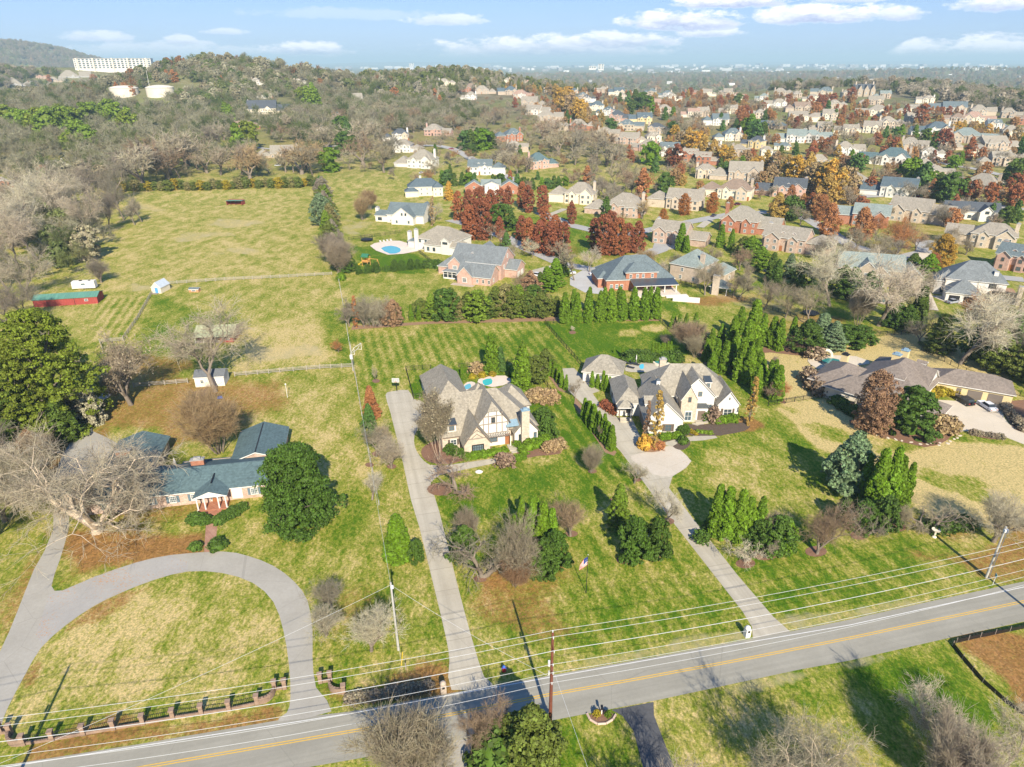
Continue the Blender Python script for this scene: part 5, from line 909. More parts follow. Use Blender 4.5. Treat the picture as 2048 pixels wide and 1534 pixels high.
def hsim(px,py,wpx,wall,roof,yaw=None,st=2,seed=None,fr=1,label=None,wm=None,kind='hip',look=''):
    """a suburban house seen from the air: hipped body, front gables, wing, chimney"""
    rng=random.Random(seed if seed is not None else int(px*7+py*13)); p=GT(px,py); W=wm or max(9,wpx/FPX*depth(p))*1.03
    yaw=rng.choice((-32,-18,-8,6,15,28,38)) if yaw is None else yaw
    if abs(yaw)>24: W*=.86
    face=math.degrees(math.atan2(-p.x,p.y))*.6
    h=6.0 if st==2 else 3.2
    Hs=House(None,(p.x,p.y,p.z),R(yaw+face),wall,roof,win=rng.choice(('w','w','d')))
    relabel(Hs.root,f"{look+' ' if look else ''}{WW[wall]} house with {RW[roof]} roof",px,py)
    D=W*rng.uniform(.42,.52); pt=rng.uniform(.62,.8); fl=rng.choice((-1,1))
    m0=W*.64 if W>14 else W*.8; x0=-W/2 if fl>0 else W/2-m0; x1=x0+m0
    b0=Hs.block(x0,x1,0,D,h,kind if kind!='hip' else rng.choice(('hip','hip','gx')),pt)
    wx0,wx1=(x1,W/2) if fl>0 else (-W/2,x0); wh=3.1 if rng.random()<.6 else h-1.2
    bw=Hs.block(wx0-(.3 if fl<0 else .3),wx1,D*.12,D*.95,wh,rng.choice(('hip','gx')),pt*.95) if wx1-wx0>2 else b0
    g=W*rng.uniform(.19,.26); gx=x0+m0*(.25 if fl>0 else .75); b1=Hs.block(gx-g/2,gx+g/2,-1.6,D*.5,h-.5,rng.choice(('gy','gy','hip')),pt*1.15,wall=rng.choice((None,None,'stone' if wall in('tan','cream','white') else wall)))
    if W>17: g2=W*.14; gx2=x0+m0*(.72 if fl>0 else .28); b2=Hs.block(gx2-g2/2,gx2+g2/2,-.9,D*.45,h-.7,'gy',pt*1.25)
    if rng.random()<.5: b3=Hs.block(x0+m0*.2,x0+m0*.7,D*.8,D*1.35,h-.8,'gy',pt)
    for b in (b0,b1)+((b2,) if W>17 else ()):
        x,y,w,d,hh,top,_=Hs.B[b]; n=max(1,int(w/2.7)); zs=(1.5,4.3) if hh>4.5 else (1.5,)
        for z in zs:
            for i in range(n):
                u=-w/2+(i+.5)*w/n
                if b==b0 and (abs(x+u-gx)<g/2+.5 or (W>17 and abs(x+u-gx2)<g2/2+.5)): continue
                Hs.window(b,'S',u,z,rng.choice((1.0,1.2,1.5)),1.5)
    for side,b in (('E',b0 if fl<0 else bw),('W',b0 if fl>0 else bw)):
        x,y,w,d,hh,top,_=Hs.B[b]
        if b==bw and b!=b0:
            if wx1-wx0>2 and rng.random()<.6:
                for k in (-1,1): Hs.door(b,side,k*d*.2,2.5,2.2,GDW if rng.random()<.6 else GDB,name='garage_door')
                continue
        for z in ((1.5,4.3) if hh>4.5 else (1.5,)):
            for k in (-.25,.2): Hs.window(b,side,k*d,z,1.0,1.4)
    Hs.door(b0,'S',(gx+g/2+.9)-Hs.B[b0][0],1.2,2.4,WOODB if rng.random()<.6 else BLK)
    if W>15 and rng.random()<.55 and h>4:
        for k in range(2): Hs.dormer(x0+m0*(.45+.25*k),D*.16,h+.5,1.5,1.1,2)
    t0=Hs.B[b0][5]; Hs.chimney(x1-.8 if fl<0 else x0+.8,D*.55,1.5,1.0,0,t0+.3,wall if wall in('red','pink','tan','stone') else rng.choice(('tan','white','stone')))
    return Hs.done()
# ---- the brick ranch house ----
h=House('long low brick ranch house with blue slate roof and white pedimented porch',(-69.3,104.5,0),R(10.8),'mixb','teal')
m=h.block(-9,26.5,.4,10.4,2.9,'gx',.40,.5); lw=h.block(-9.3,0,10.1,23,2.8,'gy',.36,.5); rw=h.block(15.4,24.6,10.1,22.4,2.75,'gy',.36,.5); h.block(5.5,14.5,10.2,12.6,2.3,'none'); roofgeo(h.Rf,10,11.5,9,3.0,2.35,'shed',-.06,.2,h.roof,TRIM)
po=h.block(10.8,16.2,-2.3,3.2,2.95,'gy',.38,.3,wall='none'); mb=MB(); mb.poly([(10.7,-2.35,3.0),(16.3,-2.35,3.0),(13.5,-2.35,4.02)],TRIM); mb.box((13.5,-2.2,2.9),(5.5,.25,.3),TRIM); mb.build('pediment',h.root)
for x in (11.0,12.3,14.7,16.0): h.column(x,-2.15,2.8,.15)
mb=MB(); mb.box((13.5,-1.2,.1),(5.2,2.6,.2),WL['red']); mb.lathe([(1.7,0),(1.7,.12)],(13.5,-2.6,0),WL['red'],16); mb.build('porch_floor',h.root)
h.door(m,'S',13.5-8.75,1.0,2.1,WOODB); 
for x in (-5,2.3,6.2,10.0): h.window(m,'S',x-8.75,1.5,1.3,1.5,'W',SHUTB)
h.window(m,'S',20.7-8.75,1.5,1.35,1.5,'W',SHUTB); h.window(m,'S',23.9-8.75,1.5,1.1,1.5,'W',SHUTB)
mb=MB(); mb.box((17.6,.34,1.45),(1.9,.08,2.2),TRIM); mb.build('wall_panel',h.root)
for x in (12.9,14.1): h.window(m,'S',x-8.75,1.3,.3,1.8,'g')
h.chimney(-5.6,14.2,2.6,1.1,0,5.3,'red'); h.chimney(9.8,7.3,2.4,1.0,0,5.6,'red'); mb=MB(); mb.box((20,16,4.55),(.25,12.5,.14),BLK); mb.box((13.5,1.6,4.5),(.22,3.4,.1),BLK); h.later.append(('ridge_vent',mb)); h.done()
# ---- the half timbered house ----
h=House('half-timbered stone house with steep tan roof and stone chimney',(-9.4,121.9,0),R(15.4),'white','tan',DTRIM,'d')
m=h.block(-4.2,16.6,5.2,19.5,3.3,'hipE',.86,.5,wall='stone'); ht=h.block(3.4,10.1,4.3,14,5.4,'gy',1.28,.45,clip=.36); fg=h.block(-.3,5.2,1.1,8.5,2.8,'gy',1.45,.35,wall='stone')
eg=h.block(11.2,16.4,3.3,10,2.9,'gy',1.15,.35); bk=h.block(-3.7,5.2,19,38,3.0,'hy',.98,.4); tw=h.block(4.6,10.2,18.5,24.5,3.2,'hip',1.25,.35); nr=h.block(10.8,17.6,13.5,21.5,4.0,'hip',1.0,.4)
h.door(ht,'S',3.15,1.15,2.5,WOODB); h.window(fg,'S',.15,1.7,2.6,2.2,'bW'); h.window(ht,'S',.0,6.3,.9,1.4,'d'); h.window(ht,'S',-.2,1.6,2.2,1.3,'d'); h.window(m,'S',-8.0,1.75,1.4,1.4,'w',SHUT); h.window(eg,'S',-1.35,1.5,.7,2.0,'b'); h.window(eg,'S',2.0,1.5,.65,2.0,'b')
for z in (1.5,): h.window(eg,'E',0,z,1.2,1.5); h.window(nr,'E',0,z,1.2,1.5); h.window(bk,'W',-4,z,1.2,1.5); h.window(bk,'W',3,z,1.2,1.5)
mb=MB(); yf=4.3-.06
for x,z0,z1 in ((3.5,5.6,5.9),(4.6,3.1,7.2),(5.7,3.1,8.4),(7.5,3.1,9.1),(8.7,3.1,8.2),(9.9,3.1,5.9)): mb.box((x,yf,(z0+z1)/2),(.2,.09,z1-z0),TIMB)
for z,x0,x1 in ((5.5,3.5,10),(3.2,5.2,10),(7.3,4.7,8.8),(8.9,5.9,7.6)): mb.box(((x0+x1)/2,yf-.02,z),(x1-x0,.1,.2),TIMB)
for a,b in (((.2,4.4),(2.45,6.2)),((4.7,4.4),(2.45,6.2)),((1.2,4.3),(2.45,5.3)),((3.7,4.3),(2.45,5.3))): mb.tube((a[0],1.02,a[1]),(b[0],1.02,b[1]),.09,.09,TIMB,4)
mb.box((2.45,1.02,4.25),(4.4,.1,.18),TIMB); mb.build('half_timbering',h.root)
mb=MB(); mb.box((7.7,3.0,2.95),(5.2,.14,.14),TIMB)
for k in range(14): mb.box((5.3+k*.37,3.4,3.08),(.09,1.9,.12),TIMB)
for x in (5.3,10.2): mb.box((x,3.0,1.45),(.16,.16,2.9),TRIM)
mb.build('pergola',h.root); h.dormer(-2.0,5.6,4.2,1.9,1.6,3.6,kind='shed',p=.12,roof=METAL,win='d'); h.chimney(13.4,2.9,1.7,1.0,-.3,8.4,'stone',COPB,True)
mb=MB(); roofgeo(mb,10.9,4.6,2.6,1.6,4.6,'shed',.35,.1,COPB,COPB); mb.build('canopy',h.root); mb=MB(); mb.box((10.8,2.3,.12),(2.6,2.6,.24),conc); mb.box((10.9,.6,.06),(2.4,1.0,.12),conc); mb.build('step',h.root); h.done()
# ---- the white painted brick house ----
h=House('white painted brick house with grey roofs and rubble stone front gable',(33.5,132.9,0),R(-.4),'white','grey',TRIM,'d')
gw=h.block(-3.9,4.3,0,14,3.4,'gy',.98,.4); m=h.block(-1.5,17.0,10,21,4.6,'hip',.95,.45); le=h.block(-9.1,-3.5,8.4,21.2,3.4,'hy',.85,.4); sg=h.block(4.9,8.5,5.3,14,5.6,'gy',1.7,.25,wall='stone'); bg_=h.block(4.7,13.2,8.2,16,5.0,'gy',1.05,.35); rw=h.block(14.0,18.7,7.2,16,3.5,'gy',1.25,.35)
pr=h.block(8.5,11.3,5.9,9,3.3,'none'); mb=MB(); mb.box((9.9,7.4,3.36),(3.1,3.3,.14),METAL); 
for x in (8.6,11.3): mb.box((x,5.9,3.8),(.06,.06,.8),BLK)
mb.box((9.95,5.9,4.15),(2.8,.05,.06),BLK); mb.box((9.95,5.9,3.8),(2.8,.04,.03),BLK); mb.build('balcony',h.root)
h.door(pr,'S',0,1.7,2.6,DTRIM); h.window(sg,'S',0,1.6,1.7,2.6,'w'); h.window(sg,'S',0,5.8,.7,1.3,'d'); h.window(bg_,'S',3.1,1.9,1.7,3.0,'w'); h.window(rw,'S',-.1,1.6,2.1,1.9,'w',SHUT); h.window(rw,'S',0,5.1,.35,.8,'g'); h.window(gw,'S',.9,1.5,1.6,1.8,'d',SHUT); h.window(gw,'S',-2.3,1.5,.9,1.8,'d',SHUT); h.window(bg_,'S',.8,5.8,.9,1.2,'d')
for u in (-4.2,-1.0): h.door(gw,'W',u,2.7,2.4,GDB,name='garage_door')
h.window(le,'W',-4,1.5,1.2,1.6); h.window(le,'W',2,1.5,1.2,1.6); h.window(le,'S',-.2,1.6,1.0,1.6); h.dormer(12.2,11.0,6.0,1.3,1.5,2.6,kind='shed',p=.25,roof=METAL,win='d'); h.dormer(-3.4,6.2,3.9,3.2,1.2,3,rot=-math.pi/2,win='d')
mb=MB(); mb.box((.2,9.9,8.0),(.8,.8,1.2),TRIM); mb.box((.2,9.9,8.8),(1.1,1.1,.5),METAL,top=(.1,.1)); h.later.append(('cupola',mb)); h.block(-9.0,-5.9,6.3,8.8,3.3,'hip',.8,.3,wall='none'); h.column(-8.8,6.5,3.2,.13,mat=DTRIM); h.column(-6.1,6.5,3.2,.13)
mb=MB(); [mb.box((-7.6,5.9-k*.3,.45-k*.12),(2.2,.3,.9-k*.24),conc) for k in range(3)]; mb.build('step',h.root); mb=MB(); mb.box((9.9,5.2,.15),(2.9,1.2,.3),conc); mb.build('step',h.root); h.chimney(3.4,21,1.6,1.0,0,9,'stone'); h.done()
h=House('small detached white garage with hipped grey roof behind the arborvitae',(33.5-9.4,132.9+30.6,0),R(-14),'white','grey',TRIM,'d',name='garage',cat='garage'); b=h.block(-4.9,4.9,-4,4,2.8,'hip',.78,.45); [h.door(b,'W',u,2.5,2.2,GDB,name='garage_door') for u in (-1.7,1.7)]; h.window(b,'S',0,1.5,1.2,1.2); h.done()
# ---- the tan house with motor court ----
h=House('sprawling one storey tan brick house with brown roof around a motor court',(75.9,149.4,0),R(-45.3),'yel','dkb',TRIM,'d')
a1=h.block(-.5,24.2,1.6,10.6,3.2,'hip',.52,.6,wall='cream'); mn=h.block(3,18,9,29,3.3,'hy',.56,.6,wall='cream'); wp=h.block(-5,5,3.5,18,3.1,'hy',.5,.6,wall='cream'); cr=h.block(10,17.6,17.5,25,3.6,'gx',.8,.4,wall='white'); a3=h.block(13,19,7,14,3.25,'hip',.55,.5,wall='cream')
for u in (-8,-3,2): h.window(a1,'S',u,1.5,.9,1.3,'w')
h.window(a1,'E',0,1.5,1.1,1.5,'b'); h.window(cr,'E',2.6,1.9,.9,2.2,'d'); mb=MB(); mb.lathe([(1.05,0),(1.05,.1)],(0,0,0),WOODB,20); o=mb.build('entry_arch',h.root,(17.66,21.1,1.9),(0,math.pi/2,0)); h.door(cr,'E',-.15,2.1,1.9,WOODB)
h.chimney(8.1,22.8,1.9,1.5,0,7.6,'yel',COPB); h.chimney(8.9,26.4,1.7,1.5,0,7.9,'yel',COPB); h.chimney(-2.6,18.2,1.6,1.4,0,5.8,'yel',BLK); h.dormer(13.4,13,4.7,1.3,.9,2,rot=math.pi/2,win='b',wall='cream'); h.dormer(14.2,26.5,4.9,1.3,.9,2,rot=math.pi/2,win='b',wall='cream')
g=House(None,(0,0,0),0,'yel','dkb'); bpy.data.objects.remove(g.root); HOUSEPOS.pop()
cx,cy,rr=24.2,29.6,R(17); gm_=MB(); gr=MB(); wallgeo(gm_,0,0,16.5,8.4,3.1,-.3,'hip',.55,.5,WL['yel']); roofgeo(gr,0,0,16.5,8.4,3.15,'hip',.55,.5,RF['dkb'],TRIM); gm_.build('wall',h.root,(cx,cy,0),rr); gr.build('roof',h.root,(cx,cy,0),rr)
for u,w_ in ((.7,3.0),(4.9,3.0),(-2.7,1.0)):
    q=Vector((cx,cy,1.2))+Matrix.Rotation(rr,3,'Z')@Vector((u,-4.24,0)); link('garage_door' if w_>2 else 'door',boxmesh('garage_door_b',GDB,(1,.08,1)),h.root,q,rr,(w_,1,2.4))
h.column(-4.8,3.2,3.1,.2,mat=DTRIM); h.done()
# ---- the pink brick house ----
h=House('large pink brick house with dark grey roofs and a white screened sunroom',(-20.7,248.8,0),R(-21),'pink','slate',TRIM,'w'); h.roof=shingle('roof_darkgrey',(.16,.175,.175))
m=h.block(-6,14.5,8.5,22.5,6.0,'gx',.70,.4); wg=h.block(-5.5,.3,4.5,15,5.4,'gy',.95,.35); lo=h.block(.3,13.8,0,9,3.0,'gx',.80,.4); cg=h.block(.6,6.6,-.6,6,3.0,'gy',1.05,.35); eg=h.block(14.2,19.2,13,22,3.3,'gx',.6,.4); lf=h.block(-12,-5.8,9,19,3.1,'hip',.75,.4); bk=h.block(-2,6,18,28,6.0,'gy',.85,.4)
sr=h.block(-7.2,.2,3.4,9,2.9,'hip',.45,.35,wall='none'); mb=MB()
for x in (-7.1,-5.3,-3.5,-1.7,.1): mb.box((x,3.5,1.35),(.2,.2,2.9),TRIM)
for y in (5.3,7.1): mb.box((-7.1,y,1.35),(.2,.2,2.9),TRIM)
mb.box((-3.5,3.5,.2),(7.2,.22,.6),TRIM); mb.box((-3.5,3.5,1.9),(7.2,.12,.1),TRIM); mb.box((-3.5,3.5,2.8),(7.4,.3,.25),TRIM); mb.box((-7.1,6,2.8),(.3,5.2,.25),TRIM); mb.box((-3.5,3.62,1.4),(7.0,.03,2.6),glass('screen_glass',(.02,.025,.03))); mb.box((-7.0,6,1.4),(.03,5,2.6),GL); mb.build('sunroom',h.root)
h.window(cg,'S',0,1.5,1.9,1.9,'W'); [h.window(lo,'S',u,1.5,.9,1.5) for u in (1.5,3.9,6.2)]; [h.window(lo,'E',u,1.6,1.0,1.5) for u in (-1.5,)]; h.window(wg,'S',0,4.4,1.9,1.5,'W'); [h.window(m,'E',u,z,1,1.6) for u,z in ((-3.5,4.4),(0,4.4),(3.5,4.4),(0,7.9))]; [h.door(eg,'E',u,2.6,2.2,GDW,name='garage_door') for u in (-2,1.6)]
h.chimney(1.5,12,1.2,1.0,0,8.5,'pink'); mb=MB(); mb.box((3.5,-2.0,.06),(9,2.6,.12),WL['tan']); mb.build('patio',h.root); h.done()
# ---- brick house with black metal porch ----
h=House('orange brick house with slate hip roof and long black metal porch roof',(35.2,237.9,0),R(6.4),'red','slate',TRIM,'w')
m=h.block(-1,23.8,0,17,4.0,'hip',.74,.5); up=h.block(6,17.4,-.15,8,6.6,'hip',.6,.45); wl=h.block(-3.2,2,4,14,3.6,'hip',.7,.4); pc=h.block(8,23.4,-6,0,3.2,'none',wall='none'); roofgeo(h.Rf,15.6,-3,15.6,6.2,3.35,'shed',.13,.3,METAL,TRIM)
for x in (8.4,12.2,15.4,18.8,23): h.column(x,-5.8,3.2,.2)
[h.window(up,'S',u,5.2,1.0,1.5) for u in (-4,-1.5,.6,4)]; [h.window(m,'S',u,1.5,1.1,1.7) for u in (-10.6,-8.6,-6.8)]; [h.window(m,'S',u,1.5,1.6,2.1,'b') for u in (-1,2,6,9)]
mb=MB(); mb.box((16,-4.6,.25),(16,9,.5),concrete('patio_stone',(.50,.43,.36),(.62,.56,.48))); mb.box((22,-9.5,.2),(8,2.5,.4),TRIM); mb.build('terrace',h.root); h.done()
# ---- tan brick hip roof ----
h=House('tan brick two storey house with pale grey hip roof seen corner on',(60.7,253.1,0),R(-40),'tan','sage',TRIM,'w')
m=h.block(-.5,11.5,0,15,6.0,'hip',.72,.45); w2=h.block(11.2,18.5,6,16,3.5,'hip',.7,.45); [h.window(m,'S',u,z,1.1,1.5) for u,z in ((-1.5,1.5),(3.8,1.5),(-1,4.4))]; [h.window(m,'E',u,z,1.1,1.5) for u,z in ((-3,1.5),(2.5,4.4),(5,4.4))]; h.window(w2,'E',0,1.5,1.4,1.5); h.chimney(10.3,4.0,1.6,1.1,0,10.4,'tan'); h.done()
h=House('small open garden pavilion with slate roof and broad stone chimney',(*G(1440,585).xy,0),R(-30),'grey','slate',name='pavilion',cat='pavilion'); h.block(-3,3,-3,3,2.8,'hip',.6,.4,wall='none'); [h.column(x,y,2.8,.16) for x in (-2.8,2.8) for y in (-2.8,2.8)]; h.chimney(-1,-3.4,2.2,1.2,-.2,7.0,'stone',pot=False); h.done()
# ---- near neighbourhood, by hand ----
h=House('white gabled two storey house with grey roof above the trampoline yard',(*GT(800,446).xy,0),R(-14),'white','slate',TRIM,'b'); m=h.block(-7,13,0,13,4.2,'gx',.75,.4); a=h.block(-3,9,-4,8,4.0,'gy',.72,.4); b=h.block(-14,-6,1,9,3.2,'gx',.5,.4); c_=h.block(6,13,8,16,5.5,'gy',.8,.4)
[h.window(a,'S',u,z,.9,1.3) for u,z in ((-3,1.5),(0,5.3),(2,5.3),(3.5,1.5))]; [h.window(b,'S',u,1.5,2.2,1.6,'bW') for u in (-1.5,)]; h.chimney(-14.2,5,1.6,2,0,6.5,'white'); h.done()
h=House('white house with broad tan roof beside the swimming pool',(*GT(868,502).xy,0),R(-26),'white','tan',TRIM,'b'); m=h.block(-9,11,0,14,5.0,'hip',.62,.5); a=h.block(-3,13,-3,6,3.6,'hip',.65,.45); b=h.block(-14,-8,1,8,3.0,'hip',.5,.4,roof='slate'); d_=h.block(6,10,-3.6,4,5.8,'gy',.7,.3,roof='tan')
h.window(d_,'S',0,5.0,2.4,1.0,'bW'); [h.window(a,'S',u,1.6,1.2,1.6) for u in (-6,-3,4)]; [h.window(m,'S',u,3.8,1,1.2) for u in (-8,-5)]; h.chimney(-14.3,3,1.4,1.6,0,6.6,'white'); h.chimney(-8.5,-.4,1.6,1.1,0,8.8,'white'); h.done()
h=House('cream house with charcoal roof and a slim turret behind the white gables',(*GT(850,392).xy,0),R(10),'cream','blue',TRIM,'w'); m=h.block(-10,10,0,11,5.6,'hip',.75,.4); a=h.block(-12,-4,-3,5,3.4,'hip',.7,.4); b=h.block(5,11,-3,4,5.4,'hip',.9,.4); [h.window(b,'S',u,z,.9,1.3) for u in (-1.4,1.4) for z in (1.5,4.2)]; [h.window(m,'S',u,z,.9,1.3) for u in (-2,1.5) for z in (1.5,4.2)]; h.chimney(-2,8,1.4,1,0,11,'cream'); h.done()
h=House('wide red brick manor with sage roof and white two storey portico',(*GT(982,389).xy,0),R(2),'red','sage',TRIM,'w'); m=h.block(-16,-5,0,9,4.6,'gy',.6,.4); b=h.block(-6,6,1,10,5.6,'gx',.6,.4); c_=h.block(-4,5,-2,5,6.2,'gy',.4,.4,wall='white'); e=h.block(6,17,0,9,4.6,'gy',.6,.4); [h.column(x,-2.6,6,.25) for x in (-3.6,-1.2,2.2,4.6)]; [h.window(m,'S',u,z,1.1,1.5) for u in (-2.5,2.5) for z in (1.5,)]; h.window(m,'S',0,4.4,1.3,1.5); [h.window(e,'S',u,1.5,1.1,1.5) for u in (-2.5,2.5)]; h.window(e,'S',0,4.4,1.3,1.5); [h.window(c_,'S',u,z,1,1.5) for u in (-2,2) for z in (1.5,4.4)]; h.done()
h=House('grand brown stone house with grey green roofs behind spreading bare trees',(*GT(1735,570).xy,0),R(-20),'dstone','sage',TRIM,'w'); m=h.block(-11,11,0,12,6.0,'gx',.72,.4); a=h.block(-5,2,-3,6,5.8,'gy',.95,.35); b=h.block(-1,6,-3.6,6,5.0,'gy',.9,.35); c_=h.block(-14,-8,-1,8,4.0,'hip',.7,.4); e=h.block(10,17,-1,9,4.6,'gy',.8,.4)
[h.window(a,'S',u,z,1.8,1.5,'W') for u,z in ((0,1.6),(0,4.6))]; [h.window(b,'S',u,z,2.6,1.6,'W') for u,z in ((.8,1.6),(.8,4.6))]; h.window(c_,'S',0,1.7,3.6,2.0,'W'); h.window(e,'S',0,1.7,2.4,1.6,'W'); h.window(e,'S',0,4.7,1,1.2); h.window(e,'E',0,1.7,1,1.4); h.done()
h=House('white and grey dark roofed house with garage near the right edge',(*GT(1945,600).xy,0),R(-24),'white','char',TRIM,'b'); h.roof=shingle('roof_darkgrey',(.16,.175,.175)); m=h.block(-9,9,2,15,6.2,'hip',.8,.45); a=h.block(-9,1,-5,4,3.2,'hip',.75,.45); b=h.block(-12,-5,3,12,5.0,'hip',.8,.45,wall='grey'); c_=h.block(5,12,0,8,3.0,'none'); 
[h.door(a,'S',u,3.2,2.3,BLK,name='garage_door') for u in (-2.4,2)]; h.window(m,'S',5,4.9,2.2,1.5,'b'); h.window(b,'S',-1,1.6,.8,1.6,'b'); [h.window(c_,'S',u,1.4,2.2,2.2,'b') for u in (-1.8,1.6)]; h.chimney(12.6,-.6,1.4,1.2,0,6.5,'stone',pot=False); h.chimney(5.5,4.5,1.3,1.2,0,9.5,'white',pot=False); mb=MB(); mb.box((8.5,4,3.1),(8,9,.16),surf('deck_wood',(.36,.20,.11),.7,.15,2)); mb.box((8.5,-.4,3.6),(8,.05,.9),BLK) ; mb.build('deck',h.root); h.done()
h=House('white house with charcoal gable roofs and a white block chimney',(*GT(1940,440).xy,0),R(-20),'white','char',TRIM,'b'); m=h.block(-12,13,1,12,4.2,'gx',.7,.4); a=h.block(-14,-6,-3,9,4.0,'gy',.75,.4,wall='grey'); b=h.block(3,9,-3,6,4.6,'gy',.9,.4); e=h.block(13,21,0,8,3.0,'hip',.3,.4); h.window(b,'S',0,4.6,1.8,1.4,'b'); h.window(a,'S',0,4.6,1,1.3,'b'); [h.door(a,'W',u,2.6,2.2,GDB,name='garage_door') for u in (-3,0,3)]; [h.window(m,'S',u,1.6,1.6,1.6,'b') for u in (-4,-1,9)]; h.chimney(20,2,1.8,1.4,0,5.5,'white'); h.done()
LOTS='''847 381 0 x x
1141 407 88 cream taup -14 2;1223 432 112 mixb taup -18 2;1346 418 104 stone taup -16 2;1354 490 104 mixb taup -22 2;1494 468 112 red grey -22 2;1587 506 128 mixb taup -24 2;1717 452 98 red sage -12 2;1834 446 110 stone taup -22 2;1955 494 116 stone taup -14 2;2040 545 110 pink slate -26 2;1447 398 96 cream brn -18 2;1558 394 92 pink char -10 2;1470 362 96 tan taup -6 2;1413 330 44 red taup -12 2;1773 394 96 white blue -14 2;1938 375 100 tan taup -30 1;1713 380 66 mixb taup -20 2;1840 342 62 red taup 12 1;1884 352 48 tan grey 8 1
720 206 44 white grey 10 2;792 282 50 white char 4 2;874 272 52 pink taup -16 2;813 305 56 white taup -14 2;826 336 80 white grey -18 2;895 172 32 cream taup 8 2;936 184 36 red brn 6 2;972 188 40 tan taup 5 2;1016 190 38 tan blue 10 2;1045 197 40 white pink -20 2;1066 214 48 tan taup -12 2;1073 230 46 white taup -20 2;1100 242 50 tan taup -6 2;1021 283 52 red slate 20 2;1166 262 52 red taup 0 2;1100 185 24 tan blue 5 1;1189 221 38 cream blue 12 2;1209 231 34 white blue -16 2;1237 242 40 pink char -22 2;1281 248 44 yel blue 4 2;1260 262 50 stone slate -12 2;1319 268 48 tan char -10 2;1247 289 56 mixb taup -14 2;1284 303 56 pink taup -28 2;1349 313 58 white slate -4 2;1387 324 44 red taup -10 2;973 350 72 white slate -4 2;1090 337 60 pink teal 18 2;1035 305 42 tan taup 0 2;1161 200 26 tan slate 0 2;1178 205 26 white char 0 2;1233 191 30 cream blue 6 2;1281 200 34 cream tan 0 2;1301 213 38 tan pink -8 2;1336 227 38 tan taup 6 2;1329 195 28 grey slate 0 2;1380 235 34 cream pink 0 2;1383 189 24 red brn 0 1;1202 186 26 tan taup 0 2;1144 186 24 white blue 0 1;1011 168 18 cream taup 0 2;1247 198 20 stone taup 0 2
1419 193 28 cream taup 0 2;1479 200 26 cream pink 5 2;1522 202 24 white sage -8 2;1565 192 34 tan taup -12 2;1590 197 26 tan taup 20 2;1642 191 40 stone slate -8 2;1764 197 30 tan sage 0 2;1742 210 42 tan tan -4 2;1552 216 42 white tan 12 2;1596 225 46 tan brn 8 2;1606 244 54 cream taup 0 2;1650 240 42 cream taup -6 2;1742 232 58 cream taup -10 2;1894 226 64 stone slate -4 2;1966 232 44 stone taup 0 2;1957 248 56 cream pink -6 2;1906 248 38 tan brn 0 2;1995 260 38 white slate 10 2;1786 257 48 stone taup 14 2;1732 266 48 cream taup -10 2;1862 271 68 white blue 4 2;1432 251 48 white slate 6 2;1457 282 52 cream slate 10 2;1542 258 54 tan blue -12 1;1944 287 80 tan sage -14 2;2004 302 74 tan taup 22 2;1700 312 54 white taup 4 2;1764 330 90 white teal -14 2;1644 336 44 tan tan -4 2;1596 330 44 white brn -30 1;1501 296 50 yel char -28 2;1539 316 36 cream taup 0 2;1580 285 54 white sage -8 2;1635 285 54 grey sage 6 2;2046 250 26 red brn 0 2;1565 300 30 cream slate 0 1
540 228 84 cream char 0 2;528 197 32 white brn 8 2;516 170 24 white grey 0 2;495 259 48 red brn 6 1;554 316 80 tan grey 2 1;680 242 28 white blue 14 2;646 261 26 white taup 0 1;676 310 44 tan taup 6 1;601 172 24 white taup 0 2;109 336 32 white grey 0 1;294 303 24 tan brn 0 1;12 382 60 red grey 20 2;34 172 60 grey grey 0 1;112 164 34 tan taup 0 1;150 156 56 grey tan 8 1;41 184 30 white tan 0 1;308 137 46 red grey 2 1;590 315 34 tan grey 0 1;84 158 20 tan pink 0 1
1400 234 34 tan taup 6 2;1455 228 34 cream taup -8 2;1380 288 40 tan grey -12 2;1425 300 40 cream taup 10 1;1480 314 40 tan taup -20 2;1515 237 30 stone grey 8 2;1640 264 40 tan taup 0 2;1690 270 42 cream tan -14 2;1675 217 34 tan taup 4 2;1815 227 36 cream grey -6 2;1835 246 40 tan taup 12 2;1825 302 48 stone taup -18 2;1900 301 46 tan tan 6 2;1960 314 50 cream taup -12 2;1990 332 52 tan grey 8 2;1655 357 54 tan taup -26 2;1600 348 50 cream tan 14 2;1130 202 28 tan taup 0 2;1110 172 20 cream tan 0 2;935 200 32 white taup -10 2;1060 173 22 tan pink 0 2;1350 202 28 cream taup 8 2;1300 191 24 tan slate 0 2;1450 192 26 tan taup -8 2;1620 203 28 cream taup 0 2;1700 195 30 tan grey 10 2;1850 207 32 cream taup 0 2;2022 236 36 tan tan -8 2;2030 277 46 cream grey 4 2;2042 332 56 tan taup -16 2;1865 320 46 white grey 0 2;1215 277 44 tan tan -14 2;1300 287 44 cream taup 12 2;1120 262 40 tan taup 4 2;1540 345 46 tan tan -10 2;1420 357 56 stone taup -4 2'''
for row in LOTS.split('\n')[1:]:
    for it in row.split(';'):
        a=it.split(); hsim(float(a[0]),float(a[1]),float(a[2]),a[3],a[4],float(a[5]),int(a[6]))
# spired mansion
p=GT(1729,193); h=House('dark roofed stone mansion with steep spires and chimneys on the ridge',tuple(p),R(4),'dstone','char',TRIM,'w'); m=h.block(-14,14,0,12,8.5,'gx',1.1,.3); 
for x in (-9,0,9): b=h.block(x-3,x+3,-2.5,6,8,'gy',1.9,.2); h.window(b,'S',0,4,2,3,'W')
for x in (-12,12): h.chimney(x,6,1.6,1.4,0,18,'stone')
h.chimney(3,9,1.6,1.4,0,18,'stone'); h.done()
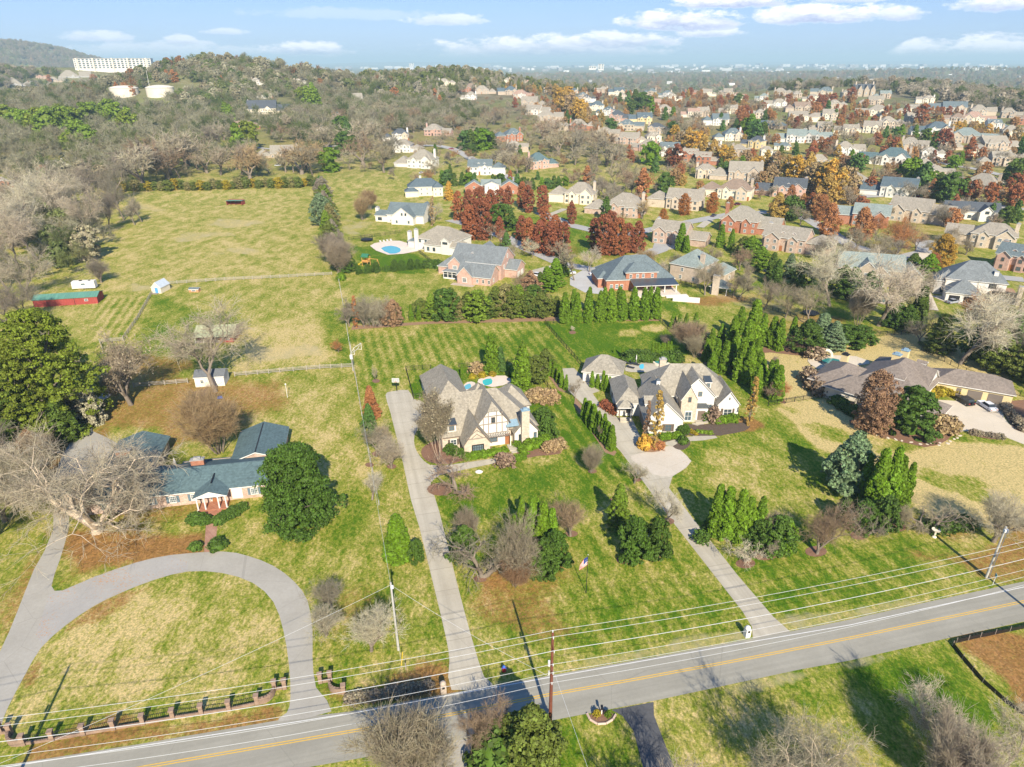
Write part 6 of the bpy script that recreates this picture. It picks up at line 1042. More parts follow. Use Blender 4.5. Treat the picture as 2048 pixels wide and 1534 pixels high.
# outbuildings of the pasture
h=House('long red barn with green metal roof at the pasture edge',(*G(140,605).xy,0),R(12),'barn',GRNM,GRNM,'w',name='barn',cat='barn'); b=h.block(-10,10,-3.2,3.2,2.6,'gx',.28,.25); h.window(b,'S',6.5,1.5,1.1,.8); mb=MB(); mb.box((2.8,-3.25,1.2),(.12,.1,2.3),BLK); mb.build('door_track',h.root); h.done()
h=House('pale gambrel shed with blue tarp over its door',(*G(321,583).xy,0),R(-8),'cream',surf('pale_blue_metal',(.45,.50,.54),.5,.08,1),TRIM,'w',name='shed',cat='shed'); b=h.block(-1.8,1.8,-2.2,3.4,2.1,'gy',1.0,.15); h.door(b,'S',.15,1.2,2.1,surf('blue_tarp',(.10,.30,.55),.5,.15,2)); mb=MB(); mb.box((-.2,-2.9,.1),(2.0,1.1,.2),TIMB); mb.build('ramp',h.root); h.done()
h=House('small orange chicken coop with grey roof by the paddock fence',(*G(390,583).xy,0),0,surf('coop_orange',(.50,.24,.12),.8,.1,2),'slate',TRIM,'w',name='coop',cat='coop'); b=h.block(-1.7,1.7,-.9,.9,1.1,'gx',.5,.15); h.window(b,'S',0,.6,1.6,.5,'g'); h.done()
h=House('open fronted red run-in shed with green roof in the pasture',(*GT(472,409).xy,0),R(-3),'barn',GRNM,GRNM,'w',name='run_in_shed',cat='shed'); mb=MB(); bm_=WL['barn']
mb.box((0,2.4,1.3),(9,.12,2.6),bm_); mb.box((4.45,0,1.3),(.12,4.9,2.6),bm_); mb.box((-4.45,0,1.3),(.12,4.9,2.6),bm_); [mb.box((x,-2.3,1.3),(.2,.2,2.6),BLK) for x in (-2,1)]; mb.box((0,.5,.5),(8.6,.1,1.0),bm_)
h.W=mb; roofgeo(h.Rf,0,0,9,5,2.75,'shed',-.08,.25,GRNM,GRNM); h.done()
h=House('red cabin with faded green roof and open porch behind the tall bare tree',(*G(430,684).xy,0),R(4),'barn',SAGEM,BLK,'w',name='cabin',cat='cabin'); b=h.block(-5.6,5.6,1.2,6.2,2.6,'gx',.55,.3); c_=h.block(1.8,5.6,-.6,1.4,2.3,'none'); roofgeo(h.Rf,0,.2,11.4,2.6,2.05,'shed',.25,.25,SAGEM,BLK); h.window(c_,'S',.3,1.3,1.3,1.0,'w'); [h.column(x,-.6,2.1,.12) for x in (-5.4,-3,-.6)]; mb=MB(); mb.box((-1.9,.3,.12),(7.2,1.8,.25),TIMB); mb.build('porch_floor',h.root); h.done()
h=House('white garden shed with dark roof behind the tall bare tree',(*G(421,773).xy,0),R(7),'white',surf('shed_roof',(.13,.14,.15),.8,.15,2),TRIM,'w',name='shed',cat='shed'); b=h.block(-3.6,3.6,0,4.6,2.7,'gx',.5,.2); h.window(b,'S',-1.8,1.5,.8,1.0); h.door(b,'S',1.2,1.3,2.0,TRIM); h.done()
h=House('tiny white arched shed beyond the yellow hedge',(*GT(430,346).xy,0),R(5),'white','tan',name='shed',cat='shed'); h.block(-2,2,0,4,2.6,'gy',.9,.2); h.done()
# tanks, apartment block, offices, tower
TK=surf('tank_concrete',(.56,.50,.40),.9,.10,.12,col2=(.72,.65,.53))
for x,y,l in ((250,190,'left pale concrete water tank half hidden by cedars'),(322,189,'right pale concrete water tank nearer the clearing')):
    p=GT(x,y); d=depth(p); r=26/FPX*d; mb=MB(); mb.lathe([(r,-4),(r,8),(r*1.02,8),(r*1.02,8.5),(r*.7,10.2),(r*.35,11),(.3,11.2)],(0,0,0),TK,40); o=thing('water_tank',l,'water tank',tuple(p)); mb.build('tank',o); q=MB(); q.box((r*.7,-r*.72,3),(.6,.2,6.5),TRIM); q.build('ladder',o); HOUSEPOS.append((0,p.x,p.y)); HOUSEPOS.append((0,p.x,p.y-14))
p=GT(300,178); mb=MB(); mb.tube((0,0,0),(0,0,22),.25,.15,TRIM,6); tag(mb.build('mast',None,tuple(p)),'slender pale mast between the two water tanks','mast')
def bigblock(px,py,wpx,hpx,label,floors,cols,d=16,yaw=0,wall='white',name='apartment_block',cat='apartment block',Y=None,zb=None,roofm=None):
    dr=ray(px,py); t=Y/dr.y; p=Vector((dr.x*t,Y,CAMH+dr.z*t)); dep=t; W=wpx/FPX*dep; Hh=hpx/FPX*dep
    z0=p.z; o=thing(name,label,cat,(p.x,p.y,z0),R(yaw)+math.atan2(-p.x,p.y)*.7); mb=MB(); wm=WL[wall]; mb.box((0,d/2,Hh/2-4),(W,d,Hh+8),wm)
    mb.box((0,d/2,Hh+.3),(W+1,d+1,.6),roofm or CAPM); mb.build('wall',o)
    fw=W/cols; fh=Hh/floors
    key='bigwin'+str(name)
    if key not in WIN:
        q=MB(); q.box((0,0,0),(1,.25,1),GL); q.box((0,-.3,-.42),(1.1,.8,.1),TRIM); WIN[key]=mesh_np('window',q.v,q.f,q.mats,q.m)
    for i in range(cols):
        for j in range(floors):
            link('window',WIN[key],o,(-W/2+(i+.5)*fw,-.1,(j+.5)*fh),0,(fw*.6,1,fh*.62))
    return o,W,Hh
o,W_,H_=bigblock(228,137,142,18,'long pale apartment block standing on the far left ridge',5,20,Y=1650,yaw=-8,d=20,wall='white')
mb=MB(); 
for x in (-.46,-.25,0,.2,.44): mb.box((x*W_,-1.2,H_/2+1.5-5),(W_*.022,3,H_+9),WL['cream'])
mb.build('stair_tower',o)
bigblock(718,164,34,5,'low white wing left of the two office blocks',1,6,name='office_block',cat='office',Y=1900); bigblock(731,164,24,13,'left white office block with blue glass and flat roof',3,5,name='office_block',cat='office',Y=1880,yaw=10); bigblock(775,161,26,11,'right white office block with flat roof frame',3,5,name='office_block',cat='office',Y=1950,yaw=10); bigblock(1202,138,11,9,'lone white tower block in the hazy plain',4,2,name='tower_block',cat='tower block',Y=4800,d=20); bigblock(1185,137,14,4,'low pale building beside the lone white tower block',1,3,name='office_block',cat='office',Y=4700)
bigblock(823,132,9,5,'pale high building at the hazy horizon left of centre',2,2,name='tower_block',cat='tower block',Y=9000,d=30); bigblock(1940,140,30,4,'cream hilltop building at the far right of the plain',1,6,name='office_block',cat='office',Y=4300); bigblock(1985,136,24,4,'second cream hilltop building near the right horizon',1,5,name='office_block',cat='office',Y=4400)
# ---------------- fences, poles, wires, small things ----------------
IRON=surf('black_iron',(.015,.016,.018),.45,.1,4); WFEN=surf('weathered_wood',(.24,.215,.18),.9,.2,3,col2=(.42,.38,.32)); PIER=brick('pier_brick',(.27,.18,.125),(.36,.25,.18),(.32,.27,.22))
def fence(pts,label,kind='iron',h=1.35,sp=2.4,world=False):
    w_=[Vector((*p,float(H(*p)))) for p in ([GT(*q).xy[:] for q in pts] if not world else pts)]; o0=w_[0]; root=thing('fence',label,'fence',tuple(o0)); mb=MB(); posts=[]
    for a,b in zip(w_[:-1],w_[1:]):
        L=(b-a).length; n=max(1,round(L/sp)); d=(b-a)/n; ang=math.atan2(d.y,d.x)
        for i in range(n+1):
            q=a+d*i-o0
            if i<n or b is w_[-1]: posts.append((q,ang))
        if kind=='iron':
            for z in (.15,h*.82,h*.98):
                m=(a+b)/2-o0; mb.box((m.x,m.y,m.z+z),(L,.035,.04),IRON,ang)
            k=int(L/.3)
            for i in range(k): q=a.lerp(b,(i+.5)/k)-o0; mb.box((q.x,q.y,q.z+h/2),(.022,.022,h),IRON,ang)
        elif kind=='rail':
            for z in (.4,.8,1.15):
                m=(a+b)/2-o0; mb.box((m.x,m.y,m.z+z),(L,.05,.14),WFEN,ang)
        elif kind=='wire':
            for z in (.3,.7,1.1): mb.tube(a-o0+Vector((0,0,z)),b-o0+Vector((0,0,z)),.015,.015,CAPM,4,False)
        elif kind=='silt':
            m=(a+b)/2-o0; mb.box((m.x,m.y,m.z+.32),(L,.04,.7),surf('black_plastic',(.012,.012,.014),.35,.2,2),ang)
        elif kind=='board':
            m=(a+b)/2-o0; mb.box((m.x,m.y,m.z+h/2),(L,.08,h),WFEN,ang)
    mb.build('rail' if kind!='silt' else 'sheet',root)
    mt={'iron':IRON,'rail':WFEN,'wire':CAPM,'silt':TIMB,'board':WFEN}[kind]; r=.05 if kind=='iron' else .09 if kind!='silt' else .04; pm=boxmesh('post_'+kind,mt,(1,1,1)); hh=h+.08 if kind!='silt' else 1.0
    if len(posts)>100:
        q_=MB(); [q_.box((q.x,q.y,q.z+hh/2),(2*r,2*r,hh),mt,a) for q,a in posts[100:]]; tag(q_.build('post',root),kind='stuff'); posts=posts[:100]
    for q,a in posts: link('post',pm,root,(q.x,q.y,q.z+hh/2),a,(2*r,2*r,hh))
    return root
fence([(827,797),(812,741),(862,738)],'black iron fence at the left side of the half-timbered house pool yard'); fence([(918,735),(985,732),(1060,722),(1089,765),(1113,801)],'black iron fence round the back and right of the half-timbered house pool yard'); fence([(827,797),(847,794)],'short black iron gate fence between driveway and half-timbered house')
fence([(1166,736),(1090,648),(1140,643),(1315,637),(1345,668),(1378,697)],'black iron fence enclosing the green lawn behind the arborvitae row')
fence([(1360,566),(1430,585),(1500,607),(1580,632),(1660,655),(1745,672),(1830,668)],'dark iron fence running diagonally below the neighbouring back gardens'); fence([(1842,700),(1900,730),(1980,768),(2060,800)],'dark iron fence along the wood behind the tan house')
fence([(1536,812),(1640,795),(1642,782)],'black iron fence between the evergreens and the tan house'); fence([(718,548),(800,536),(873,533)],'black fence behind the clipped cones'); fence([(873,533),(838,505)],'black fence beside the pool yard'); fence([(697,480),(750,473),(800,466)],'dark fence behind the trampoline')
fence([(335,569),(450,561),(560,556),(664,550)],'three rail wooden fence crossing the middle of the pasture','rail',1.3,3.2); fence([(304,588),(275,640),(247,680)],'wooden rail fence running down from the blue fronted shed','rail',1.3,3.0); fence([(205,700),(200,686),(247,682)],'short rail fence beside the tall pines','rail',1.3,3.0)
fence([(268,775),(330,770),(376,766)],'wooden rail fence left of the white garden shed','rail',1.3,3.2); fence([(470,753),(560,745),(640,738),(706,735)],'wooden rail fence right of the white garden shed','rail',1.3,3.2)
fence([(676,552),(688,620),(706,735)],'wire fence along the pasture and the striped lawn','wire',1.2,4); fence([(706,735),(712,760),(724,832)],'pale board fence on the property line left of the driveway','board',.9,3); fence([(724,832),(738,905),(758,1010)],'low wire fence continuing down the property line','wire',1,4)
fence([(2120,1235),(2048,1257),(1960,1275),(1912,1286),(1905,1292),(1925,1318),(1965,1365),(2010,1405),(2060,1440)],'black plastic silt fence round the leafy plot at bottom right','silt',.6,2.6)
# brick pier wall with iron panels
def pier_wall(pts,curve,label):
    w_=[G(*p) for p in pts]; root=thing('pier_wall',label,'wall',tuple(w_[0])); pm=None
    for i,p in enumerate(w_):
        mb=MB(); mb.box((0,0,.78),(.5,.5,1.56),PIER); mb.box((0,0,1.6),(.66,.66,.12),PIER); mb.build('pier',root,tuple(p-w_[0]),.24)
    for i in range(len(w_)-1):
        a,b=w_[i]-w_[0],w_[i+1]-w_[0]; L=(b-a).length; ang=math.atan2((b-a).y,(b-a).x)
        if i in curve:
            mb=MB(); n=8; sgn=curve[i]; nv=Vector((-(b-a).y,(b-a).x,0)).normalized()*sgn*L*.28; pr=a
            for k in range(1,n+1): t=k/n; q=a.lerp(b,t)+nv*4*t*(1-t); d=q-pr; m=(q+pr)/2; mb.box((m.x,m.y,.5),(d.length+.05,.32,1.0),PIER,math.atan2(d.y,d.x)); pr=q
            mb.build('curved_wall',root)
        else:
            mb=MB(); m=(a+b)/2; mb.box((m.x,m.y,.2),(L-.6,.3,.4),PIER,ang)
            for z in (.5,1.35): mb.box((m.x,m.y,z),(L-.6,.04,.05),IRON,ang)
            k=int(L/.22)
            for j in range(k): q=a.lerp(b,(j+.5)/k); mb.box((q.x,q.y,.95),(.03,.03,1.15),IRON,ang)
            mb.build('panel',root)
pier_wall([(3,1466),(22,1468),(48,1489),(106,1480),(168,1469),(228,1458),(287,1448),(347,1437),(404,1428),(459,1420),(515,1408),(550,1379),(570,1377)],{1:-1,10:-1},'brick pier and iron panel wall between the two mouths of the circular drive')
pier_wall([(641,1365),(661,1362),(688,1387)],{1:-1},'short curved brick wall with piers right of the circular drive mouth')
# utility poles and wires
BRN=surf('brown_steel',(.16,.055,.035),.6,.15,1.5); GRYW=surf('grey_pole_wood',(.38,.37,.33),.9,.12,1.2,stretch=(3,3,.3)); INS=surf('insulator',(.62,.62,.60),.3,.05,2); WIRE=surf('bright_wire',(.66,.66,.63),.4,.03,1,metal=.2)
HT=[15.7,15.0,13.3,10.9,9.6,7.6]; OF=[(0,0),(.3,0),(.75,0),(.5,0),(.55,0),(.25,0)]
def pole(x,y,label,off=True):
    root=thing('utility_pole',label,'utility pole',(x,y,0),.24); mb=MB(); mb.tube((0,0,-.2),(0,0,15.4),.24,.15,BRN,12); mb.build('pole',root)
    for i,z in enumerate(HT):
        q=MB(); q.tube((0,-OF[i][0],z-.35),(0,-OF[i][0],z),.05,.09,INS,8); q.build('insulator',root)
    for z,l in ((13.3,.8),(10.6,.6),(9.3,.6)): q=MB(); q.tube((0,0,z+.5),(0,-l,z-.1),.06,.05,BRN,6); q.build('brace',root)
    q=MB(); q.tube((-.35,0,10.2),(-.35,0,11.0),.14,.14,INS,10); q.build('cutout',root); q=MB(); q.tube((-.3,.1,8.6),(-.3,.1,9.2),.10,.10,INS,8); q.build('cutout',root)
    return root
PL=[(-56.5,47.0),(4.6,59.1),(78,77.3)]
pole(*PL[0],'brown utility pole outside the left of the frame, its shadow on the round lawn'); pole(*PL[1],'tall brown utility pole at the near road edge in the middle'); pole(*PL[2],'brown utility pole outside the right of the frame, its shadow across the road')
ordn=['topmost','second highest','third highest','fourth highest','fifth highest','lowest']
ext0=(PL[0][0]-61,PL[0][1]-12); ext1=(PL[2][0]+70,PL[2][1]+17)
for i,z in enumerate(HT):
    mb=MB(); pp=[ext0]+PL+[ext1]
    for a,b in zip(pp[:-1],pp[1:]):
        nx,ny=.24,-.97; oo=OF[i][0]; A_=Vector((a[0]+nx*oo,a[1]+ny*oo,z)); B_=Vector((b[0]+nx*oo,b[1]+ny*oo,z)); pts=[]
        for k in range(15): t=k/14; q=A_.lerp(B_,t); q.z-=4*1.1*t*(1-t)*(1+.2*i/5); pts.append(q)
        mb.path(pts,.021 if i!=2 else .032,WIRE,4)
    tag(mb.build('power_line'),f'{ordn[i]} of the six pale wires strung on the brown pole along the road','power line','wires along the road')
p=G(797,1300); root=thing('utility_pole','leaning grey wooden pole beside the left driveway','utility pole',tuple(p)); mb=MB(); mb.tube((0,0,-.2),(-.15,0,12.2),.19,.13,GRYW,10); mb.build('pole',root); mb=MB(); mb.box((.05,-.2,11.6),(.35,.2,.5),INS); mb.build('insulator',root)
def wire(a,b,label,sag=.6,r=.016,mat=None):
    mb=MB(); a,b=Vector(a),Vector(b); pts=[]
    for k in range(13): t=k/12; q=a.lerp(b,t); q.z-=4*sag*t*(1-t); pts.append(q)
    mb.path(pts,r,mat or WIRE,4); return tag(mb.build('service_wire'),label,'wire')
top=Vector(p)+Vector((-.15,0,11.8)); wire(top,(PL[1][0],PL[1][1],8.2),'thin wire from the grey pole to the brown pole'); wire(top,(*G(706,735).xy,7.5),'thin wire running back from the grey pole along the property line',1.0,.028,surf('grey_cable',(.42,.42,.39),.6,.05,1)); wire(top,(-56.5,47,8),'thin wire from the grey pole down across the round lawn')
wire((PL[1][0]+.2,PL[1][1],9.4),(PL[1][0]+10,PL[1][1]-38,6),'thin guy wire dropping from the brown pole to the lower right',.3); wire(top,(*G(803,1330).xy,0),'guy wire anchoring the grey pole',.0)
mb=MB(); mb.tube((0,0,0),(.3,0,2.4),.05,.05,surf('yellow_plastic',(.75,.52,.03),.5,.05,2),8); tag(mb.build('guy_marker',None,tuple(G(803,1330))),'yellow guy wire guard at the foot of the grey pole','marker')
p=G(706,742); root=thing('service_post','short white post with meter box at the fence corner','post',tuple(p)); mb=MB(); mb.tube((0,0,0),(0,0,7.6),.12,.10,GRYW,8); mb.build('post',root); mb=MB(); mb.box((.0,-.2,4.2),(.7,.35,1.2),INS); mb.build('box',root)
p=G(1972,1155); root=thing('utility_pole','grey leaning pole beside the road at the right','utility pole',tuple(p)); mb=MB(); mb.tube((0,0,-.2),(.2,0,10.0),.2,.14,GRYW,10); mb.tube((.28,-.2,0),(.45,-.2,9.2),.05,.05,INS,6); mb.build('pole',root); mb=MB(); mb.box((.3,-.1,9.3),(.6,.4,.5),INS); mb.build('bracket',root)
for x,y,h_,l in ((575,795,6,'thin white lamp post on the ranch lawn'),):
    p=G(x,y); root=thing('lamp_post',l,'lamp post',tuple(p)); mb=MB(); mb.tube((0,0,0),(0,0,3.4),.07,.05,TRIM,8); mb.build('post',root); mb=MB(); mb.lathe([(.1,0),(.22,.25),(.05,.45)],(0,0,3.4),TRIM,8); mb.build('lamp',root)
# mailboxes
def mailbox(px,py,label,mat,capm):
    p=G(px,py); root=thing('mailbox',label,'mailbox',tuple(p),.24); mb=MB(); mb.box((0,0,.75),(.75,.75,1.5),mat); mb.build('pier',root); mb=MB(); mb.lathe([(.42,0),(.42,.05),(.33,.28),(.14,.42)],(0,0,1.5),capm,14); mb.build('cap',root); mb=MB(); mb.box((0,-.4,1.15),(.32,.12,.3),IRON); mb.build('letter_box',root)
mailbox(887,1384,'tan brick mailbox pillar left of the half-timbered house driveway mouth',WL['tan'],WL['tan']); mailbox(1493,1272,'white rounded mailbox pillar left of the white house driveway mouth',TRIM,TRIM)
p=G(1203,1428); root=thing('mailbox','black mailbox on a white post in the kerbed planting bed','mailbox',tuple(p)); mb=MB(); mb.box((0,0,.55),(.12,.12,1.1),TRIM); mb.build('post',root); mb=MB(); mb.box((0,0,1.2),(.28,.6,.28),IRON); mb.build('box',root)
mb=MB(); pts=[G(*q)+Vector((0,0,.1)) for q in ((1174,1428),(1180,1440),(1195,1449),(1212,1448),(1225,1440),(1231,1430))]; mb.path(pts,.16,surf('bed_kerb',(.52,.38,.29),.8,.1,2),6); tag(mb.build('bed_kerb'),'curved tan kerb round the black mailbox bed','kerb')
for x,y,h_,c,l in ((1193,1432,10,'yel','yellow green grassy plant left of the black mailbox'),(1216,1432,10,'arb','green plant right of the black mailbox')): tree('loose_shrub',x,y,h_,c,.8,label=l)
p=G(1008,1342); root=thing('fire_hydrant','small hydrant with blue top and red base on the verge','hydrant',tuple(p)); mb=MB(); mb.lathe([(.28,0),(.28,.1),(.2,.12),(.2,.6),(.26,.62),(.26,.68)],(0,0,0),surf('red_paint',(.55,.03,.03),.5,.1,2),12); mb.build('barrel',root); mb=MB(); mb.lathe([(.24,.68),(.2,.85),(.08,.98)],(0,0,0),surf('blue_paint',(.03,.12,.5),.5,.1,2),12); mb.tube((-.35,0,.5),(.35,0,.5),.09,.09,MATS['blue_paint'],8); mb.build('cap',root)
p=G(812,1339); mb=MB(); mb.box((0,0,.6),(.16,.06,1.2),TIMB); tag(mb.build('marker_post',None,tuple(p)),'short brown marker post near the yellow guy guard','post')
p=G(1985,1170); root=thing('road_sign','small blue green sign seen edge on beside the grey pole','sign',tuple(p),1.3); mb=MB(); mb.tube((0,0,0),(0,0,1.6),.04,.04,INS,6); mb.build('post',root); mb=MB(); mb.box((0,0,1.9),(.6,.05,.6),surf('sign_blue',(.12,.30,.34),.5,.05,2)); mb.build('panel',root)
# flag
p=G(1172,1186); root=thing('flagpole','black flagpole flying a limp red, white and blue flag on the lawn','flagpole',tuple(p)); mb=MB(); mb.tube((0,0,0),(0,0,7.4),.06,.04,IRON,8); mb.lathe([(.02,0),(.08,.08),(.02,.16)],(0,0,7.4),TRIM,8); mb.build('pole',root)
fr_=surf('flag_red',(.55,.03,.035),.8,.08,3); fb=surf('flag_blue',(.03,.05,.20),.8,.08,3); mb=MB(); nx,nz=8,13
def fp(i,j): u=i/nx; v=j/nz; return (-u*1.15-.05,.22*math.sin(u*5+v*3)*u,7.1-v*1.5-u*1.3+.1*math.sin(v*6+u*4))
for j in range(nz):
    for i in range(nx):
        m_=fb if (j<7 and i<4) else (fr_ if j%2==0 else TRIM); a=[fp(i,j),fp(i+1,j),fp(i+1,j+1),fp(i,j+1)]; mb.poly(a,m_)
for s_ in ((.7,.25),(1.3,.3)): 
    for k in range(2): x,z=-.12-.18*k,6.95-s_[0]*.45-.22*k; mb.box((x,-.06,z),(.06,.02,.06),TRIM)
mb.build('flag',root)
mb=MB(); mb.lathe([(.5,0),(.62,.18),(.4,.4),(.1,.5)],(0,0,0),surf('pale_boulder',(.66,.64,.60),.8,.1,2),10,sx=1.3); tag(mb.build('boulder',None,tuple(G(958,945))),'white boulder on the lawn before the half-timbered house','boulder')
p=G(1868,1074); root=thing('birdbath','cream stone birdbath beside the evergreen ground cover','birdbath',tuple(p)); mb=MB(); mb.lathe([(.4,0),(.35,.15),(.16,.3),(.16,1.2),(.3,1.35)],(0,0,0),WL['cream'],12); mb.build('pedestal',root); mb=MB(); mb.lathe([(.3,1.35),(.7,1.5),(.7,1.6),(.55,1.55)],(0,0,0),WL['cream'],14); mb.build('bowl',root)
mb=MB(); mb.lathe([(.3,0),(.25,.8),(.3,1.1),(.12,1.5),(.16,1.7),(.05,1.9)],(0,0,0),TRIM,10); tag(mb.build('statue',None,tuple(G(351,932))),'small white garden statue behind the brick ranch house','statue')
# soccer goal, hoop, trampoline, playset
p=G(716,704); root=thing('soccer_goal','white frame football goal on the striped lawn','goal',tuple(p),1.25); mb=MB(); [mb.tube(a,b,.07,.07,TRIM,6) for a,b in (((-2,0,0),(-2,0,2)),((2,0,0),(2,0,2)),((-2,0,2),(2,0,2)),((-2,0,0),(-2,1.3,0)),((2,0,0),(2,1.3,0)),((-2,1.3,0),(2,1.3,0)),((-2,0,2),(-2,1.3,0)),((2,0,2),(2,1.3,0)))]; mb.build('frame',root)
p=G(794,782); root=thing('basketball_hoop','basketball hoop with glass backboard at the driveway end','basketball hoop',tuple(p)); mb=MB(); mb.tube((0,0,0),(0,0,2.4),.11,.11,IRON,8); mb.tube((0,0,2.3),(0,-.7,3.2),.08,.08,IRON,8); mb.build('post',root); mb=MB(); mb.box((0,-.75,3.35),(1.83,.05,1.1),surf('backboard',(.35,.37,.37),.2,.05,2)); mb.build('backboard',root); mb=MB(); [mb.box(a,b,TRIM) for a,b in (((0,-.79,3.88),(1.83,.04,.07)),((0,-.79,2.82),(1.83,.04,.07)),((-.88,-.79,3.35),(.07,.04,1)),((.88,-.79,3.35),(.07,.04,1)),((0,-.79,3.45),(.6,.04,.05)),((-.28,-.79,3.25),(.05,.04,.4)),((.28,-.79,3.25),(.05,.04,.4)))]; mb.build('frame',root)
mb=MB(); n=14; pts=[(.23*math.cos(6.283*k/n),-1.02+.23*math.sin(6.283*k/n),3.05) for k in range(n+1)]; mb.path(pts,.025,surf('rim_orange',(.6,.15,.03),.5,.05,2),5); mb.build('rim',root)
def tramp(px,py,label,r=2.2):
    p=GT(px,py); root=thing('trampoline',label,'trampoline',tuple(p)); mb=MB(); n=20; mb.lathe([(r,.85),(r,.95),(.05,.93)],(0,0,0),IRON,n); mb.build('mat',root); mb=MB()
    for k in range(n): a=6.283*k/n; mb.tube((r*math.cos(a),r*math.sin(a),0 if k%3==0 else .9),(r*math.cos(a),r*math.sin(a),2.7),.03,.03,IRON,4)
    for z in (1.2,1.5,1.8,2.1,2.4,2.7): mb.path([(r*math.cos(6.283*k/n),r*math.sin(6.283*k/n),z) for k in range(n+1)],.025,IRON,4)
    mb.build('net_frame',root)
tramp(734,482,'round trampoline with black net at the top of the pool lawn',2.8); tramp(1621,630,'dark netted trampoline on the slope under bare trees',2.6)
p=GT(733,531); root=thing('playset','wooden garden playset with green canopy','playset',tuple(p),-.3); wd=surf('play_wood',(.52,.27,.08),.7,.12,2); mb=MB(); [mb.tube(a,b,.12,.10,wd,6) for a,b in (((-1.2,-1.2,0),(-1.2,-1.2,4)),((1.2,-1.2,0),(1.2,-1.2,4)),((-1.2,1.2,0),(-1.2,1.2,4)),((1.2,1.2,0),(1.2,1.2,4)),((1.2,0,3),(5.2,0,3)),((5.2,0,3),(5.2,-1.4,0)),((5.2,0,3),(5.2,1.4,0)))]; mb.box((0,0,1.7),(2.6,2.6,.15),wd); [mb.box((0,s*1.25,2.3),(2.5,.08,.7),wd) for s in (-1,1)]; mb.build('tower',root)
mb=MB(); roofgeo(mb,0,0,2.6,2.6,3.9,'gx',.7,.2,surf('canopy_green',(.03,.15,.08),.7,.1,2),MATS['canopy_green']); mb.build('canopy',root); mb=MB(); mb.box((-2.4,0,.9),(.9,.8,.12),MATS['canopy_green']); mb.tube((-1.3,0,1.8),(-3.6,0,.1),.3,.3,surf('slide_yellow',(.65,.45,.04),.4,.05,2),6); mb.build('slide',root)
for x in (2.2,3.5,4.5):
    mb=MB(); mb.tube((x-.2,0,3),(x-.2,0,.7),.02,.02,IRON,4); mb.tube((x+.2,0,3),(x+.2,0,.7),.02,.02,IRON,4); mb.box((x,0,.65),(.5,.2,.05),IRON); mb.build('swing',root)
# pools
def pool(pts,deck,label,water=(.05,.30,.36),dm=None,z=.10):
    mat=dm or concrete('pool_deck'+str(len(MATS)),(.58,.47,.38),(.70,.60,.50)); MATS['pd%d'%len(MATS)]=mat
    p0=G(*pts[0]); root=thing('swimming_pool',label,'swimming pool',tuple(p0)); wm=glass('water_'+str(round(water[0],3)),water)
    for nm,q,m_,zz in (('deck',deck,mat,z),('water',pts,wm,z+.03)):
        o=sheet(nm,smoothpoly([ (v-p0.xy)[:] for v in [G(*a).xy for a in q]],2),m_,zz-(lift() if 0 else 0),world=True,parent=root); del o['kind']
    return root
pool([(762,497),(782,492),(800,497),(799,505),(780,508)],[(740,492),(765,484),(800,482),(838,497),(833,503),(776,510)],'small pool on a pinkish deck beside the tan roofed white house',(.04,.16,.18))
pool([(965,762),(982,758),(984,768),(970,772)],[(955,765),(968,755),(1010,752),(1022,765),(985,775)],'turquoise pool mostly hidden behind the half-timbered house',(.02,.17,.17)); pool([(929,773),(940,768),(942,776),(932,780)],[(925,775),(935,765),(950,766),(950,780),(932,783)],'sliver of pool left of the small hipped tower roof',(.08,.24,.28))
pool([(1640,724),(1655,717),(1678,720),(1676,728),(1650,731)],[(1615,722),(1630,712),(1700,712),(1720,716),(1740,728),(1650,738),(1630,735)],'bright turquoise pool behind the tan house',(.02,.30,.40),cream); pool([(1757,597),(1776,593),(1780,602),(1760,604)],[(1735,596),(1780,586),(1805,600),(1790,608),(1750,606)],'teal pool glimpsed under the large bare trees',(.02,.36,.34))
pool([(1279,731),(1287,729),(1287,738),(1280,738)],[(1250,738),(1265,724),(1310,722),(1345,728),(1330,742),(1262,745)],'pale terrace and sliver of pool behind the white painted house',(.06,.30,.40),conc)
p=G(1322,727); root=thing('hot_tub','round spa with pale rim behind the white painted house','hot tub',tuple(p)); mb=MB(); mb.lathe([(2.3,0),(2.3,.55),(1.8,.56)],(0,0,0),WL['cream'],22); mb.build('rim',root); mb=MB(); mb.lathe([(1.75,.50),(1.75,.58)],(0,0,0),glass('spa_water',(.06,.32,.32)),22); mb.build('water',root)
LNG=surf('lounger_dark',(.03,.035,.045),.8,.1,3)
for i,(x,y) in enumerate(((1258,729),(1262,737),(1268,727),(1272,731))):
    root=thing('sun_lounger',None,'sun lounger',tuple(G(x,y)),1.0,'dark loungers on the terrace behind the white house'); root['label']=('leftmost','second','third','rightmost')[i]+' of the dark sun loungers on the pale terrace by the spa'; mb=MB(); mb.box((0,0,.42),(.7,1.9,.12),LNG); mb.build('seat',root); mb=MB(); mb.box((0,1.05,.62),(.7,.6,.10),LNG); mb.build('backrest',root)
for i,x in enumerate((761,768,775,782)):
    root=thing('sun_lounger',None,'sun lounger',tuple(GT(x,485-i)),.3,'white loungers on the pinkish pool deck'); root['label']=('leftmost','second','third','rightmost')[i]+' of the white sun loungers at the far side of the pinkish pool deck'; mb=MB(); mb.box((0,0,.4),(.8,1.9,.14),TRIM); mb.build('seat',root); mb=MB(); mb.box((0,1.05,.65),(.8,.5,.12),TRIM); mb.build('backrest',root)
p=G(1272,728); root=thing('parasol','closed white parasol on the terrace by the spa','parasol',tuple(p)); mb=MB(); mb.tube((0,0,0),(0,0,2.8),.04,.04,TRIM,6); mb.build('pole',root); mb=MB(); mb.lathe([(.16,1.4),(.12,2.3),(.03,2.8)],(0,0,0),TRIM,8); mb.build('canopy',root)
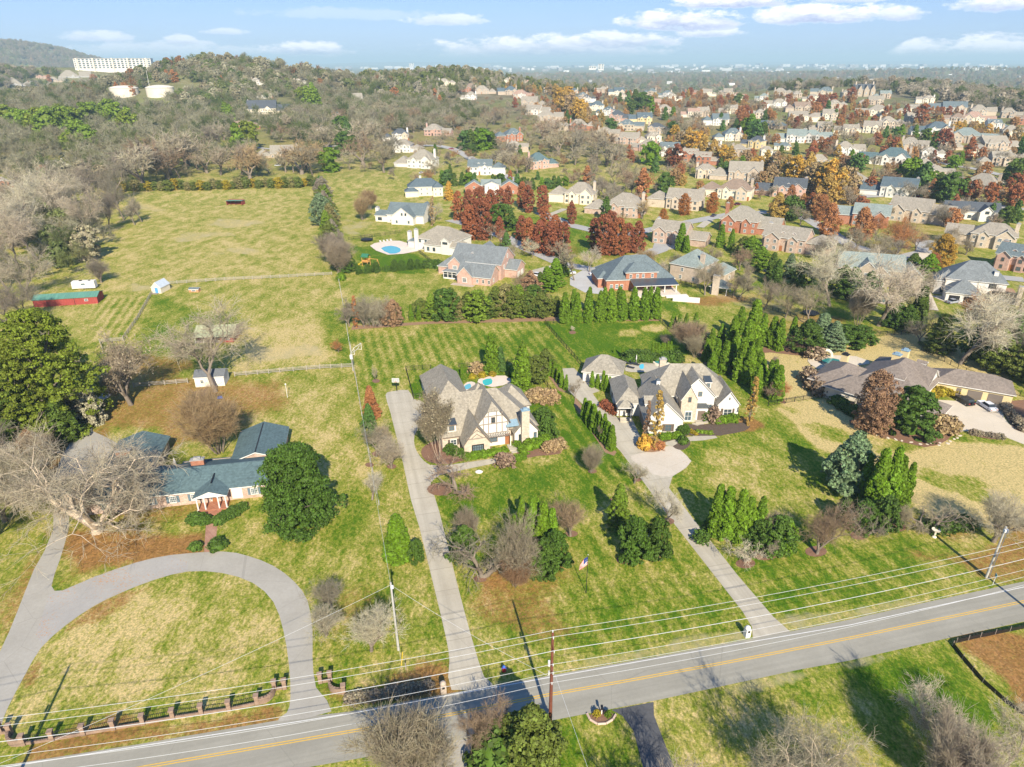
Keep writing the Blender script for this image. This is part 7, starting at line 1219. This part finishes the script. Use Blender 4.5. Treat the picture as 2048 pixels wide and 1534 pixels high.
p=G(1645,716); mb=MB(); mb.path([(-3+3*(1-math.cos(t)),0,2.4*math.sin(t)) for t in [i*math.pi/10 for i in range(11)]],.45,WL['cream'],7); tag(mb.build('rock_arch',None,tuple(p),.3),'cream rock arch waterfall beside the bright turquoise pool','rock arch')
# cars
def car(px,py,rot,col,label,suv=False,scale=1,pos=None):
    p=pos or GT(px,py); root=thing('car',label,'car',tuple(p),rot); m_=surf('car_'+str(col),col,.3,.03,1,spec=.6); root.scale=(scale,)*3; L,W,b=(4.3,1.85,.95) if suv else (4.6,1.8,.75)
    mb=MB(); prof=[(-L/2,.35),(-L/2,b-.05),(-L/2+.12,b+.05)]; 
    mb.box((0,0,.3+b/2-.05),(L,W,b-.2),m_,top=(.97,.94)); mb.box((L*.33,0,b+.08),(L*.3,W*.9,.12),m_,top=(.85,.9)); mb.build('body',root)
    mb=MB(); mb.box((-L*(.14 if suv else .06),0,b+.42),(L*(.60 if suv else .52),W*.88,.62),glass('car_glass',(.02,.025,.03)),top=(.86 if suv else .62,.84)); mb.build('windows',root)
    mb=MB(); mb.box((-L*(.14 if suv else .06),0,b+.75),(L*(.50 if suv else .32),W*.73,.06),m_); mb.build('roof',root)
    for sx in (-1,1):
        for sy in (-1,1): mb=MB(); mb.tube((sx*L*.31,sy*(W/2-.02),.34),(sx*L*.31,sy*(W/2-.24),.34),.34,.34,IRON,12); mb.tube((sx*L*.31,sy*(W/2),.34),(sx*L*.31,sy*(W/2-.03),.34),.19,.19,CAPM,10); mb.build('wheel',root)
    for sy in (-1,1): mb=MB(); mb.box((-L/2+.02,sy*W*.36,b*.85),(.08,.3,.16),surf('tail_red',(.4,.02,.02),.4,.05,2)); mb.build('tail_light',root)
    if suv: mb=MB(); mb.tube((-L/2-.25,0,b),(-L/2,0,b),.36,.36,IRON,12); mb.build('spare_wheel',root)
    return root
car(1928,806,R(100),(.012,.012,.014),'black off-road car with spare wheel on the motor court',True,1.05); car(1973,816,R(95),(.70,.70,.70),'white car parked on the motor court',False,1.05); car(1190,549,R(10),(.62,.62,.64),'white car parked on the court left of the black porch roof house'); car(1196,556,R(5),(.30,.31,.33),'grey car parked in front of the white one on the grey court')
for x,y,c,l in ((1427,433,(.03,.04,.06),'dark car parked in the street behind the cream stone arborvitae'),(1475,410,(.10,.02,.03),'maroon car outside the brown roofed villa'),(1535,545,(.03,.05,.09),'dark blue car beside the brick house under construction hedge'),(1643,508,(.45,.52,.6),'pale blue car behind the red brick house with white garage doors'),(1630,396,(.1,.16,.3),'blue car under the golden street trees'),(843,347,(.6,.6,.62),'silver car outside the slate roofed house behind the bare trees'),(556,332,(.45,.45,.47),'grey car beside the low tan house left of the far trees'),(530,335,(.1,.1,.12),'dark car beside the low tan house left of the far trees'),(1140,548,(.55,.55,.56),'silver car in the court shade'),(1893,352,(.7,.7,.7),'white car on the drive near the right hand street')): car(x,y,random.uniform(0,3),c,l)
for i,(x,y) in enumerate(((1105,447),(1242,474),(1015,478),(1310,462),(1662,399),(1722,396),(1832,394),(1908,402),(1848,540),(1793,523),(903,299),(962,329),(1072,552),(1362,494),(1478,428),(1905,606),(1185,463))):
    o=car(x,y,random.uniform(0,3),((.6,.6,.62),(.05,.06,.08),(.25,.03,.03),(.3,.32,.35))[i%4],'x'); relabel(o,('silver','dark','maroon','grey')[i%4]+' car parked on the pavement',x,y)
# caravan and small trailer
p=G(171,577); root=thing('caravan','white travel trailer parked behind the green roofed barn','caravan',tuple(p),.15); mb=MB(); mb.box((0,0,1.7),(8,2.4,2.5),TRIM,top=(.97,.94)); mb.build('body',root); mb=MB(); mb.box((-1,0,3.05),(.9,.7,.25),BLK); mb.box((2,0,3.05),(.6,.6,.2),BLK); mb.build('roof_unit',root); mb=MB(); mb.tube((0,-1.1,.35),(0,1.1,.35),.35,.35,IRON,12); mb.build('wheel',root); mb=MB(); mb.tube((4,0,.5),(5.5,0,.4),.07,.07,IRON,6); mb.build('hitch',root); mb=MB(); mb.box((0,-1.22,2.0),(1.4,.05,.6),GL); mb.build('window',root)
p=G(148,846); root=thing('trailer','small grey box trailer with dark lid beside the gravel drive','trailer',tuple(p),1.2); mb=MB(); mb.box((0,0,1.2),(3.4,2.1,1.7),surf('trailer_grey',(.42,.44,.45),.6,.08,2)); mb.build('body',root); mb=MB(); mb.box((0,0,2.1),(3.5,2.2,.1),BLK); mb.build('lid',root); [(lambda q:(q.tube((0,s*1.05,.35),(0,s*1.2,.35),.33,.33,IRON,12),q.build('wheel',root)))(MB()) for s in (-1,1)]
p=G(203,786); root=thing('gate','white pipe gate standing open by the gravel drive','gate',tuple(p),1.0); mb=MB(); [mb.tube((-1.8,0,z),(1.8,0,z),.04,.04,TRIM,6) for z in (.3,.7,1.1,1.4)]; [mb.tube((x,0,.3),(x,0,1.4),.04,.04,TRIM,6) for x in (-1.8,0,1.8)]; mb.build('frame',root)
p=G(440,797); mb=MB(); mb.box((0,0,.35),(1.3,.7,.5),surf('blue_cover',(.04,.12,.40),.6,.1,2),top=(.7,.6)); tag(mb.build('blue_tarp_pile',None,tuple(p),.3),'small blue tarp covered pile under the tall bare tree','tarp')
# stones of the tan house path
ST=surf('step_stone',(.60,.52,.40),.9,.08,3); pth=[(1735,860),(1755,870),(1775,877),(1805,883),(1840,889),(1875,889),(1900,884),(1916,876),(1923,866)]; w_=[G(*q) for q in pth]; k=0; sm=None
for a,b in zip(w_[:-1],w_[1:]):
    n=max(1,int((b-a).length/1.15))
    for i in range(n):
        q=a.lerp(b,i/n)+Vector((random.uniform(-.3,.3),random.uniform(-.4,.4),.05))
        if sm is None: m_=MB(); m_.lathe([(.5,-.05),(.48,.05)],(0,0,0),ST,7); sm=mesh_np('stepping_stone',m_.v,m_.f,m_.mats,m_.m)
        o=tag(link('stepping_stone',sm,None,q,random.uniform(0,6),(random.uniform(.6,1.1),random.uniform(.5,.8),1)),('leftmost' if k==0 else str(k+1)+(('th','st','nd','rd')[(k+1)%10] if (k+1)%10<4 and k+1 not in(11,12,13) else 'th')+' from left')+' of the pale flat stones curving before the tan house','stepping stone','stepping stones before the tan house'); k+=1
mb=MB(); mb.box((0,0,.9),(9,.25,1.8),TRIM); tag(mb.build('garden_wall',None,tuple(GT(1372,604)),-.25),'low white wall panel at the corner of the porch terrace','wall')
# beds: shrubs round the houses
def row(kind,pts,h_,col,label,n,wd=1.1,grp=None):
    w_=[Vector(q) for q in pts]; 
    for i in range(n):
        t=i/(n-1) if n>1 else 0; f=t*(len(w_)-1); j=min(int(f),len(w_)-2); q=w_[j].lerp(w_[j+1],f-j); o=tree(kind,q.x,q.y,h_*TR.uniform(.9,1.1),col,wd,label='x',group=grp or label); o['label']=f'{label}, '+(('leftmost' if i==0 else 'rightmost') if i in(0,n-1) else ['','second','third','fourth','fifth','sixth','seventh','eighth','ninth','tenth','eleventh','twelfth','thirteenth'][i]+' from the left')
row('shrub',[(938,918),(1008,905)],11,'arb','clipped hedge bush under the arched window of the half-timbered house',8); row('loose_shrub',[(900,905),(932,915)],13,'arbd','dark shrub at the half-timbered house corner',5); row('shrub',[(1035,893),(1048,905),(1045,920),(1020,925)],10,'arb','clipped shrub around the half-timbered house entrance',6); row('shrub',[(1058,897),(1090,888)],15,'arb','tall clipped shrub below the stone chimney',4); row('loose_shrub',[(1095,902),(1122,896)],16,'tan','dried tan hydrangea at the bed end right of the chimney',4); row('loose_shrub',[(1060,802),(1102,803)],20,'tan','dried tan hydrangea behind the half-timbered house',7); tree('loose_shrub',1011,930,22,'twr',1.2,'reddish brown bush at the front walk corner')
row('shrub',[(945,757),(985,752)],9,'yel','yellow shrub behind the half-timbered house pool',3); tree('loose_shrub',952,745,18,'tan',1.2,'tan grass clump behind the pool'); row('shrub',[(1326,877),(1354,876)],11,'arb','clipped ball below the shuttered window by the garage',4); row('shrub',[(1438,845),(1466,842)],12,'arb','clipped ball below the right wing window of the white house',4); row('holly',[(1362,870),(1371,866)],20,'arbd','dark evergreen shrub left of the stone gable door',2); tree('holly',1410,840,20,'arbd',1,'dark evergreen shrub right of the white house door'); tree('loose_shrub',1427,842,24,'twr',1,'small brown tree right of the white house door'); row('loose_shrub',[(1284,892),(1320,898)],12,'rust','rusty shrub in the columnar tree bed',4); row('loose_shrub',[(1210,815),(1230,828)],14,'red','dark red shrub beside the left garage walk',4); tree('shrub',1366,886,14,'arbd',1,'lollipop evergreen in the round dark bed'); row('shrub',[(1395,865),(1420,868)],6,'lime','yellow green edging plant right of the entry walk',4); row('shrub',[(1373,860),(1392,870)],6,'yel','yellow edging plant left of the entry walk',4)
row('shrub',[(389,1042),(410,1044)],13,'arbd','dark low shrub left of the ranch house porch',3,1.5); row('shrub',[(437,1045),(485,1018)],12,'arbd','dark low shrub right of the ranch house porch',7,1.4); tree('shrub',392,1098,13,'arbd',1.2,'dark ball shrub left of the brick walk end'); tree('shrub',436,1095,16,'arbd',1.3,'dark ball shrub right of the brick walk end')
row('shrub',[(1673,808),(1715,833)],16,'arbd','dark clipped shrub along the tan house wall',6,1.3); row('shrub',[(1865,790),(1900,788)],16,'yel','yellow green ball at the motor court entry',3,1.3); row('loose_shrub',[(1875,865),(1895,862)],26,'tan','tall dry grass clump at the corner of the tan house',3,1.2); row('loose_shrub',[(1945,868),(2000,877)],8,'twb','low brown plant in the island bed by the motor court',7,1.3); row('loose_shrub',[(2010,820),(2045,860)],12,'twb','brown shrub right of the motor court',6,1.3); row('loose_shrub',[(1612,760),(1640,790)],22,'twr','brown shrub at the left porch of the tan house',4,1.1)
row('loose_shrub',[(1870,1062),(1925,1052)],16,'arbd','dark evergreen ground cover clump by the birdbath',6,1.6); row('loose_shrub',[(700,1402),(855,1375)],10,'twb','low brown roadside brush between the two left drives',11,1.7); row('loose_shrub',[(1270,575),(1290,572)],10,'arbd','shrub at the tan brick house corner',3); row('shrub',[(1010,585),(1035,588)],8,'arbd','small dark shrub at the pink brick house corner',3)
row('loose_shrub',[(1400,1080),(1418,1060)],14,'arbd','dark undergrowth left of the pointed evergreens',2,1.4); row('shrub',[(1268,722),(1338,722)],13,'arbd','hedge bush behind the spa terrace',9,1.3)
# woods go in after the houses, so that clearings are kept
FB=['far_bare_0','far_bare_1','far_bare_2']
for a in ((520,232,22),(590,228,22),(560,240,20),(490,262,16),(505,275,16),(250,178,16),(322,180,18),(385,180,26),(360,172,20),(535,200,12),(516,170,14),(80,165,20),(470,290,16),(560,300,30),(530,330,30),(230,133,12),(400,345,20),(440,345,20),(380,320,14),(800,280,12),(870,268,12)): clear_px(*a)
for q,x,y in HOUSEPOS: CLEAR.append((x,y,12)); CLEAR.append((x*1.01,y*1.01+6,10)); CLEAR.append((x*.985,y*.985,9)); CLEAR.append((x*.965,y*.965,8)); CLEAR.append((x*.95,y*.95,7))
for o in list(C.objects):
    if o.type=='MESH' and o.name.startswith('road') and len(o.data.vertices)>60:
        for v in list(o.data.vertices)[::4]: CLEAR.append((v.co.x,v.co.y,6))
woods('hillside_woods','grey bare woods covering the hillside left of the wooded crest',[(-150,262),(-200,205),(60,190),(230,205),(300,225),(420,215),(480,200),(560,185),(640,190),(700,195),(760,200),(830,205),(760,265),(650,330),(520,360),(420,350),(250,382),(120,350),(-150,360)],2600,9,17,WOODC,FB,seed=1)
woods('crest_woods','bare woods with rusty tops on the crest above the water tanks',None,900,10,17,WOODC+[(.24,.12,.05)],FB+['far_cedar'],seed=2,polyworld=[(-650,930),(-400,985),(-300,1000),(-180,1050),(-150,1250),(-420,1330),(-650,1300),(-760,1100)])
woods('tank_hedge','dark green cedars in a band above the water tanks',[(205,172),(290,166),(372,160),(380,150),(300,150),(210,160)],120,8,12,[(.10,.14,.02),(.13,.17,.03)],['far_cedar','far_conifer'],seed=3)
woods('center_crest_woods','cedars and bare trees on the low crest behind the ridge houses',None,1300,8,15,[(.12,.15,.03),(.15,.17,.05),(.24,.23,.14),(.32,.30,.23),(.12,.14,.04),(.28,.26,.20)],['far_cedar','far_conifer','far_bare_0','far_bare_1'],seed=4,polyworld=[(-200,1010),(-120,960),(-60,1060),(20,1110),(150,1200),(150,1350),(-100,1400),(-260,1300)])
woods('slope_woods','bare brown woods on the slope in front of the low crest',None,900,8,14,WOODC,FB,seed=41,polyworld=[(-260,1010),(-230,720),(-60,700),(-20,880),(-110,960),(-190,1010)])
woods('right_woods','grey bare wood with dark cedars on the right horizon ridge',None,3600,9,16,[(.30,.27,.21),(.34,.31,.24),(.10,.13,.035),(.27,.24,.19),(.13,.16,.05),(.33,.28,.21),(.36,.32,.26),(.09,.12,.03)],FB+['far_cedar'],seed=5,polyworld=[GT(*q).xy[:] for q in ((1400,176),(1560,182),(1640,180),(1700,178),(1790,188),(1850,205),(1930,210),(2000,226),(2130,262))]+[(1300,1000),(1500,1500),(800,1500),(400,1300)])
woods('neighbourhood_trees','bare and rusty trees growing thickly between the far houses',[(700,215),(900,200),(1100,200),(1300,190),(1650,195),(1900,225),(2060,260),(2080,470),(1900,470),(1650,440),(1500,400),(1330,380),(1230,440),(1180,430),(1000,375),(880,370),(700,360),(640,300)],1000,4,9.5,[(.31,.26,.20),(.35,.30,.23),(.27,.22,.16),(.33,.25,.18),(.38,.33,.26),(.30,.20,.12),(.29,.24,.19),(.36,.21,.10)],FB+['far_bare_0'],seed=51)
woods('left_hill_woods','dark bare woods on the steep hill at the left edge',None,2200,9,16,[(.26,.23,.18),(.30,.27,.21),(.22,.20,.15),(.31,.26,.20)],FB,seed=6,polyworld=[(-1600,1300),(-1010,1260),(-1030,1450),(-1100,1750),(-1600,1800)])
woods('west_neighbour_woods','bare woods with a few cedars at the left edge beyond the pasture',None,520,9,15,WOODC,FB+['far_cedar'],seed=61,polyworld=[(-500,560),(-300,470),(-235,440),(-215,360),(-160,270),(-200,230),(-420,300),(-700,560)])
woods('right_corner_woods','tangled bare and evergreen wood behind the tan house at the right edge',None,110,7,13,WOODC+[(.06,.08,.02)],['bare_a','bare_b','cedar'],seed=62,polyworld=[(178,205),(196,180),(200,150),(300,150),(330,260),(215,262),(190,235)])
woods('ranch_side_woods','shaded bare thicket at the left edge beside the gravel drive',None,40,6,10,WOODC+[(.06,.08,.02)],['bare_a','bare_multi','cedar'],seed=63,polyworld=[(-103,118),(-96,140),(-98,175),(-160,190),(-160,110)])
woods('valley_woods','hazy wooded plain stretching behind the ridge to the horizon',None,9000,11,22,[(.20,.20,.11),(.28,.25,.19),(.24,.22,.17),(.16,.19,.09),(.32,.23,.15),(.26,.26,.18)],['far_round','far_bare_0','far_cedar'],seed=7,polyworld=[(-600,1500),(0,1450),(600,1500),(1500,1600),(3600,3400),(4200,5200),(-4200,5200),(-2000,2600)])
woods('mountain_woods','brown bare woods clothing the far mountain at the left',None,7000,14,24,[(.24,.20,.14),(.28,.23,.17),(.19,.19,.10)],['far_round'],seed=8,polyworld=[(-3900,3200),(-1500,2900),(-1300,3900),(-1600,4600),(-4600,4700)])
for i,(px,py,hp,wp) in enumerate(()): pass
# distant town: pale roofs scattered over the plain
def far_town():
    rng=np.random.default_rng(21); mb=MB(); a=surf('far_white_wall',(.62,.61,.58),.8,.1,.05); r=surf('far_grey_roof',(.30,.29,.28),.8,.15,.05)
    for i in range(520):
        d=2200+12000*rng.random()**.7; t=rng.uniform(-.72,.72); x=d*math.sin(t); y=d*math.cos(t)
        if x<-900 and y<5200: continue
        s=rng.uniform(.6,1.2)*(1 if d<5000 else d/5000*1.6); h=6*s*rng.uniform(.8,1.6)
        mb.box((x,y,float(H(x,y))+h/2+(3 if d>5200 else 8)),(16*s*rng.uniform(.7,2.2),12*s,h),a if rng.random()<.6 else r,rng.uniform(0,3))
    o=mb.build('distant_town'); tag(o,'tiny pale buildings scattered across the hazy plain','town',kind='stuff')
far_town()
woods('ridge_cedars','dark cedars and bare trees hiding the foot of the long apartment block',[(-100,170),(210,160),(330,156),(345,143),(110,141),(-100,143)],1000,10,17,[(.10,.13,.04),(.13,.16,.05),(.28,.25,.2),(.33,.3,.24)],['far_cedar','far_bare_0','far_bare_1'],seed=77)
woods('tank_slope_woods','grey woods between the tanks and the hillside houses',[(378,192),(372,165),(400,140),(470,138),(560,160),(640,190),(480,204),(420,217),(330,212)],800,9,15,WOODC,FB+['far_cedar'],seed=78)
woods('autumn_trees','rust, golden and brown leafy trees scattered among the far houses',[(1000,180),(1300,190),(1650,195),(1900,225),(2060,260),(2080,450),(1900,450),(1650,430),(1330,370),(1200,290),(1080,230)],560,6,10.5,[(.33,.16,.06),(.37,.25,.07),(.28,.11,.05),(.31,.2,.1),(.36,.2,.08)],['far_round','far_oval','far_round_v2','far_oval_v3'],seed=79)
# haze
hz=MB(); hm_=bpy.data.materials.new('haze'); hm_.use_nodes=True; t=hm_.node_tree; t.nodes.clear()
pv=N(t,'ShaderNodeVolumePrincipled'); pv.inputs['Color'].default_value=(.62,.86,.93,1); pv.inputs['Density'].default_value=HAZE; pv.inputs['Anisotropy'].default_value=0
ou=N(t,'ShaderNodeOutputMaterial'); t.links.new(pv.outputs[0],ou.inputs['Volume'])
hz.box((0,0,90),(84000,84000,270),hm_); ho=hz.build('haze'); tag(ho,kind='stuff')
finish_labels()
